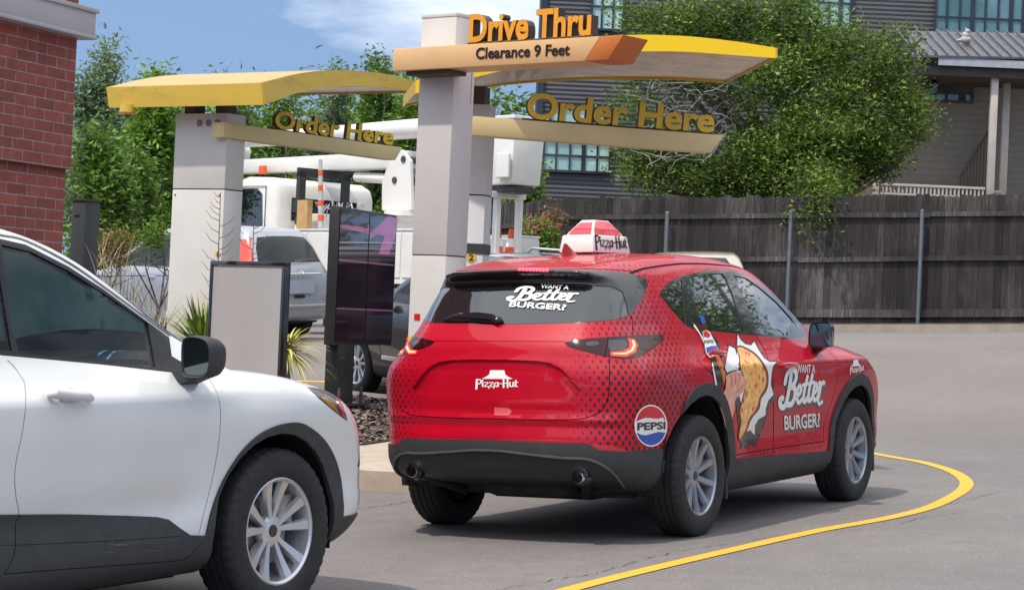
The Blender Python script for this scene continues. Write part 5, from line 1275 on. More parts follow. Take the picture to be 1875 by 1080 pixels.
def build_canopy_right():
    g = empty('order_canopy', label='bright yellow curved order canopy with the larger Order Here letters, above the red car', cat='canopy')
    up = Vector((0, 0, 1)); ang = 12; cx, cy = (852-937.5)/4000*19.0, 19.0; C = V3((cx, cy, 0)); zg = float(ground(cx, cy))+.15
    zt = float(at(880, 192, 18.9)[2]); zj = float(at(880, 358, 18.9)[2])
    for z0, z1 in ((zg, zj-.005), (zj+.005, zt)):
        b = MB(); f, r = column(b, (cx, cy), .34, .26, ang, z0, z1); b.build('post', M_GREYP, g, bevel=.006)
    b = MB(); column(b, (cx, cy), .33, .25, ang, zj-.01, zj+.01); b.build('post_joint', M_GAP, g)
    b = MB(); z0, z1 = float(at(870, 465, 18.85)[2]), float(at(870, 446, 18.85)[2]); column(b, (cx, cy), .352, .272, ang, z0, z1); b.build('dark_band', simple('dark_band', (.04, .04, .045), .5), g)
    b = MB(); z0, z1 = float(at(870, 494, 18.85)[2]), float(at(870, 490, 18.85)[2]); column(b, (cx, cy), .346, .266, ang, z0, z1); b.build('dark_band', simple('dark_band_2', (.04, .04, .045), .5), g)
    q = C-f*.1315+r*.070; q.z = float(at(858, 471, 18.85)[2]); b = MB(); b.X = Matrix.Translation(q) @ Matrix.Rotation(-R(ang), 4, 'Z') @ Matrix.Rotation(R(90), 4, 'X'); b.lathe([(0, .004), (.045, .004), (.045, 0), (0, 0)], 24, 'z'); o = b.build('number_badge', simple('badge_yellow_2', (.66, .40, .05), .5), g)
    letters('badge_number', '2', q-f*.006-r*.02-up*.028, q-f*.006+r*.02-up*.028, .056, .002, M_KDEC, M_KDEC, o, .02)
    b = MB(); column(b, (cx, cy), .24, .20, ang, zt, zt+.16); b.build('roof_bracket', simple('brown_steel_2', (.07, .055, .05), .6), g)
    pA = at(830, 210, 18.15); pB = at(1327, 249, 19.0); pB[2] = pA[2]; b = MB(); slantbox(b, pA, pB, .158, .18, .12); b.build('order_bar', M_TAN, g, bevel=.003)
    d = V3(pB-pA).normalized(); n = Vector((-d.y, d.x, 0)); n = n if n.y > 0 else -n
    def onb(u, dz, off):
        lo, hi = 0, 1
        for _ in range(30):
            m = (lo+hi)/2
            if pix(pA+(pB-pA)*m)[0] < u: lo = m
            else: hi = m
        return V3(pA+(pB-pA)*lo)+up*dz+n*off
    b = MB(); b.tube([onb(959, .008, .04), onb(1311, .008, .04)], .012, 6); b.build('letter_rail', M_GOLDS, g)
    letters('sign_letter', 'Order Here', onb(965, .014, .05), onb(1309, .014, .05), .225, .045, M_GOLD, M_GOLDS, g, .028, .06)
    A = lambda u, v, Y: np.array(at(u, v, Y))
    near = [(A(762, 172, 18.6), A(762, 148, 18.6)), (A(867, 143, 18.3), A(867, 117, 18.3)), (A(1000, 113, 18.0), A(1000, 85, 18.0)), (A(1130, 97, 17.7), A(1130, 66, 17.7)), (A(1240, 95, 17.4), A(1240, 66, 17.4)), (A(1335, 101, 17.2), A(1335, 75, 17.2)), (A(1421, 107, 17.0), A(1421, 88, 17.0))]
    far = [(A(740, 196, 20.9), A(740, 176, 20.9)), (A(867, 165, 20.3), A(867, 145, 20.3)), (A(960, 153, 19.8), A(960, 132, 19.8)), (A(1060, 147, 19.5), A(1060, 126, 19.5)), (A(1150, 146, 19.2), A(1150, 124, 19.2)), (A(1240, 147, 19.0), A(1240, 127, 19.0)), (A(1327, 152, 18.9), A(1327, 134, 18.9))]
    loft_canopy(g, near, far, (M_YEL, M_YELD), M_YTOP)
build_canopy_right()
def build_boards():
    up = Vector((0, 0, 1))
    # blank sign
    g = empty('blank_sign', label='blank grey sign panel in a black frame between the white car and the order post', cat='sign')
    a, b_ = V3(at(385, 477, 18.9)), V3(at(523, 469, 18.1)); b_.z = a.z; d = (b_-a); W = d.length; d.normalize(); n = Vector((-d.y, d.x, 0)); H = 1.16; t = .045
    def pl(b, x0, x1, z0, z1, y0, y1):
        q = lambda x, y, z: a+d*x+n*y+up*z
        b.hexa([q(x0, y0, z0), q(x1, y0, z0), q(x1, y0, z1), q(x0, y0, z1)], [q(x0, y1, z0), q(x1, y1, z0), q(x1, y1, z1), q(x0, y1, z1)]); return b
    b = MB(); pl(b, 0, W, -t*.8, 0, 0, .06); pl(b, 0, W, -H, -H+t*.8, 0, .06); pl(b, 0, t*.8, -H+t*.8, -t*.8, 0, .06); pl(b, W-t, W, -H+t*.8, -t*.8, 0, .06); b.build('frame', M_BLACKGL, g, bevel=.003)
    pl(MB(), t*.8+.002, W-t-.002, -H+t*.8+.002, -t*.8-.002, .012, .045).build('panel', simple('grey_panel', (.42, .40, .40), .5, .05, 2), g)
    zb = mulch_z(a.x+.3, a.y)-a.z-.05
    for k in (.12, W-.16): pl(MB(), k, k+.05, zb, -H-.002, .01, .05).build('leg', M_BLACKGL, g)
    # menu board
    g = empty('menu_board', label='tall black digital menu board with purple reflections painted on its two screens', cat='menu board')
    a, b_ = V3(at(622, 378, 22.2)), V3(at(727, 395, 23.75)); b_.z = a.z; d = (b_-a); W = d.length; d.normalize(); n = Vector((-d.y, d.x, 0)); H = a.z-float(at(618, 632, 22.2)[2])
    D = V3(at(607, 375, 22.55))-a; D.z = 0; D = n*max(.14, abs(D.dot(n)))
    def pl2(b, x0, x1, z0, z1, y0, y1):
        q = lambda x, y, z: a+d*x+n*y+up*z
        b.hexa([q(x0, y0, z0), q(x1, y0, z0), q(x1, y0, z1), q(x0, y0, z1)], [q(x0, y1, z0), q(x1, y1, z0), q(x1, y1, z1), q(x0, y1, z1)]); return b
    case = simple('menu_case', (.022, .023, .025), .4, .1, 5)
    pl2(MB(), 0, W, -H, 0, 0, .11).build('case', case, g, bevel=.006)
    t = NT('menu_screen'); c = t.coord(); z = t.sep(c)[2]; scr = t.p(col=t.ramp(t.noise(t.vmul(c, (.4, .4, 1)), 1.6, 3), [(.35, (.012, .006, .010)), (.65, (.045, .014, .035))]), rough=.06, coat=1.0, coatr=.02)
    hw = W/2
    pk = simple('reflection_pink', (.62, .13, .36), .12, .15, 3, coat=1); ln = simple('screen_line', (.36, .17, .30), .12, .1, 3, coat=1)  # reflected shapes and stripes painted as flat pieces on the screens
    for k in (0, 1):
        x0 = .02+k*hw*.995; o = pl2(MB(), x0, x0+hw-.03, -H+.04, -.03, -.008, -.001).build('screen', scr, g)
        def q3(x, z): return a+d*(x0+x*(hw-.03))-n*.0105-up*(z*H)
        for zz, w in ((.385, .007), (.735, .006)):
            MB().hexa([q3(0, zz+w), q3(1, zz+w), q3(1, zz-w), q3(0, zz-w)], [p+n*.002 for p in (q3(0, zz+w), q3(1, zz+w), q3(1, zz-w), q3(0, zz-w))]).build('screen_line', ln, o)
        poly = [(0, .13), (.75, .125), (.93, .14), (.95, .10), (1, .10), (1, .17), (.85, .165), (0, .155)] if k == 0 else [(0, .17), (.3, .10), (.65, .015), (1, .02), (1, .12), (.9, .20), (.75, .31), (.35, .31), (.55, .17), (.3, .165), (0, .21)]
        b = MB(); m = len(poly); b.add([q3(x, z) for x, z in poly]+[q3(x, z)+n*.002 for x, z in poly], [tuple(range(m)), tuple(range(m, 2*m))[::-1]]+[(i, (i+1) % m, (i+1) % m+m, i+m) for i in range(m)]); b.build('painted_reflection', pk, o)
    zb = mulch_z(a.x+.2, a.y+.5)
    q = a+d*(W*.22)+n*.07; b = MB(); b.X = Matrix.Translation((q.x, q.y, 0)) @ Matrix.Rotation(math.atan2(d.y, d.x), 4, 'Z'); b.box((0, 0, (zb+a.z-H)/2), (.44, .14, a.z-H-zb+.02)); b.build('pedestal', case, g, bevel=.005)
    b = MB(); b.X = Matrix.Translation((q.x, q.y, zb)) @ Matrix.Rotation(math.atan2(d.y, d.x), 4, 'Z'); b.box((0, 0, .03), (.80, .34, .03)); b.build('base_plate', case, g)
    for k in (-.3, .3):
        b = MB(); b.X = Matrix.Translation((q.x, q.y, zb)) @ Matrix.Rotation(math.atan2(d.y, d.x), 4, 'Z'); b.lathe([(0, 0), (.02, 0), (.02, .10), (.012, .16), (0, .17)], 10, 'z', (k, -.13, .04)); b.build('anchor_bolt', M_IRON, g)
build_boards()
# ------------------------------------------------------------------ brick building on the left
def brick_mat():
    t = NT('brick'); c = t.coord(); x, y, z = t.sep(c)
    b = t.n('ShaderNodeTexBrick'); b.offset = .5; t.set(b.inputs['Vector'], t.comb(y, z, 0)); t.set(b.inputs['Color1'], (.34, .085, .062)); t.set(b.inputs['Color2'], (.21, .056, .043)); t.set(b.inputs['Mortar'], (.33, .26, .23))
    b.inputs['Scale'].default_value = 1; b.inputs['Mortar Size'].default_value = .0055; b.inputs['Mortar Smooth'].default_value = .35; b.inputs['Brick Width'].default_value = .232; b.inputs['Row Height'].default_value = .0735
    n = t.noise(c, 9, 6, .7); n2 = t.noise(c, 50, 4, .7)
    col = t.mix(t.ramp(n, [(.35, .45), (.6, 0)]), b.outputs['Color'], (.10, .035, .03)); col = t.mix(t.ramp(n, [(.66, 0), (.85, .35)]), col, (.46, .34, .30)); col = t.mix(t.ramp(n2, [(.5, 0), (.8, .25)]), col, (.10, .04, .035))
    h = t.math('SUBTRACT', 1, b.outputs['Fac']); t.bump(t.math('ADD', t.math('MULTIPLY', h, 1.0), t.math('MULTIPLY', n2, .3)), .7, .012)
    return t.p(col=col, rough=.88)
def build_brick():
    g = empty('brick_building', label='red brick building with a pale trim band at the left edge', cat='building')
    Y1 = 15.0; p1 = at(141, 72, Y1); p0 = at(0, 35, Y1/1.059); d = V3((p1[0]-p0[0], p1[1]-p0[1], 0)).normalized(); g.matrix_world = Matrix(((d.y, d.x, 0, p1[0]), (-d.x, d.y, 0, p1[1]), (0, 0, 1, 0), (0, 0, 0, 1)))
    # local y runs along the wall away from the viewer, +x faces the lane
    zg = float(ground(p1[0], p1[1]))-.4; zs = float(at(131, 311, Y1)[2]); zb = float(at(150, 71, Y1)[2]); zt = float(at(150, 15.5, Y1)[2]); m = brick_mat()
    MB().box((-4.035, -6.01, (zg+zs)/2), (8, 12, zs-zg)).build('wall', m, g)
    MB().box((-4.0, -6.0, (zs+5.2)/2), (8, 12, 5.2-zs)).build('wall', m, g)
    tm = simple('trim_band', (.40, .395, .41), .6, .06, 2)
    b = MB(); b.box((-3.92, -5.92, (zb+zt)/2), (8.02, 12.02, zt-zb)); b.build('trim_band', tm, g, bevel=.008)
    b = MB(); b.box((-3.92, -5.92, zt-.012), (8.05, 12.05, .03)); b.box((-3.92, -5.92, zb+.012), (8.04, 12.04, .025)); b.build('trim_lip', tm, g, bevel=.004)
    # things near the corner
    q = at(150, 367, 19.0); X = q[0]; zgx = float(ground(X, 19.2)); b = MB(); b.X = Matrix.Translation((X, 19.2, 0)) @ Matrix.Rotation(R(-28), 4, 'Z'); H = q[2]
    c = empty('utility_cabinet', label='dark metal utility cabinet beside the corner of the brick building', cat='cabinet')
    b.box((0, 0, (zgx+H)/2), (.15, .20, H-zgx)); b.build('cabinet_body', simple('cabinet_metal', (.035, .037, .04), .5, .1, 6), c, bevel=.006)
    b = MB(); b.X = Matrix.Translation((X, 19.2, 0)) @ Matrix.Rotation(R(-28), 4, 'Z'); b.box((0, 0, H+.01), (.17, .22, .02)); b.build('cabinet_lid', simple('cabinet_lid', (.04, .042, .045), .5), c)
    b = MB(); b.X = Matrix.Translation((X, 19.2, 0)) @ Matrix.Rotation(R(-28), 4, 'Z'); b.box((-.02, -.105, H-.12), (.06, .012, .015)); b.build('cabinet_latch', M_IRON, c)
build_brick()
# ------------------------------------------------------------------ wooden fence
def wood_mat():
    t = NT('weathered_wood'); c = t.coord(); x, y, z = t.sep(c)
    col = t.n('ShaderNodeAttribute'); col.attribute_name = 'tone'
    n = t.noise(t.vmul(c, (9, 9, .8)), 3, 6, .7); big = t.noise(c, .55, 4)
    base = t.ramp(n, [(.25, (.024, .019, .018)), (.5, (.072, .062, .059)), (.75, (.20, .178, .172))])
    base = t.mix(t.ramp(big, [(.42, .80), (.60, 0)]), base, (.022, .017, .016)); base = t.mix(t.ramp(big, [(.60, 0), (.75, .5)]), base, (.17, .152, .146)); base = t.mix(1, base, col.outputs['Color'], 'MULTIPLY')
    v = t.n('ShaderNodeTexVoronoi'); v.inputs['Scale'].default_value = 1.5; t.set(v.inputs['Vector'], t.vmul(c, (1.6, 1.6, .9))); base = t.mix(t.ramp(v.outputs['Distance'], [(.035, 1), (.06, 0)]), base, (.012, .01, .01))
    t.bump(n, .4, .01); return t.p(col=base, rough=.9)
M_WOOD = wood_mat()
def board_mesh(name, boards, parent):
    """boards: list of (x0, x1, y, z0, z1, tone)"""
    vs = []; fs = []; tones = []
    for A, B, n, z0, z1, tn in boards:
        o = len(vs); w = .02; e = .02
        for s_ in (0, 1):
            off = n*(s_*w)
            for p, z in ((A, z0), (B, z0), (B, z1-e), (B-(B-A)*.22, z1), (A+(B-A)*.22, z1), (A, z1-e)): q = p+off; vs.append((q.x, q.y, z))
        fs += [tuple(o+i for i in range(6)), tuple(o+6+i for i in range(6))[::-1]]+[(o+i, o+(i+1) % 6, o+6+(i+1) % 6, o+6+i) for i in range(6)]; tones += [tn]*12
    me = bpy.data.meshes.new(name); me.from_pydata(vs, [], fs); me.update(); a = me.color_attributes.new('tone', 'FLOAT_COLOR', 'POINT')
    a.data.foreach_set('color', np.repeat(np.array(tones), 4).reshape(-1, 4).ravel()*np.tile([1, 1, 1, 0], len(tones))+np.tile([0, 0, 0, 1], len(tones)))
    bm = bmesh.new(); bm.from_mesh(me); bmesh.ops.recalc_face_normals(bm, faces=bm.faces[:]); bm.to_mesh(me); bm.free()
    return link(name, me, M_WOOD, parent)
def build_fence():
    rng = random.Random(11); post = simple('galvanised_post', (.15, .18, .20), .55, .15, 12, metal=.3)
    def run(g, A, B, zbot, ztop, rails, posts):
        A, B = V3((A[0], A[1], 0)), V3((B[0], B[1], 0)); L = (B-A).length; d = (B-A).normalized(); n = Vector((-d.y, d.x, 0)); bd = []; x = 0
        while x < L:
            w = .138+rng.uniform(-.003, .003); q = A+d*x; lean = 0; f = x/L; z0, z1 = zbot(q), ztop(q)+rng.uniform(-.03, .03)
            bd.append((q+n*rng.uniform(0, .012), q+d*(w-.006), n, z0+rng.uniform(-.02, .02), z1, rng.choice([.55, .7, .85, 1, 1, 1.15, 1.35]))); x += w
        board_mesh('fence_boards', bd, g)
        for rz in rails:
            x = 0
            while x < L:
                l = min(2.44, L-x); q0, q1 = A+d*x, A+d*(x+l-.01)
                z0 = zbot(q0)+(ztop(q0)-zbot(q0))*rz+rng.uniform(-.012, .012); z1 = zbot(q1)+(ztop(q1)-zbot(q1))*rz+rng.uniform(-.012, .012); hh = .045 if rz > .2 else .075
                b = MB(); b.hexa([q0-n*.045+V3((0, 0, z0-hh)), q1-n*.045+V3((0, 0, z1-hh)), q1-n*.045+V3((0, 0, z1+hh)), q0-n*.045+V3((0, 0, z0+hh))], [q0-n*.004+V3((0, 0, z0-hh)), q1-n*.004+V3((0, 0, z1-hh)), q1-n*.004+V3((0, 0, z1+hh)), q0-n*.004+V3((0, 0, z0+hh))])
                o = b.build('rail', M_WOOD, g); a = o.data.color_attributes.new('tone', 'FLOAT_COLOR', 'POINT'); a.data.foreach_set('color', [1.5, 1.5, 1.5, 1]*len(o.data.vertices)); x += 2.44
        for u in posts:
            X = (u-937.5)/4000*40.9; p = V3((X, 40.86, 0)); b = MB(); zt = ztop(p)-.30; b.tube([p+V3((0, 0, zbot(p)-.3)), p+V3((0, 0, zt))], .038, 12); b.ball(p+V3((0, 0, zt)), .040, 12, 6, (1, 1, .5)); b.build('post', post, g, smooth=True)
    g = empty('fence', label='tall weathered grey wooden fence with steel posts along the back of the lot', cat='fence')
    zb = lambda q: float(ground(q.x, 41))+.16; 
    def zt(q):
        u = 937.5+4000*q.x/41; v = 362-(u-985)*.008; return float(at(u, v, 41)[2])
    run(g, (.45, 41), (11.8, 41), zb, zt, (.075, .50, .845), (990, 1215, 1441, 1681, 1915))
    g = empty('fence', label='short run of wooden fence angling away behind the bucket truck', cat='fence')
    run(g, (-2.2, 45.5), (.44, 41.02), lambda q: 1.25, lambda q: float(at(985, 362, 41)[2])-.05+(q.x-.44)*.05, (.1, .80), ())
build_fence()
# ------------------------------------------------------------------ buildings behind the fence
def siding_mat(name, col, pitch, axis=2, depth=.6):
    t = NT(name); c = t.coord(); s_ = t.sep(c); f = t.math('FRACT', t.math('DIVIDE', s_[axis], pitch)); h = t.math('PINGPONG', f, .5) if depth > .5 else f
    n = t.noise(c, 1.3, 5); lo = tuple(x*.8 for x in col)
    cc = t.ramp(n, [(.3, lo), (.7, col)]); cc = t.mix(t.ramp(f, [(.0, .6), (.16, 0)]), cc, tuple(x*.5 for x in col)); t.bump(h, .9, pitch*.35); return t.p(col=cc, rough=.55)
def window(g, u0, v0, u1, v1, Y, nx, ny, off=0, pane=None, thick=.05, mull=None):
    a, b_ = at(u0, v1, Y), at(u1, v0, Y); x0, z0, x1, z1 = a[0], a[2], b_[0], b_[2]; fm = mull or M_BLACKGL; y = Y-off; t = .06
    b = MB()
    b.box(((x0+x1)/2, y-.03, z1-t/2), (x1-x0, .08, t)); b.box(((x0+x1)/2, y-.03, z0+t/2), (x1-x0, .08, t)); b.box((x0+t/2, y-.03, (z0+z1)/2), (t, .08, z1-z0-2*t)); b.box((x1-t/2, y-.03, (z0+z1)/2), (t, .08, z1-z0-2*t))
    for i in range(1, nx): b.box((x0+(x1-x0)*i/nx, y-.02, (z0+z1)/2), (.05 if i % 3 else .11, .05, z1-z0-2*t))
    for j in range(1, ny): b.box(((x0+x1)/2, y-.018, z0+(z1-z0)*j/ny), (x1-x0-2*t, .04, .045))
    w = b.build('window', fm, g); MB().box(((x0+x1)/2, y+.012, (z0+z1)/2), (x1-x0-2*t, .02, z1-z0-2*t)).build('pane', pane, w); return w
def pane_mat(name, c1, c2):
    t = NT(name); n = t.noise(t.vmul(t.coord(), (1, 1, .6)), .9, 4); return t.p(col=t.ramp(n, [(.35, c1), (.65, c2)]), rough=.06, coat=1, coatr=.01)
M_PANE = pane_mat('mint_pane', (.20, .36, .33), (.42, .60, .55)); M_PANE2 = pane_mat('teal_pane', (.05, .12, .14), (.14, .26, .28))
def build_modern():
    g = empty('modern_building', label='dark grey building with horizontal ribbed siding and gridded windows', cat='building')
    Y = 56; x0 = at(980, 300, Y)[0]; x1 = at(2050, 300, Y)[0]; b = MB(); b.box(((x0+x1)/2, Y+5.06, 4.5), (x1-x0, 10, 13.0)); b.build('wall', siding_mat('dark_siding', (.060, .062, .072), .115), g)
    b = MB(); b.box((x0+.05, Y+.03, 4.5), (.16, .12, 13.0)); b.build('corner_trim', M_BLACKGL, g)
    window(g, 992, 258, 1120, 314, Y, 5, 2, 0, M_PANE); window(g, 1005, 196, 1110, 232, Y, 4, 1, 0, M_PANE)
    window(g, 1080, -30, 1146, 56, Y, 3, 2, 0, M_PANE); window(g, 1475, -40, 1562, 52, Y, 4, 2, 0, M_PANE); window(g, 1708, -60, 1878, 80, Y, 7, 3, 0, M_PANE2); window(g, 1380, 10, 1440, 60, Y, 3, 1, 0, M_PANE)
    window(g, 1890, -60, 2040, 80, Y, 6, 3, 0, M_PANE2)
build_modern()
def build_porch():
    Y = 48.5; g = empty('porch_house', label='old clapboard house with a metal porch roof behind the fence at the right', cat='house')
    wood = simple('pale_porch_paint', (.50, .45, .40), .6, .1, 4); clap = siding_mat('clapboard', (.30, .275, .24), .16, 2, .3)
    a = lambda u, v, y=Y: at(u, v, y)
    xl = a(1560, 200)[0]; xr = a(2080, 200)[0]
    b = MB(); b.box(((xl+xr)/2, Y+4.3, (a(1700, 130)[2]+.5)/2+.3), (xr-xl, 5, a(1700, 130)[2]-.5+.6)); b.build('wall', clap, g)
    z0, z1 = a(1700, 358)[2], a(1700, 320)[2]
    # porch floor
    b = MB(); zf = float(a(1700, 352)[2]); b.box(((xl+xr)/2-.8, Y+.9, zf-.25), (xr-xl+1.6, 1.9, .25)); b.build('porch_floor', simple('floor_boards', (.24, .13, .06), .7, .2, 5), g)
    MB().box((xl-1.1, Y-.06, zf-.30), (2.4, .05, .30)).build('skirt_board', simple('orange_board', (.42, .23, .10), .7, .15, 5), g)
    # roof: metal slope, fascia, beam
    zr0, zr1 = a(1700, 106)[2], a(1700, 80)[2]; xa = a(1665, 90)[0]
    b = MB(); b.add([(xa, Y-.35, zr0), (xr, Y-.35, zr0+.13), (xr, Y+2.5, zr1+.72), (xa+.4, Y+2.5, zr1+.60), (xa, Y-.35, zr0-.05), (xr, Y-.35, zr0+.08), (xr, Y+2.5, zr1+.67), (xa+.4, Y+2.5, zr1+.55)], [(0, 1, 2, 3), (7, 6, 5, 4), (0, 4, 5, 1), (1, 5, 6, 2), (2, 6, 7, 3), (3, 7, 4, 0)])
    b.build('roof', simple('roof_metal', (.10, .10, .115), .5, .12, 3, metal=.3), g)
    b = MB()
    for i in range(22):
        x = xa+.1+(xr-xa-.2)*i/21; b.hexa([(x-.012, Y-.36, zr0+.01+.13*i/21), (x+.012, Y-.36, zr0+.01+.13*i/21), (x+.012, Y-.36, zr0+.05+.13*i/21), (x-.012, Y-.36, zr0+.05+.13*i/21)], [(x-.012, Y+2.4, zr1+.60+.12*i/21), (x+.012, Y+2.4, zr1+.60+.12*i/21), (x+.012, Y+2.4, zr1+.64+.12*i/21), (x-.012, Y+2.4, zr1+.64+.12*i/21)])
    b.build('roof_seams', simple('seam_metal', (.14, .14, .155), .5, metal=.3), g)
    zf0, zf1 = a(1750, 124)[2], a(1750, 110)[2]; MB().box(((xa+xr)/2+.3, Y-.30, (zf0+zf1)/2), (xr-xa-.6, .06, zf1-zf0)).build('fascia', simple('grey_fascia', (.36, .38, .42), .6), g)
    zc0, zc1 = a(1750, 142)[2], a(1750, 124)[2]; MB().box(((xl+xr)/2, Y+.9, (zc0+zc1)/2), (xr-xl, 2.2, zc1-zc0-.02)).build('porch_ceiling', simple('dark_ceiling', (.06, .05, .045), .8), g)
    for u0, u1 in ((1821, 1812), (1862, 1850), (1606, 1602)):
        p = a(u0, 142) if u0 > 1700 else a(u0, 300); q = a(u1, 356); w = .155 if u0 > 1700 else .12
        b = MB(); b.box(((p[0]+q[0])/2, Y-.02 if u0 < 1830 else Y+.9, (p[2]+q[2])/2), (w, w, p[2]-q[2]+.02)); b.build('porch_column', wood, g, bevel=.006)
    x0, x1 = a(1606, 340)[0]+.08, a(1811, 340)[0]-.09; zt = a(1700, 339)[2]; zb = zf-.05; b = MB(); b.box(((x0+x1)/2, Y, zt-.02), (x1-x0, .07, .05)); b.box(((x0+x1)/2, Y, zb-.02), (x1-x0, .05, .04)); n = 26
    for i in range(n): b.box((x0+(x1-x0)*(i+.5)/n, Y, (zt+zb)/2-.02), (.035, .035, zt-zb-.05))
    b.build('porch_railing', wood, g)
    x0b, x1b = a(1817, 345)[0]+.09, a(1840, 345)[0]; b = MB(); b.box(((x0b+x1b)/2, Y+.3, zt-.06), (x1b-x0b, .06, .05))
    for i in range(5): b.box((x0b+(x1b-x0b)*(i+.5)/5, Y+.3, (zt+zb)/2-.06), (.03, .03, zt-zb-.05))
    b.build('porch_railing', wood, g)
    st = simple('stair_wood', (.09, .075, .065), .8)
    p, q = a(1757, 325, 49.8), a(1812, 238, 49.8); b = MB(); b.tube([p, q], .035, 6)
    for i in range(9):
        t = (i+.5)/9; x = p[0]+(q[0]-p[0])*t; z = p[2]+(q[2]-p[2])*t; b.box((x, 49.8, (z+zf)/2), (.03, .03, z-zf))
    b.build('stair_railing', st, g)
    window(g, 1683, 144, 1784, 186, Y+1.72, 2, 1, 0, pane_mat('porch_pane', (.03, .03, .035), (.16, .18, .20)), mull=simple('brown_frame', (.10, .07, .055), .6))
    b = MB(); c = at(1711, 160, Y+.6); b.tube([(c[0], c[1], c[2]+.32), (c[0], c[1], c[2]+.14)], .012, 6); b.lathe([(.04, .16), (.10, .08), (.10, -.14), (.05, -.18), (0, -.18)], 12, 'z', tuple(c)); b.build('hanging_lantern', M_BLACKGL, g)
    # small stone figure on the roof
    c = at(1768, 79, Y+.9); sm = simple('weathered_stone', (.42, .39, .35), .9, .2, 20, .4, 40); b = MB()
    b.ball((c[0], c[1], c[2]+.07), .13, 12, 8, (1.0, .8, .7)); b.ball((c[0], c[1], c[2]+.17), .095, 12, 8, (1, .9, .9)); b.ball((c[0]+.03, c[1]-.03, c[2]+.26), .055, 10, 7, (1.1, 1, .9)); b.ball((c[0]-.12, c[1], c[2]+.05), .05, 8, 6, (1.6, 1, .8)); b.ball((c[0]+.09, c[1]-.02, c[2]+.24), .022, 6, 5, (1.6, .8, .8))
    b.ball((c[0]-.0, c[1], c[2]+.31), .03, 8, 6, (.7, .7, 1.2))
    tag(b.build('stone_figure', sm, smooth=True), 'small pale stone figure crouching on the metal porch roof', 'statue')
build_porch()
# ------------------------------------------------------------------ foliage
def leaf_mat(name, dark, mid, light, sc=.9):
    t = NT(name); c = t.coord(); n = t.noise(c, sc, 4, .6); n2 = t.noise(c, 9, 2, .6)
    g = t.n('ShaderNodeNewGeometry').outputs['Random Per Island']
    col = t.ramp(t.math('ADD', t.math('MULTIPLY', n, .55), t.math('MULTIPLY', g, .45)), [(.28, dark), (.50, mid), (.74, light)])
    t.p(col=col, rough=.5, spec=.35); tr = t.n('ShaderNodeBsdfTranslucent'); t.set(tr.inputs[0], t.mix(.5, col, (.30, .42, .05)))
    mx = t.n('ShaderNodeMixShader'); mx.inputs[0].default_value = .28; t.t.links.new(t.b.outputs[0], mx.inputs[1]); t.t.links.new(tr.outputs[0], mx.inputs[2]); t.t.links.new(mx.outputs[0], t.o.inputs['Surface']); return t.m
M_OAK = leaf_mat('oak_leaves', (.013, .028, .006), (.065, .128, .018), (.28, .41, .07))
M_LF1 = leaf_mat('green_leaves', (.018, .050, .010), (.065, .15, .020), (.22, .38, .05))
M_LF2 = leaf_mat('pale_leaves', (.045, .085, .050), (.12, .19, .10), (.26, .34, .18))
M_LF3 = leaf_mat('bright_leaves', (.03, .08, .01), (.10, .22, .02), (.24, .42, .04))
M_BARK = simple('bark_trunk', (.14, .115, .095), .9, .35, 14, .8, 30); M_TWIG = simple('bare_twig', (.20, .18, .16), .9, .2, 12)
def leaves(name, clumps, n, size, mat, parent, seed, flat=.0, name_kind=None):
    """clumps: (centre xyz, radii); leaf faces scattered through lumpy volumes"""
    rng = np.random.default_rng(seed)
    if flat:                                   # break every clump into smaller sprays with gaps between them
        nw = []
        for c, r in clumps:
            r = np.array(r if np.ndim(r) else (r, r, r*.85)); m = int(10+6*min(r[0], 1.4))
            for _ in range(m):
                d = rng.normal(size=3); d /= np.linalg.norm(d); q = np.array(c)+d*r*rng.uniform(.45, 1.08); k = rng.uniform(.15, .34); nw.append((tuple(q), tuple(r*k*[1.15, 1, .75])))
        clumps = nw
    C = np.array([c for c, r in clumps]); Rr = np.array([r if np.ndim(r) else (r, r, r*.85) for c, r in clumps]); w = Rr.prod(1)**(2/3); w /= w.sum()
    k = rng.choice(len(C), n, p=w); d = rng.normal(size=(n, 3)); d /= np.linalg.norm(d, axis=1)[:, None]; rad = rng.uniform(.25, 1, n)**.55
    lump = 1+.22*np.sin(d[:, 0]*5+k*1.7)*np.sin(d[:, 1]*4+k*.9)*1.0+.16*np.sin(d[:, 2]*9+k*2.3)+.10*rng.normal(size=n)
    P = C[k]+d*(rad*lump)[:, None]*Rr[k]
    # gather leaves into sprigs
    sp = rng.normal(size=(max(n//9, 1), 3))*size*.9; P = P.copy(); base = P[(np.arange(n)//9)*9 % n]; P = base+(P-base)*.10+rng.normal(size=(n, 3))*size*1.15
    u = rng.normal(size=(n, 3)); u[:, 2] *= .55; u /= np.linalg.norm(u, axis=1)[:, None]; v = np.cross(u, rng.normal(size=(n, 3))+[0, 0, .8]); v /= np.linalg.norm(v, axis=1)[:, None]
    L = size*rng.uniform(.55, 1.25, n)[:, None]; Wd = L*rng.uniform(.28, .42, n)[:, None]; nn = np.cross(u, v)
    V = np.stack([P-u*L*.5, P+v*Wd*.5+nn*L*.06, P+u*L*.5, P-v*Wd*.5+nn*L*.06], 1).reshape(-1, 3)
    me = bpy.data.meshes.new(name); me.vertices.add(4*n); me.vertices.foreach_set('co', V.ravel()); me.loops.add(4*n); me.loops.foreach_set('vertex_index', np.arange(4*n)); me.polygons.add(n); me.polygons.foreach_set('loop_start', np.arange(0, 4*n, 4)); me.polygons.foreach_set('loop_total', np.full(n, 4)); me.update(calc_edges=True)
    return link(name, me, mat, parent)
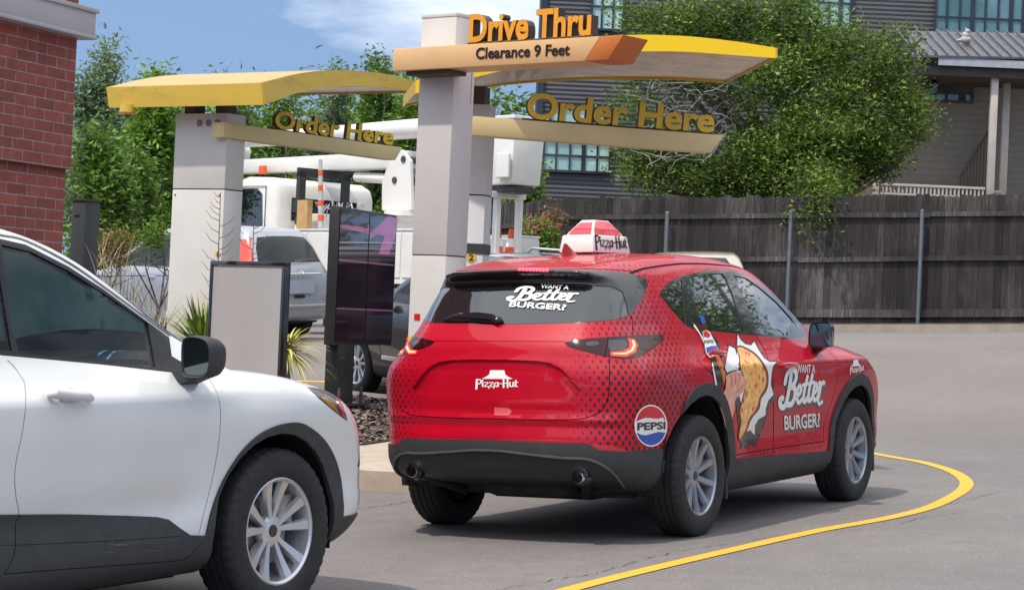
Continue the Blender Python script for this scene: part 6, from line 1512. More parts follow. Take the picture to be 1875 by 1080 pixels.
def limbs(name, base, targets, r0, parent, mat, seed, fork=.45, twigs=0):
    rng = random.Random(seed); b = MB(); base = V3(base); zs = sum(t[2] for t in targets)/len(targets); mid = V3((base.x+rng.uniform(-.3, .3), base.y, base.z+(zs-base.z)*fork)); n = len(targets)
    b.tube([base, base.lerp(mid, .5)+V3((rng.uniform(-.15, .15), 0, 0)), mid], [r0, r0*.82, r0*.7], 10)
    for t in targets:
        t = V3(t); a = mid.lerp(t, .35)+V3((rng.uniform(-.3, .3), rng.uniform(-.3, .3), rng.uniform(0, .4))); c = mid.lerp(t, .7)+V3((rng.uniform(-.3, .3), rng.uniform(-.3, .3), rng.uniform(-.2, .3)))
        b.tube([tuple(p) for p in spline([mid, a, c, t], 3)], list(np.linspace(r0*.5, r0*.07, 10)), 6, cap=False)
    o = b.build(name, mat, parent, smooth=True)
    if twigs:
        b = MB()
        for i in range(twigs):
            t = V3(rng.choice(targets)); p = t+V3((rng.uniform(-.6, .6), rng.uniform(-.9, -.2), rng.uniform(-.5, .5))); pts = [p]; d = V3((rng.uniform(-1, 1), rng.uniform(-.5, .3), rng.uniform(-.6, .8))).normalized()
            for k in range(5): d = (d+V3((rng.uniform(-.5, .5), rng.uniform(-.4, .4), rng.uniform(-.5, .5)))).normalized(); pts.append(pts[-1]+d*rng.uniform(.12, .28))
            b.tube(pts, [.020, .017, .013, .010, .007, .004], 4, cap=False)
        b.build('bare_branches', M_TWIG, parent)
    return o
def build_oak():
    g = empty('oak_tree', label='large spreading green oak leaning over the fence in front of the dark building', cat='tree')
    cl = [(1180, 58, 62, .3), (1255, 30, 60, -.2), (1340, 22, 66, .1), (1435, 38, 60, .5), (1530, 62, 58, .0), (1600, 92, 55, .2), (1652, 72, 32, 0), (1690, 66, 16, 0), (1655, 130, 45, .3), (1125, 112, 32, .4), (1135, 205, 40, .2), (1215, 128, 52, .4), (1300, 110, 70, .3), (1400, 130, 74, -.3),
          (1500, 150, 72, -.4), (1585, 170, 62, -.2), (1640, 222, 52, 0), (1690, 240, 30, .1), (1702, 190, 26, 0), (1672, 180, 46, 0), (1675, 245, 40, 0), (1640, 285, 42, -.1), (1718, 215, 18, 0), (1690, 105, 24, .1), (1600, 250, 60, -.3), (1175, 285, 44, .3), (1125, 285, 22, .3), (1160, 335, 38, .2), (1245, 322, 50, .1), (1318, 335, 50, -.2), (1400, 262, 70, -.6), (1480, 240, 74, -.7), (1560, 262, 56, -.3), (1602, 292, 34, 0),
          (1440, 330, 60, -.6), (1512, 322, 48, -.8), (1360, 348, 40, -.3), (1500, 372, 44, -2.0), (1490, 404, 34, -2.3), (1505, 350, 40, -1.9), (1470, 385, 26, -2.1), (1520, 395, 26, -2.0), (1498, 416, 20, -2.3), (1530, 352, 40, -1.2), (1240, 215, 34, .6), (1215, 320, 52, -.3), (1150, 310, 36, 0), (1280, 345, 44, -.4), (1200, 265, 46, -.2), (1360, 300, 50, -.5), (1620, 320, 26, 0), (1145, 20, 34, .2), (1480, 95, 50, 0), (1470, 5, 45, .4), (1330, 190, 40, .3)]
    C = []
    for u, v, r, dy in cl:
        Y = 43.2+dy; C.append((at(u, v, Y), (r/4000*Y*1.0, min(1.0, r/4000*Y*1.15), r/4000*Y*.88)))
    leaves('crown', C, 76000, .110, M_OAK, g, 7, flat=1)
    bx = at(1500, 380, 43.6); zb = float(ground(bx[0], 43.6))-.1
    limbs('trunk', (bx[0], 43.6, zb), [tuple(c) for c, r in C], .26, g, M_BARK, 3, .55)
    rng = random.Random(4); b = MB()
    for i in range(60):
        u, v = rng.uniform(1175, 1350), rng.uniform(140, 310); p = V3(at(u, v, 42.4+rng.uniform(-.4, .6))); pts = [p]; d = V3((rng.uniform(-1, 1), rng.uniform(-.3, .3), rng.uniform(-.5, .9))).normalized()
        for k in range(6): d = (d+V3((rng.uniform(-.5, .5), rng.uniform(-.3, .3), rng.uniform(-.5, .5)))).normalized(); pts.append(pts[-1]+d*rng.uniform(.10, .26))
        b.tube(pts, [.016, .014, .011, .009, .006, .004, .003], 4, cap=False)
    b.build('bare_branches', M_TWIG, g)
build_oak()
def build_tree(label, u, vtop, w, Y, seed, mat, n=9000, vbase=None, size=.16, tw=0, name='tree', group=None):
    rng = random.Random(seed); g = empty(name, label=label, cat='tree', group=group); n = int(n*2.1) if seed < 60 else n; size = size*(1.0 if seed < 60 else 1.3); X = (u-937.5)/4000*Y; hw = w/2/4000*Y; zt = float(at(u, vtop, Y)[2]); zg = float(ground(max(-20, min(20, X)), min(Y, 60)))
    zb = zg+(zt-zg)*.12 if vbase is None else float(at(u, vbase, Y)[2]); C = []
    for i in range(15):
        f = (i+.5)/15; prof = math.sin(math.pi*min(1, f*.85+.18))**.6; r = hw*rng.uniform(.30, .50)*(.6+.4*prof); C.append(((X+rng.uniform(-1, 1)*hw*.72*prof, Y+rng.uniform(-1, 1)*hw*.6, zb+(zt-zb-r)*f), (r, r, r*.85)))
    leaves('crown', C, n, size, mat, g, seed, flat=1 if seed < 60 else 0); limbs('trunk', (X, Y, zg-.1), [tuple(c) for c, r in C], max(.10, hw*.07), g, M_BARK, seed, .4, tw); return g
TR = [('tall pale green tree right behind the corner of the brick building', 175, 48, 150, 52, M_LF2, 9000, 0), ('bright green tree with bare branches behind the left end of the canopy', 272, 112, 150, 45, M_LF3, 12000, 0), ('low dark green tree beside the brick wall', 165, 215, 120, 38, M_LF1, 8000, 0),
      ('green tree between the brick building and the wide order post', 235, 260, 130, 41, M_LF1, 9000, 0), ('green tree showing above the middle of the left canopy', 400, 118, 170, 60, M_LF1, 7000, 0), ('green tree behind the truck cab', 505, 138, 150, 58, M_LF1, 8000, 0),
      ('pale green tree rising highest above the left canopy', 600, 92, 140, 62, M_LF2, 8000, 0), ('green tree just left of the cream clearance post', 672, 72, 130, 60, M_LF1, 9000, 0), ('bright green tree behind the upper boom of the bucket truck', 745, 112, 120, 57, M_LF3, 8000, 0),
      ('small green tree below the raised bucket, next to the dark building', 945, 250, 90, 52, M_LF3, 5000, 0), ('far green tree beyond the truck, behind the right order post', 850, 190, 120, 64, M_LF1, 6000, 0), ('green tree behind the silver car', 330, 200, 120, 56, M_LF1, 6000, 0)]
for i, (lb, u, vt, w, Y, m, n, tw) in enumerate(TR): build_tree(lb, u, vt, w, Y, 20+i, m, n, tw=tw)
# trees outside the frame that the car's glass and paint reflect
for i, (X, Y, h, w) in enumerate(((17, 27, 7, 6), (23, 37, 8, 7), (14, 33, 6, 5), (30, 20, 9, 8), (19, 41, 7, 6), (27, 29, 8, 7), (12.8, 37.5, 4.5, 3), (11.2, 21.5, 11.5, 7.5))):
    u = 937.5+4000*X/Y; v = 540-(h-1.33)*4000/Y; build_tree(['dense tree standing in the lot right of the picture', 'tall tree at the far right end of the fence', 'small round tree right of the picture', 'broad tree far out to the right', 'bushy tree behind the fence out to the right', 'wide tree between others on the right', 'young tree by the kerb just right of the picture', 'large tree beside the lane just right of the picture'][i], u, v, w/Y*4000, Y, 60+i, M_LF1, 9000 if i == 7 else 3500, size=.22)
for i, (X, Y, h, w) in enumerate(((-26, -32, 7, 10), (-8, -38, 8, 11), (9, -36, 6, 10), (26, -28, 8, 10), (34, 0, 8, 10))):  # unseen tree line added round the camera to darken the reflected horizon
    g = empty('tree', label=['unseen tree added behind the camera at the far left', 'unseen tree added straight behind the camera on the left', 'unseen tree added straight behind the camera on the right', 'unseen tree added behind the camera at the far right', 'unseen tree added level with the camera far to the right'][i], cat='tree'); rng = random.Random(i); C = [((X+rng.uniform(-w, w)*.4, Y+rng.uniform(-2, 2), 1.5+h*rng.uniform(.1, .8)), w*.22) for _ in range(10)]
    leaves('crown', C, 1600, .5, M_LF1, g, 90+i); limbs('trunk', (X, Y, -.2), [c for c, r in C], .3, g, M_BARK, i)
C_ = []; _r = random.Random(77)
for k in range(60):
    u = 90+k*15.5; Y = 70+_r.uniform(-3, 3); v = _r.uniform(215, 330); C_.append((at(u, v, Y), (1.5, 1.5, 1.3)))
    C_.append((at(u+6, v+95, Y), (1.6, 1.5, 1.6)))
tag(leaves('distant_wood', C_, 30000, .36, M_LF1, None, 78), kind='stuff')
# ------------------------------------------------------------------ planting in the bed
def blades(name, base, n, L, w, spread, droop, mat, seed, label=None, cat='plant', group=None, az=None, parent=None, el=(.35, 1.45)):
    rng = random.Random(seed); b = MB(); base = V3(base)
    for i in range(n):
        a = rng.uniform(0, 2*math.pi) if az is None else rng.uniform(*az); e = rng.uniform(*el); d = V3((math.cos(a)*math.cos(e), math.sin(a)*math.cos(e), math.sin(e))); l = L*rng.uniform(.6, 1); s_ = V3((-math.sin(a), math.cos(a), 0)); p = base+V3((rng.uniform(-spread, spread), rng.uniform(-spread, spread), 0)); vs = []
        for k in range(5):
            t = k/4; ww = w*(1-t)**.7*(.55+.45*min(1, t*4+.3)); q = p+d*l*t-V3((0, 0, droop*l*t*t)); vs += [q-s_*ww/2, q+V3((0, 0, ww*.15)), q+s_*ww/2]
        b.add(vs, [(3*k+j, 3*k+j+1, 3*k+j+4, 3*k+j+3) for k in range(4) for j in (0, 1)])
    o = b.build(name, mat, parent)
    if label: tag(o, label, cat, group)
    return o
def blade_mat(name, a, b_, c):
    t = NT(name); g = t.n('ShaderNodeNewGeometry').outputs['Random Per Island']; t.p(col=t.ramp(g, [(.1, a), (.5, b_), (.9, c)]), rough=.5); return t.m
M_YUC = blade_mat('yucca_green', (.06, .13, .02), (.14, .24, .03), (.34, .36, .06)); M_YUC2 = blade_mat('yucca_yellow', (.18, .20, .04), (.45, .40, .10), (.62, .55, .20)); M_DRY = blade_mat('dry_grass', (.13, .12, .05), (.30, .25, .13), (.48, .42, .28))
def build_plants():
    X, Y = (375-937.5)/4000*19.9, 19.9; z = float(ground(X, Y))+.15
    g1 = empty('yucca', label='spiky green yucca at the left side of the blank sign', cat='plant'); zc = float(at(375, 642, Y)[2])
    blades('blades', (X, Y, zc), 180, .70, .040, .05, .16, M_YUC, 1, el=(-.1, 1.4), parent=g1); MB().tube([(X, Y, z-.05), (X+.02, Y, (z+zc)/2), (X, Y, zc+.03)], [.06, .05, .045], 8).build('stem', M_BARK, g1)
    X, Y = (528-937.5)/4000*20.2, 20.2; z = mulch_z(X, Y)
    g2 = empty('yucca', label='yellowish drooping yucca at the right side of the blank sign', cat='plant'); zc = float(at(524, 642, Y)[2])
    blades('blades', (X, Y, zc), 170, .52, .030, .03, .42, M_YUC2, 2, el=(-.3, 1.2), parent=g2); MB().tube([(X, Y, z-.05), (X+.02, Y, (z+zc)/2), (X, Y, zc+.03)], [.05, .045, .04], 8).build('stem', M_BARK, g2)
    for i, (u, v, Y, L) in enumerate(((200, 470, 18.6, .75), (250, 520, 18.0, .62), (300, 560, 18.3, .5), (178, 440, 20.5, .7))):
        X = (u-937.5)/4000*Y; zt = float(at(u, v, Y)[2]); blades('dry_grass', (X, Y, zt-L*.35), 34, L, .008, .12, .25, M_DRY, 5+i, ['dry pale grass clump beside the cabinet', 'dry grass clump in front of the silver car door', 'low dry grass clump against the wide order post', 'far dry grass clump next to the brick corner'][i], 'grass', 'dry grass clumps in the bed', el=(.5, 1.5))
    def bush(label, u, v, r, Y, mat, n, size, seed, flowers=None, cat='shrub'):
        c = at(u, v, Y); g = empty('shrub', label=label, cat=cat); rr = r/4000*Y; rng = random.Random(seed); C = [((c[0]+rng.uniform(-.6, .6)*rr, Y+rng.uniform(-.4, .4)*rr, c[2]+rng.uniform(-.5, .6)*rr), rr*.5) for _ in range(7)]
        leaves('foliage', C, n, size, mat, g, seed); limbs('stem', (c[0], Y, float(ground(c[0], min(Y, 60)))), [t[0] for t in C], .02, g, M_BARK, seed, .6)
        if flowers: tag(leaves('flowers', [((p[0], p[1]-.1, p[2]+.12), r_*.9) for p, r_ in C], 260, size*1.1, flowers, g, seed+1), kind='stuff')
    bush('tawny shrub with reddish tips behind the utility cabinet', 197, 452, 40, 21.5, leaf_mat('tawny_leaves', (.06, .06, .02), (.22, .17, .04), (.42, .24, .12)), 2600, .05, 41)
    bush('small bright green sapling in front of the far blue car', 283, 438, 26, 24, M_LF3, 700, .06, 42)
    bush('flowering bush with pink blossoms at the foot of the fence', 995, 440, 36, 39.6, M_LF3, 2600, .10, 43, leaf_mat('pink_petals', (.35, .03, .08), (.50, .06, .12), (.6, .2, .25)), 'bush')
    bush('thin reddish flowering bush against the fence behind the roof sign', 1015, 408, 22, 40.2, leaf_mat('rusty_leaves', (.06, .05, .02), (.16, .10, .05), (.40, .10, .10)), 900, .08, 44)
    for i, (u, v0, v1, Y) in enumerate(((396, 352, 600, 20.6), (459, 372, 610, 21.2))):
        X = (u-937.5)/4000*Y; z0, z1 = mulch_z(X, Y) if i else float(ground(X, Y))+.15, float(at(u, v0, Y)[2]); b = MB(); rng = random.Random(i); b.tube([(X, Y, z0), (X+.01, Y, (z0+z1)/2), (X, Y, z1)], [.010, .008, .003], 5)
        for k in range(26):
            z = z1-.05-(z1-z0)*.62*k/26; a = rng.choice([0, math.pi])+rng.uniform(-.7, .7); l = .05+.10*min(1, (z1-z)*3); b.tube([(X, Y, z), (X+math.cos(a)*l*.6, Y+math.sin(a)*l*.5, z+l*.25), (X+math.cos(a)*l, Y+math.sin(a)*l, z+l*.75)], [.004, .003, .0015], 4, cap=False)
        tag(b.build('dry_flower_stalk', simple('dry_stalk', (.12, .095, .075), .9)), ['bare dry flower stalk in front of the wide order post', 'bare dry flower stalk in front of the silver car roof'][i], 'stalk')
build_plants()
# ------------------------------------------------------------------ background vehicles
def bg_car(M, label, pm, L=4.55, wb=2.66, H=1.68, W=1.84, ro=.9, wheel_r=.345, sedan=False, dark=False, cell=.05, crv=False, rails=False, group=None):
    x1 = L-ro; k = H/1.69
    if sedan: prof = [(-.55, .26), (-ro+.05, .35), (-ro, .60), (-ro+.02, .95), (-ro+.10, 1.02), (-.40, 1.06), (.05, 1.32), (.35, 1.41), (.9, 1.45), (1.4, 1.43), (1.7, 1.36), (2.2, 1.12), (2.42, 1.00), (2.9, .94), (3.3, .86), (x1-.06, .74), (x1, .5), (x1-.1, .30), (3.1, .22), (0, .22)]
    elif crv: prof = [(-.55, .28), (-ro+.08, .34), (-ro+.01, .55), (-ro+.02, .85), (-ro+.08, 1.08), (-.62, 1.42), (-.50, 1.58), (-.38, 1.66), (0, 1.70), (.7, 1.72), (1.3, 1.69), (1.65, 1.60), (2.1, 1.35), (2.45, 1.12), (2.9, 1.05), (3.3, .97), (x1-.06, .78), (x1, .5), (x1-.1, .30), (3.1, .22), (0, .24)]
    else: prof = [(-.55, .28), (-ro+.08, .34), (-ro+.01, .55), (-ro, .85), (-ro+.06, 1.10), (-.62, 1.46), (-.55, 1.60), (-.2, 1.66), (.4, 1.69), (1.0, 1.69), (1.5, 1.63), (2.05, 1.38), (2.45, 1.15), (2.9, 1.08), (3.4, .97), (x1-.06, .80), (x1, .5), (x1-.1, .30), (3.1, .24), (0, .24)]
    prof = [(x, z*(k if not sedan else H/1.45)) for x, z in prof]; hw = W/2; bz = (1.08 if not sedan else .96)*(k if not sedan else 1)
    wz = [(.15, hw*.86), (.3, hw*.95), (.5, hw*.985), (.8, hw), (bz-.10, hw*.985), (bz, hw*.94), (bz+.08, hw*.90), (bz+.35, hw*.79), (bz+.6, hw*.64), (bz+.75, hw*.5)]
    sh = Shape(prof, wz, [(-1.1, .12), (-.8, .06), (-.4, .01), (0, 0), (wb, 0), (wb+.5, .04), (x1, .14)], [(-1, .06), (0, .0), (1.5, 0), (2.4, .06), (3.6, .06)], bowr=.14, bowf=.2, crown=.05, kr=.09, kend=.14)
    cb = CarBody(sh, M, cell)
    for cx in (0, wb): cb.cut(circ(cx, wheel_r, wheel_r+.055, 20), 'hole', 'y', lambda c: c.y < -.45); cb.cut([(cx-wheel_r, .05), (cx-wheel_r-.05, wheel_r), (cx+wheel_r+.05, wheel_r), (cx+wheel_r, .05)], 'hole', 'y', lambda c: c.y < -.45)
    cb.drop('hole')
    zt = (1.58*k if not sedan else 1.36*H/1.45); fl = lambda c: c.y < -.3 and c.z > bz-.1
    if sedan: A = [(-.05, bz+.05), (.20, zt-.12), (.45, zt-.03), (1.2, zt-.01), (1.5, zt-.06), (2.15, bz+.05)]
    else: A = [(-.55, bz+.12), (-.42, zt-.10), (-.15, zt-.02), (1.3, zt), (1.55, zt-.05), (2.28, bz+.03), (.1, bz), (-.35, bz+.02)]
    cb.cut(A, 'window_frame', 'y', fl)
    def inner(xa, xb):
        cx = [(x, z) for x, z in A]; ps = [(xa, bz+.04)]
        import bisect
        top = lambda x: float(np.interp(x, [p[0] for p in A[:6]], [p[1] for p in A[:6]]))-.035
        return [(xa, bz+.035)]+[(x, top(x)) for x in np.linspace(xa, xb, 6)]+[(xb, bz+.035)]
    spans = [(.0 if sedan else -.40, .12 if sedan else -.02), (.18 if sedan else .05, .98), (1.08, 2.05)]
    for q in spans[1:] if sedan else spans: cb.cut(inner(*q), 'side_window', 'y', fl)
    fr = lambda c: c.x < .4 and c.z > bz-.1
    if sedan: cb.cut([(-.62, bz+.11), (-.50, zt-.05), (.1, zt-.03), (.1, bz+.10)], 'rear_window', 'x', lambda c: c.x < .5 and c.z > 1.0)
    else: cb.cut([(.1, bz+.08), (-.66, bz+.08), (-.60, bz+.30), (-.50, zt-.05), (-.2, zt-.03), (.1, zt-.03)], 'rear_window', 'x', fr)
    cb.cut([(1.62, .05), (1.62, -.5), (2.3, -.68), (2.42, -.5), (2.44, .05)], 'windscreen', 'z', lambda c: c.z > bz)
    if crv: cb.cut([(-.95, bz-.10), (-.72, bz-.08), (-.66, bz+.30), (-.58, zt-.05), (-.66, zt-.08), (-.78, bz+.28)], 'tail_lamp', 'x', lambda c: c.x < -.25)
    else: cb.cut([(-1, bz-.25), (-.48, bz-.22), (-.50, bz-.08), (-1, bz-.04)], 'tail_lamp', 'x', lambda c: c.x < -.3)
    cb.cut([(-1, .75), (-.50, .68), (-.5, .80), (-1, .88)], 'headlight', 'x', lambda c: c.x > wb+.3)
    cb.cut([(-.6, .35), (-.6, .62), (.05, .66), (.05, .33)], 'grille', 'x', lambda c: c.x > wb+.3)
    cb.cut([(-ro-.1, .1), (-ro-.1, .42), (x1+.1, .38), (x1+.1, .1)], 'lower_cladding', 'y', only=('body',)); cb.cut([(-1.2, .1), (-1.2, .40), (.1, .40), (.1, .1)], 'lower_cladding', 'x', lambda c: c.x < -.3, only=('body',))
    B = ('body',)
    cb.strip([(1.02, bz), (1.04, .8), (1.02, .45)], .014, proj='y', only=B); cb.strip([(2.2, bz), (2.25, .8), (2.15, .5)], .014, proj='y', only=B); cb.strip([(.0, bz-.02), (.10, .85), (.42, .62), (.45, .45)], .014, proj='y', only=B)
    cb.strip([(-.70, bz+.02), (-.72, .8), (-.70, .52), (.05, .50)], .012, proj='x', filt=lambda c: c.x < -.4, only=B)
    if crv: cb.strip([(-.4, .99), (x1-.5, .93)], .012, proj='y', only=B, smooth=0)
    car = empty('car', M, label=label, cat='car', group=group)
    mats = dict(body=pm, window_frame=M_BLACKGL, side_window=M_TINT2, rear_window=M_TINT2, windscreen=M_TINT2, tail_lamp=simple('far_lamp', (.70, .06, .03), .2, .15, 9, coat=1), headlight=M_LAMPCLR, grille=M_BLACKGL, lower_cladding=M_CLAD if not crv else pm, gap=M_GAP)
    cb.extract(car, mats, pairs=('side_window', 'tail_lamp', 'headlight', 'window_frame'), offs=dict(gap=-.008, side_window=-.004, lower_cladding=.006, rear_window=-.003), rename=dict(gap='panel_gap'))
    for cx in (0, wb):
        wheel_well(car, cx, wheel_r, wheel_r+.07, hw*.96)
        for s_ in (-1, 1): make_wheel(car, (cx, s_*(hw-.12), wheel_r), s_, 'split', M_ALLOY2, wheel_r, wheel_r*.66)
    b = MB(); b.box((wb/2, 0, .27), (wb+.6, W*.7, .12)); b.build('underbody', M_UNDER, car)
    for s_ in (-1, 1):
        b = MB(); b.ball((2.02, s_*(hw+.04), bz+.04), .085, 12, 8, (.7, .9, .75)); b.build('wing_mirror', pm, car, smooth=True)
        for x in (.32, 1.30): b = MB(); b.tube([(x-.07, s_*(hw*.985), bz-.13), (x-.06, s_*(hw*.985+.035), bz-.13), (x+.08, s_*(hw*.985+.035), bz-.13), (x+.09, s_*(hw*.985), bz-.13)], .013, 6); b.build('door_handle', pm if not crv else M_CHROME, car, smooth=True)
        if rails: b = MB(); b.tube([(-.35, s_*hw*.66, H-.05), (-.25, s_*hw*.66, H+.015), (1.35, s_*hw*.66, H+.015), (1.5, s_*hw*.66, H-.07)], .018, 6); b.build('roof_rail', M_CHROME if dark else M_BLACKGL, car, smooth=True)
    return car, sh
def put_bg():
    car, sh = bg_car(ground_frame(-3.79, 32.74, -52), 'silver car parked behind the wide order post, its tail towards the menu board', M_SILVER, L=4.52, wb=2.62, H=1.69, W=1.82, ro=.88, wheel_r=.35, crv=True)
    b = MB(); b.box((-.915, 0, .985), (.07, .80, .045), bev=.012); b.build('chrome_bar', M_CHROME, car)
    b = MB(); b.box((-.905, 0, .80), (.04, .56, .20), bev=.01); b.build('number_plate', simple('plate_blank', (.36, .40, .46), .4), car)
    b = MB(); b.lathe([(.045, -.93), (.052, -.925), (.045, -.915)], 20, 'x', (0, 0, .99), close=True); b.box((-.925, -.018, .99), (.012, .010, .06)); b.box((-.925, .018, .99), (.012, .010, .06)); b.box((-.925, 0, .99), (.012, .04, .012)); b.build('maker_emblem', M_CHROME, car)
    b = MB(); b.box((-.905, 0, .52), (.05, 1.6, .05), bev=.015); b.build('bumper_ledge', M_SILVER, car); b = MB(); b.box((-.895, 0, .66), (.03, .20, .045), bev=.012); b.build('hatch_handle', M_GAP, car)
    b = MB(); b.tube([(-.82, .05, 1.18), (-.80, -.30, 1.20), (-.78, -.50, 1.22)], [.015, .012, .006], 6); b.build('rear_wiper', M_BLACKGL, car)
    b = MB(); b.tube([(.1, .0, 1.68), (-.12, 0, 1.92)], [.008, .004], 5); b.build('roof_aerial', M_BLACKGL, car)
    car, sh = bg_car(ground_frame(.56, 24.22, -35), 'dark car behind the menu board, only its front wheel, roof and side showing', M_DARKP, L=4.75, wb=2.8, H=1.73, W=1.92, ro=.95, wheel_r=.37, dark=True, rails=True)
    b = MB(); b.box((1.4, .955, .50), (1.5, .02, .05), bev=.008); b.build('chrome_bar', M_CHROME, car)
    X = (1277-937.5)/4000*36; bg_car(ground_frame(X, 36, 4), 'pale beige car whose roof shows above the red car roof', M_BEIGEP, L=4.7, wb=2.75, H=1.40, W=1.80, ro=1.0, wheel_r=.33, sedan=True)
    X = (240-937.5)/4000*43; bg_car(ground_frame(X, 43, -70), 'blue grey car far off beyond the silver one', M_BLUEP, L=4.7, wb=2.75, H=1.44, W=1.80, ro=1.0, wheel_r=.33, sedan=True)
put_bg()
def build_truck():
    wp = simple('truck_white', (.72, .69, .64), .4, .07, 2, coat=.4); dkm = simple('truck_dark', (.03, .03, .033), .6); orr = simple('safety_orange', (.80, .10, .02), .5, .1, 8)
    fx = Vector((-.669, .743, 0)); X0, Y0 = -.75, 35.2; z0 = float(ground(X0, Y0+1)); M = Matrix(((fx.x, -fx.y, 0, X0), (fx.y, fx.x, 0, Y0), (0, 0, 1, z0), (0, 0, 0, 1)))
    g = empty('bucket_truck', M, label='white utility truck with folded booms and a raised bucket, parked between the order posts', cat='truck')
    # local axes: x forward, y left; the left side lies at y = 0
    B = lambda nm, c, d, m=wp, bev=.015, par=None: MB().box(c, d, bev=bev).build(nm, m, par or g)
    b = MB(); b.box((4.0, -.75, .72), (8.2, .22, .25)); b.box((4.0, -1.55, .72), (8.2, .22, .25)); b.box((3.5, -1.15, .62), (1.2, .9, .3)); b.build('chassis', dkm, g)
    for y in (-.23, -2.07):
        s_ = 1 if y > -1 else -1; body = B('service_box', (3.0, y, 1.25), (4.4, .46, .90))
        for k in range(5): B('box_door', (1.22+.88*k, y+s_*.238, 1.28), (.82, .02, .74), wp, .004, body)
        B('box_lid', (3.0, y, 1.71), (4.42, .50, .03), wp, .006, body)
    B('bed_floor', (2.6, -1.15, .98), (5.0, 1.4, .08)); B('rear_panel', (.78, -1.15, 1.30), (.05, 1.36, .70)); B('tool_bin', (4.75, -.75, 1.84), (.75, .9, .34)); B('tool_bin', (4.75, -1.65, 1.80), (.75, .7, .28))
    # cab
    pr = [(5.30, .80), (5.28, 2.36), (5.36, 2.56), (5.60, 2.66), (6.3, 2.68), (6.70, 2.58), (7.05, 1.95), (7.25, 1.75), (8.25, 1.62), (8.45, 1.40), (8.48, .70), (5.32, .62)]
    cab = MB().prism(pr, -.05, -2.20).build('cab', wp, g, bevel=.05)
    b = MB(); b.box((5.272, -.62, 2.10), (.03, .60, .42), bev=.013); o = b.build('rear_window', M_TINT, cab); B('rear_window', (5.272, -1.42, 2.10), (.03, .76, .42), M_TINT, .012, cab)
    for y in (-.040, -2.21): MB().prism([(5.75, 1.75), (5.80, 2.36), (5.95, 2.46), (6.55, 2.46), (6.75, 2.34), (6.95, 1.85), (6.9, 1.70)], y-.01, y+.01).build('side_window', M_TINT, cab)
    for y in (-.035, -2.215):
        b = MB(); b.tube([(5.68, y, .95), (5.68, y, 2.50), (6.75, y, 2.50), (7.05, y, 1.75), (7.05, y, .95)], .008, 4); b.build('door_seam', M_GAP, cab)
    B('roof_marker', (6.4, -1.1, 2.70), (.10, .12, .05), orr, .01, cab)
    for x in (1.9, 7.4):
        for y in (-.18, -2.12): w = make_wheel(g, (x, y, .45), 1 if y > -1 else -1, 'split', simple('steel_wheel', (.5, .5, .5), .5), .45, .28, width=.26)
        for y in (-.18, -2.12): B('mud_guard', (x, y, .96), (1.1, .34, .03), dkm, .005)
    # pedestal, turret, booms
    P = Vector((2.9, -1.1, 0))
    MB().lathe([(.30, 1.0), (.26, 1.1), (.24, 1.9), (.30, 1.98), (.30, 2.0), (0, 2.0)], 24, 'z', (P.x, P.y, 0)).build('pedestal', wp, g, smooth=True)
    MB().lathe([(0, 2.0), (.42, 2.0), (.42, 2.10), (0, 2.10)], 28, 'z', (P.x, P.y, 0)).build('turntable', wp, g, smooth=True)
    for y in (-.22, .22): MB().prism([(P.x-.40, 2.1), (P.x-.30, 2.95), (P.x-.05, 3.15), (P.x+.22, 3.10), (P.x+.45, 2.6), (P.x+.42, 2.1)], P.y+y-.03, P.y+y+.03).build('turret_plate', wp, g)
    for x, z in ((-.12, 2.98), (.10, 2.62)):
        b = MB(); b.lathe([(0, .27), (.06, .27), (.06, -.27), (0, -.27)], 16, 'y', (P.x+x, P.y, z)); b.build('pivot_pin', M_IRON, g)
    b = MB(); b.tube([(P.x+.12, P.y, 2.64), (P.x+1.5, P.y, 2.72)], .09, 12); b.build('lift_cylinder', wp, g, smooth=True)
    b = MB(); b.hexa([(P.x-.1, P.y-.16, 2.84), (P.x-.1, P.y+.16, 2.84), (P.x-.1, P.y+.16, 3.14), (P.x-.1, P.y-.16, 3.14)], [(8.3, P.y-.13, 2.84), (8.3, P.y+.13, 2.84), (8.3, P.y+.13, 3.10), (8.3, P.y-.13, 3.10)]); b.build('lower_boom', wp, g, bevel=.03)
    b = MB(); b.lathe([(0, .28), (.24, .28), (.24, -.28), (0, -.28)], 20, 'y', (8.3, P.y+.05, 3.25)); b.build('elbow', wp, g, smooth=True)
    b = MB(); b.tube([(8.4, P.y+.10, 3.46), (2.6, P.y+.10, 3.52), (.6, P.y+.10, 3.42)], [.13, .175, .16], 16); b.build('upper_boom', wp, g, smooth=True)
    B('boom_tip', (.35, P.y+.15, 3.30), (.6, .30, .42), wp, .05)
    q = [(-.36, -.34), (.36, -.34), (.36, .34), (-.36, .34)]; b = MB(); c = Vector((-.35, -.60, 0))
    b.hexa([(c.x+x*.93, c.y+y*.93, 2.45) for x, y in q], [(c.x+x*1.03, c.y+y*1.03, 3.50) for x, y in q]); bu = b.build('bucket', wp, g, bevel=.05)
    b = MB(); b.hexa([(c.x+x*1.10, c.y+y*1.10, 3.50) for x, y in q], [(c.x+x*1.10, c.y+y*1.10, 3.56) for x, y in q]); b.build('bucket_rim', wp, bu, bevel=.012); B('bucket_step', (c.x-.2, c.y+.40, 2.75), (.30, .06, .40), wp, .02, bu)
    B('bucket_mount', (c.x, c.y, 2.38), (.6, .5, .10), dkm, .01)
    # rear frame with its cones
    for x, y in ((-.2, -.10), (-.2, -.42), (-.2, -.9)): B('rear_post', (x, y, 1.75), (.10, .10, 1.10), wp, .012)
    B('rear_crossbar', (-.2, -.5, 2.30), (.12, 1.0, .10)); B('rear_step', (-.05, -.75, 1.13), (.75, 1.5, .09)); B('rear_frame', (.3, -1.15, .85), (.7, 2.1, .35), dkm)
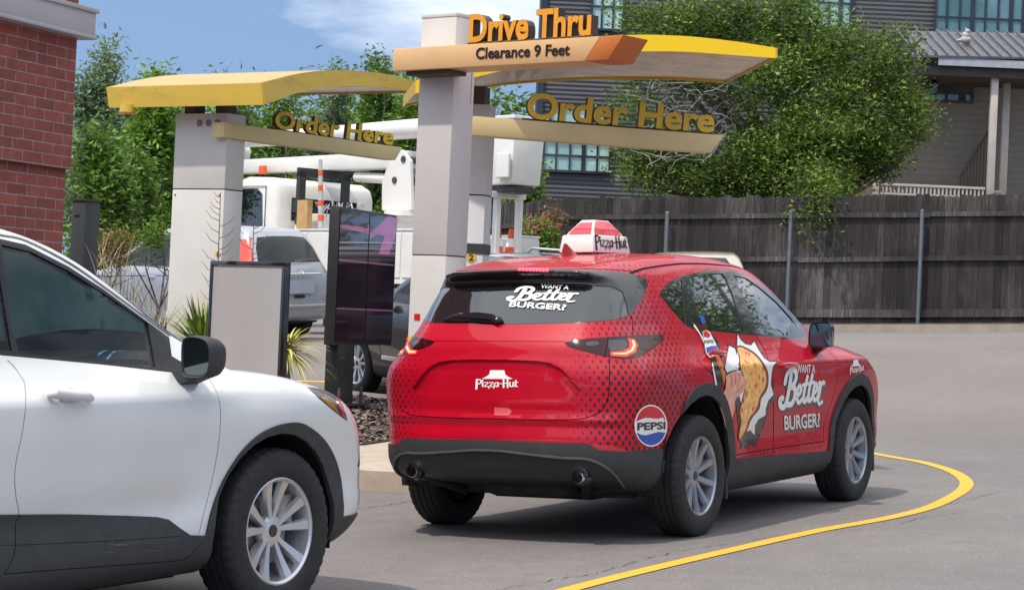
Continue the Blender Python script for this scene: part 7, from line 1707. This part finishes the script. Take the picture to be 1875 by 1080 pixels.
    # headache rack, planks, pole, lights
    b = MB()
    for y in (-.35, -1.35): b.box((5.05, y, 2.30), (.10, .14, .95))
    b.box((5.05, -.85, 2.76), (.10, 1.14, .16)); b.box((5.05, -.85, 2.0), (.10, 1.14, .10)); b.build('headache_rack', dkm, g)
    B('wood_block', (4.5, -.05, 1.98), (.30, .12, .50), simple('raw_wood', (.52, .33, .13), .8, .15, 8), .006)
    p0, p1 = Vector((4.1, -.12, 1.75)), Vector((4.2, -.12, 2.95))
    pole = MB().tube([p0, p1], [.05, .035], 10).build('striped_pole', simple('pole_grey', (.45, .46, .47), .5), g, smooth=True)
    for k in range(4): a = p0.lerp(p1, .1+.22*k); c_ = p0.lerp(p1, .18+.22*k); MB().tube([a, c_], .053-.004*k, 10).build('orange_band', orr, pole, smooth=True)
    B('orange_light', (7.0, P.y+.22, 2.88), (.20, .05, .16), orr, .01); B('orange_light', (4.6, -1.95, 2.05), (.5, .12, .12), orr, .01); B('orange_light', (7.7, -.3, 2.62), (.08, .08, .06), orr, .01)
    for x in (2.05, 2.35): b = MB(); b.lathe([(0, .03), (.06, .03), (.06, 0), (0, 0)], 16, 'y', (x, .01, .93)); b.build('side_reflector', M_REDREF, g)
    rng = random.Random(8); b = MB()
    for i in range(16): x = 4.3+rng.uniform(-.2, .5); y = -.6+rng.uniform(-.5, .3); b.tube([(x, y, 1.95), (x+rng.uniform(-.2, .2), y+rng.uniform(-.1, .1), 2.15+rng.uniform(0, .15)), (x+rng.uniform(-.4, .4), y+rng.uniform(-.2, .2), 2.05)], .010, 4)
    b.build('coiled_cable', simple('grey_cable', (.42, .42, .42), .6), g)
    for k, (x, y) in enumerate(((-.08, -.58), (-.08, -.86))):
        T = M @ Matrix.Translation((x, y, 1.175)); c = empty('traffic_cone', T, label=['orange traffic cone on the rear step of the truck, left one', 'orange traffic cone on the rear step of the truck, right one'][k], cat='traffic cone', group='cones on the truck')
        b = MB(); b.box((0, 0, .015), (.26, .26, .03)); b.build('cone_base', dkm, c, bevel=.006); b = MB(); b.lathe([(.12, .03), (.035, .60), (.02, .60)], 20, 'z'); b.build('cone_body', orr, c, smooth=True); b = MB(); b.lathe([(.083, .30), (.062, .44)], 20, 'z'); b.build('reflective_collar', M_WDEC, c, smooth=True)
build_truck()
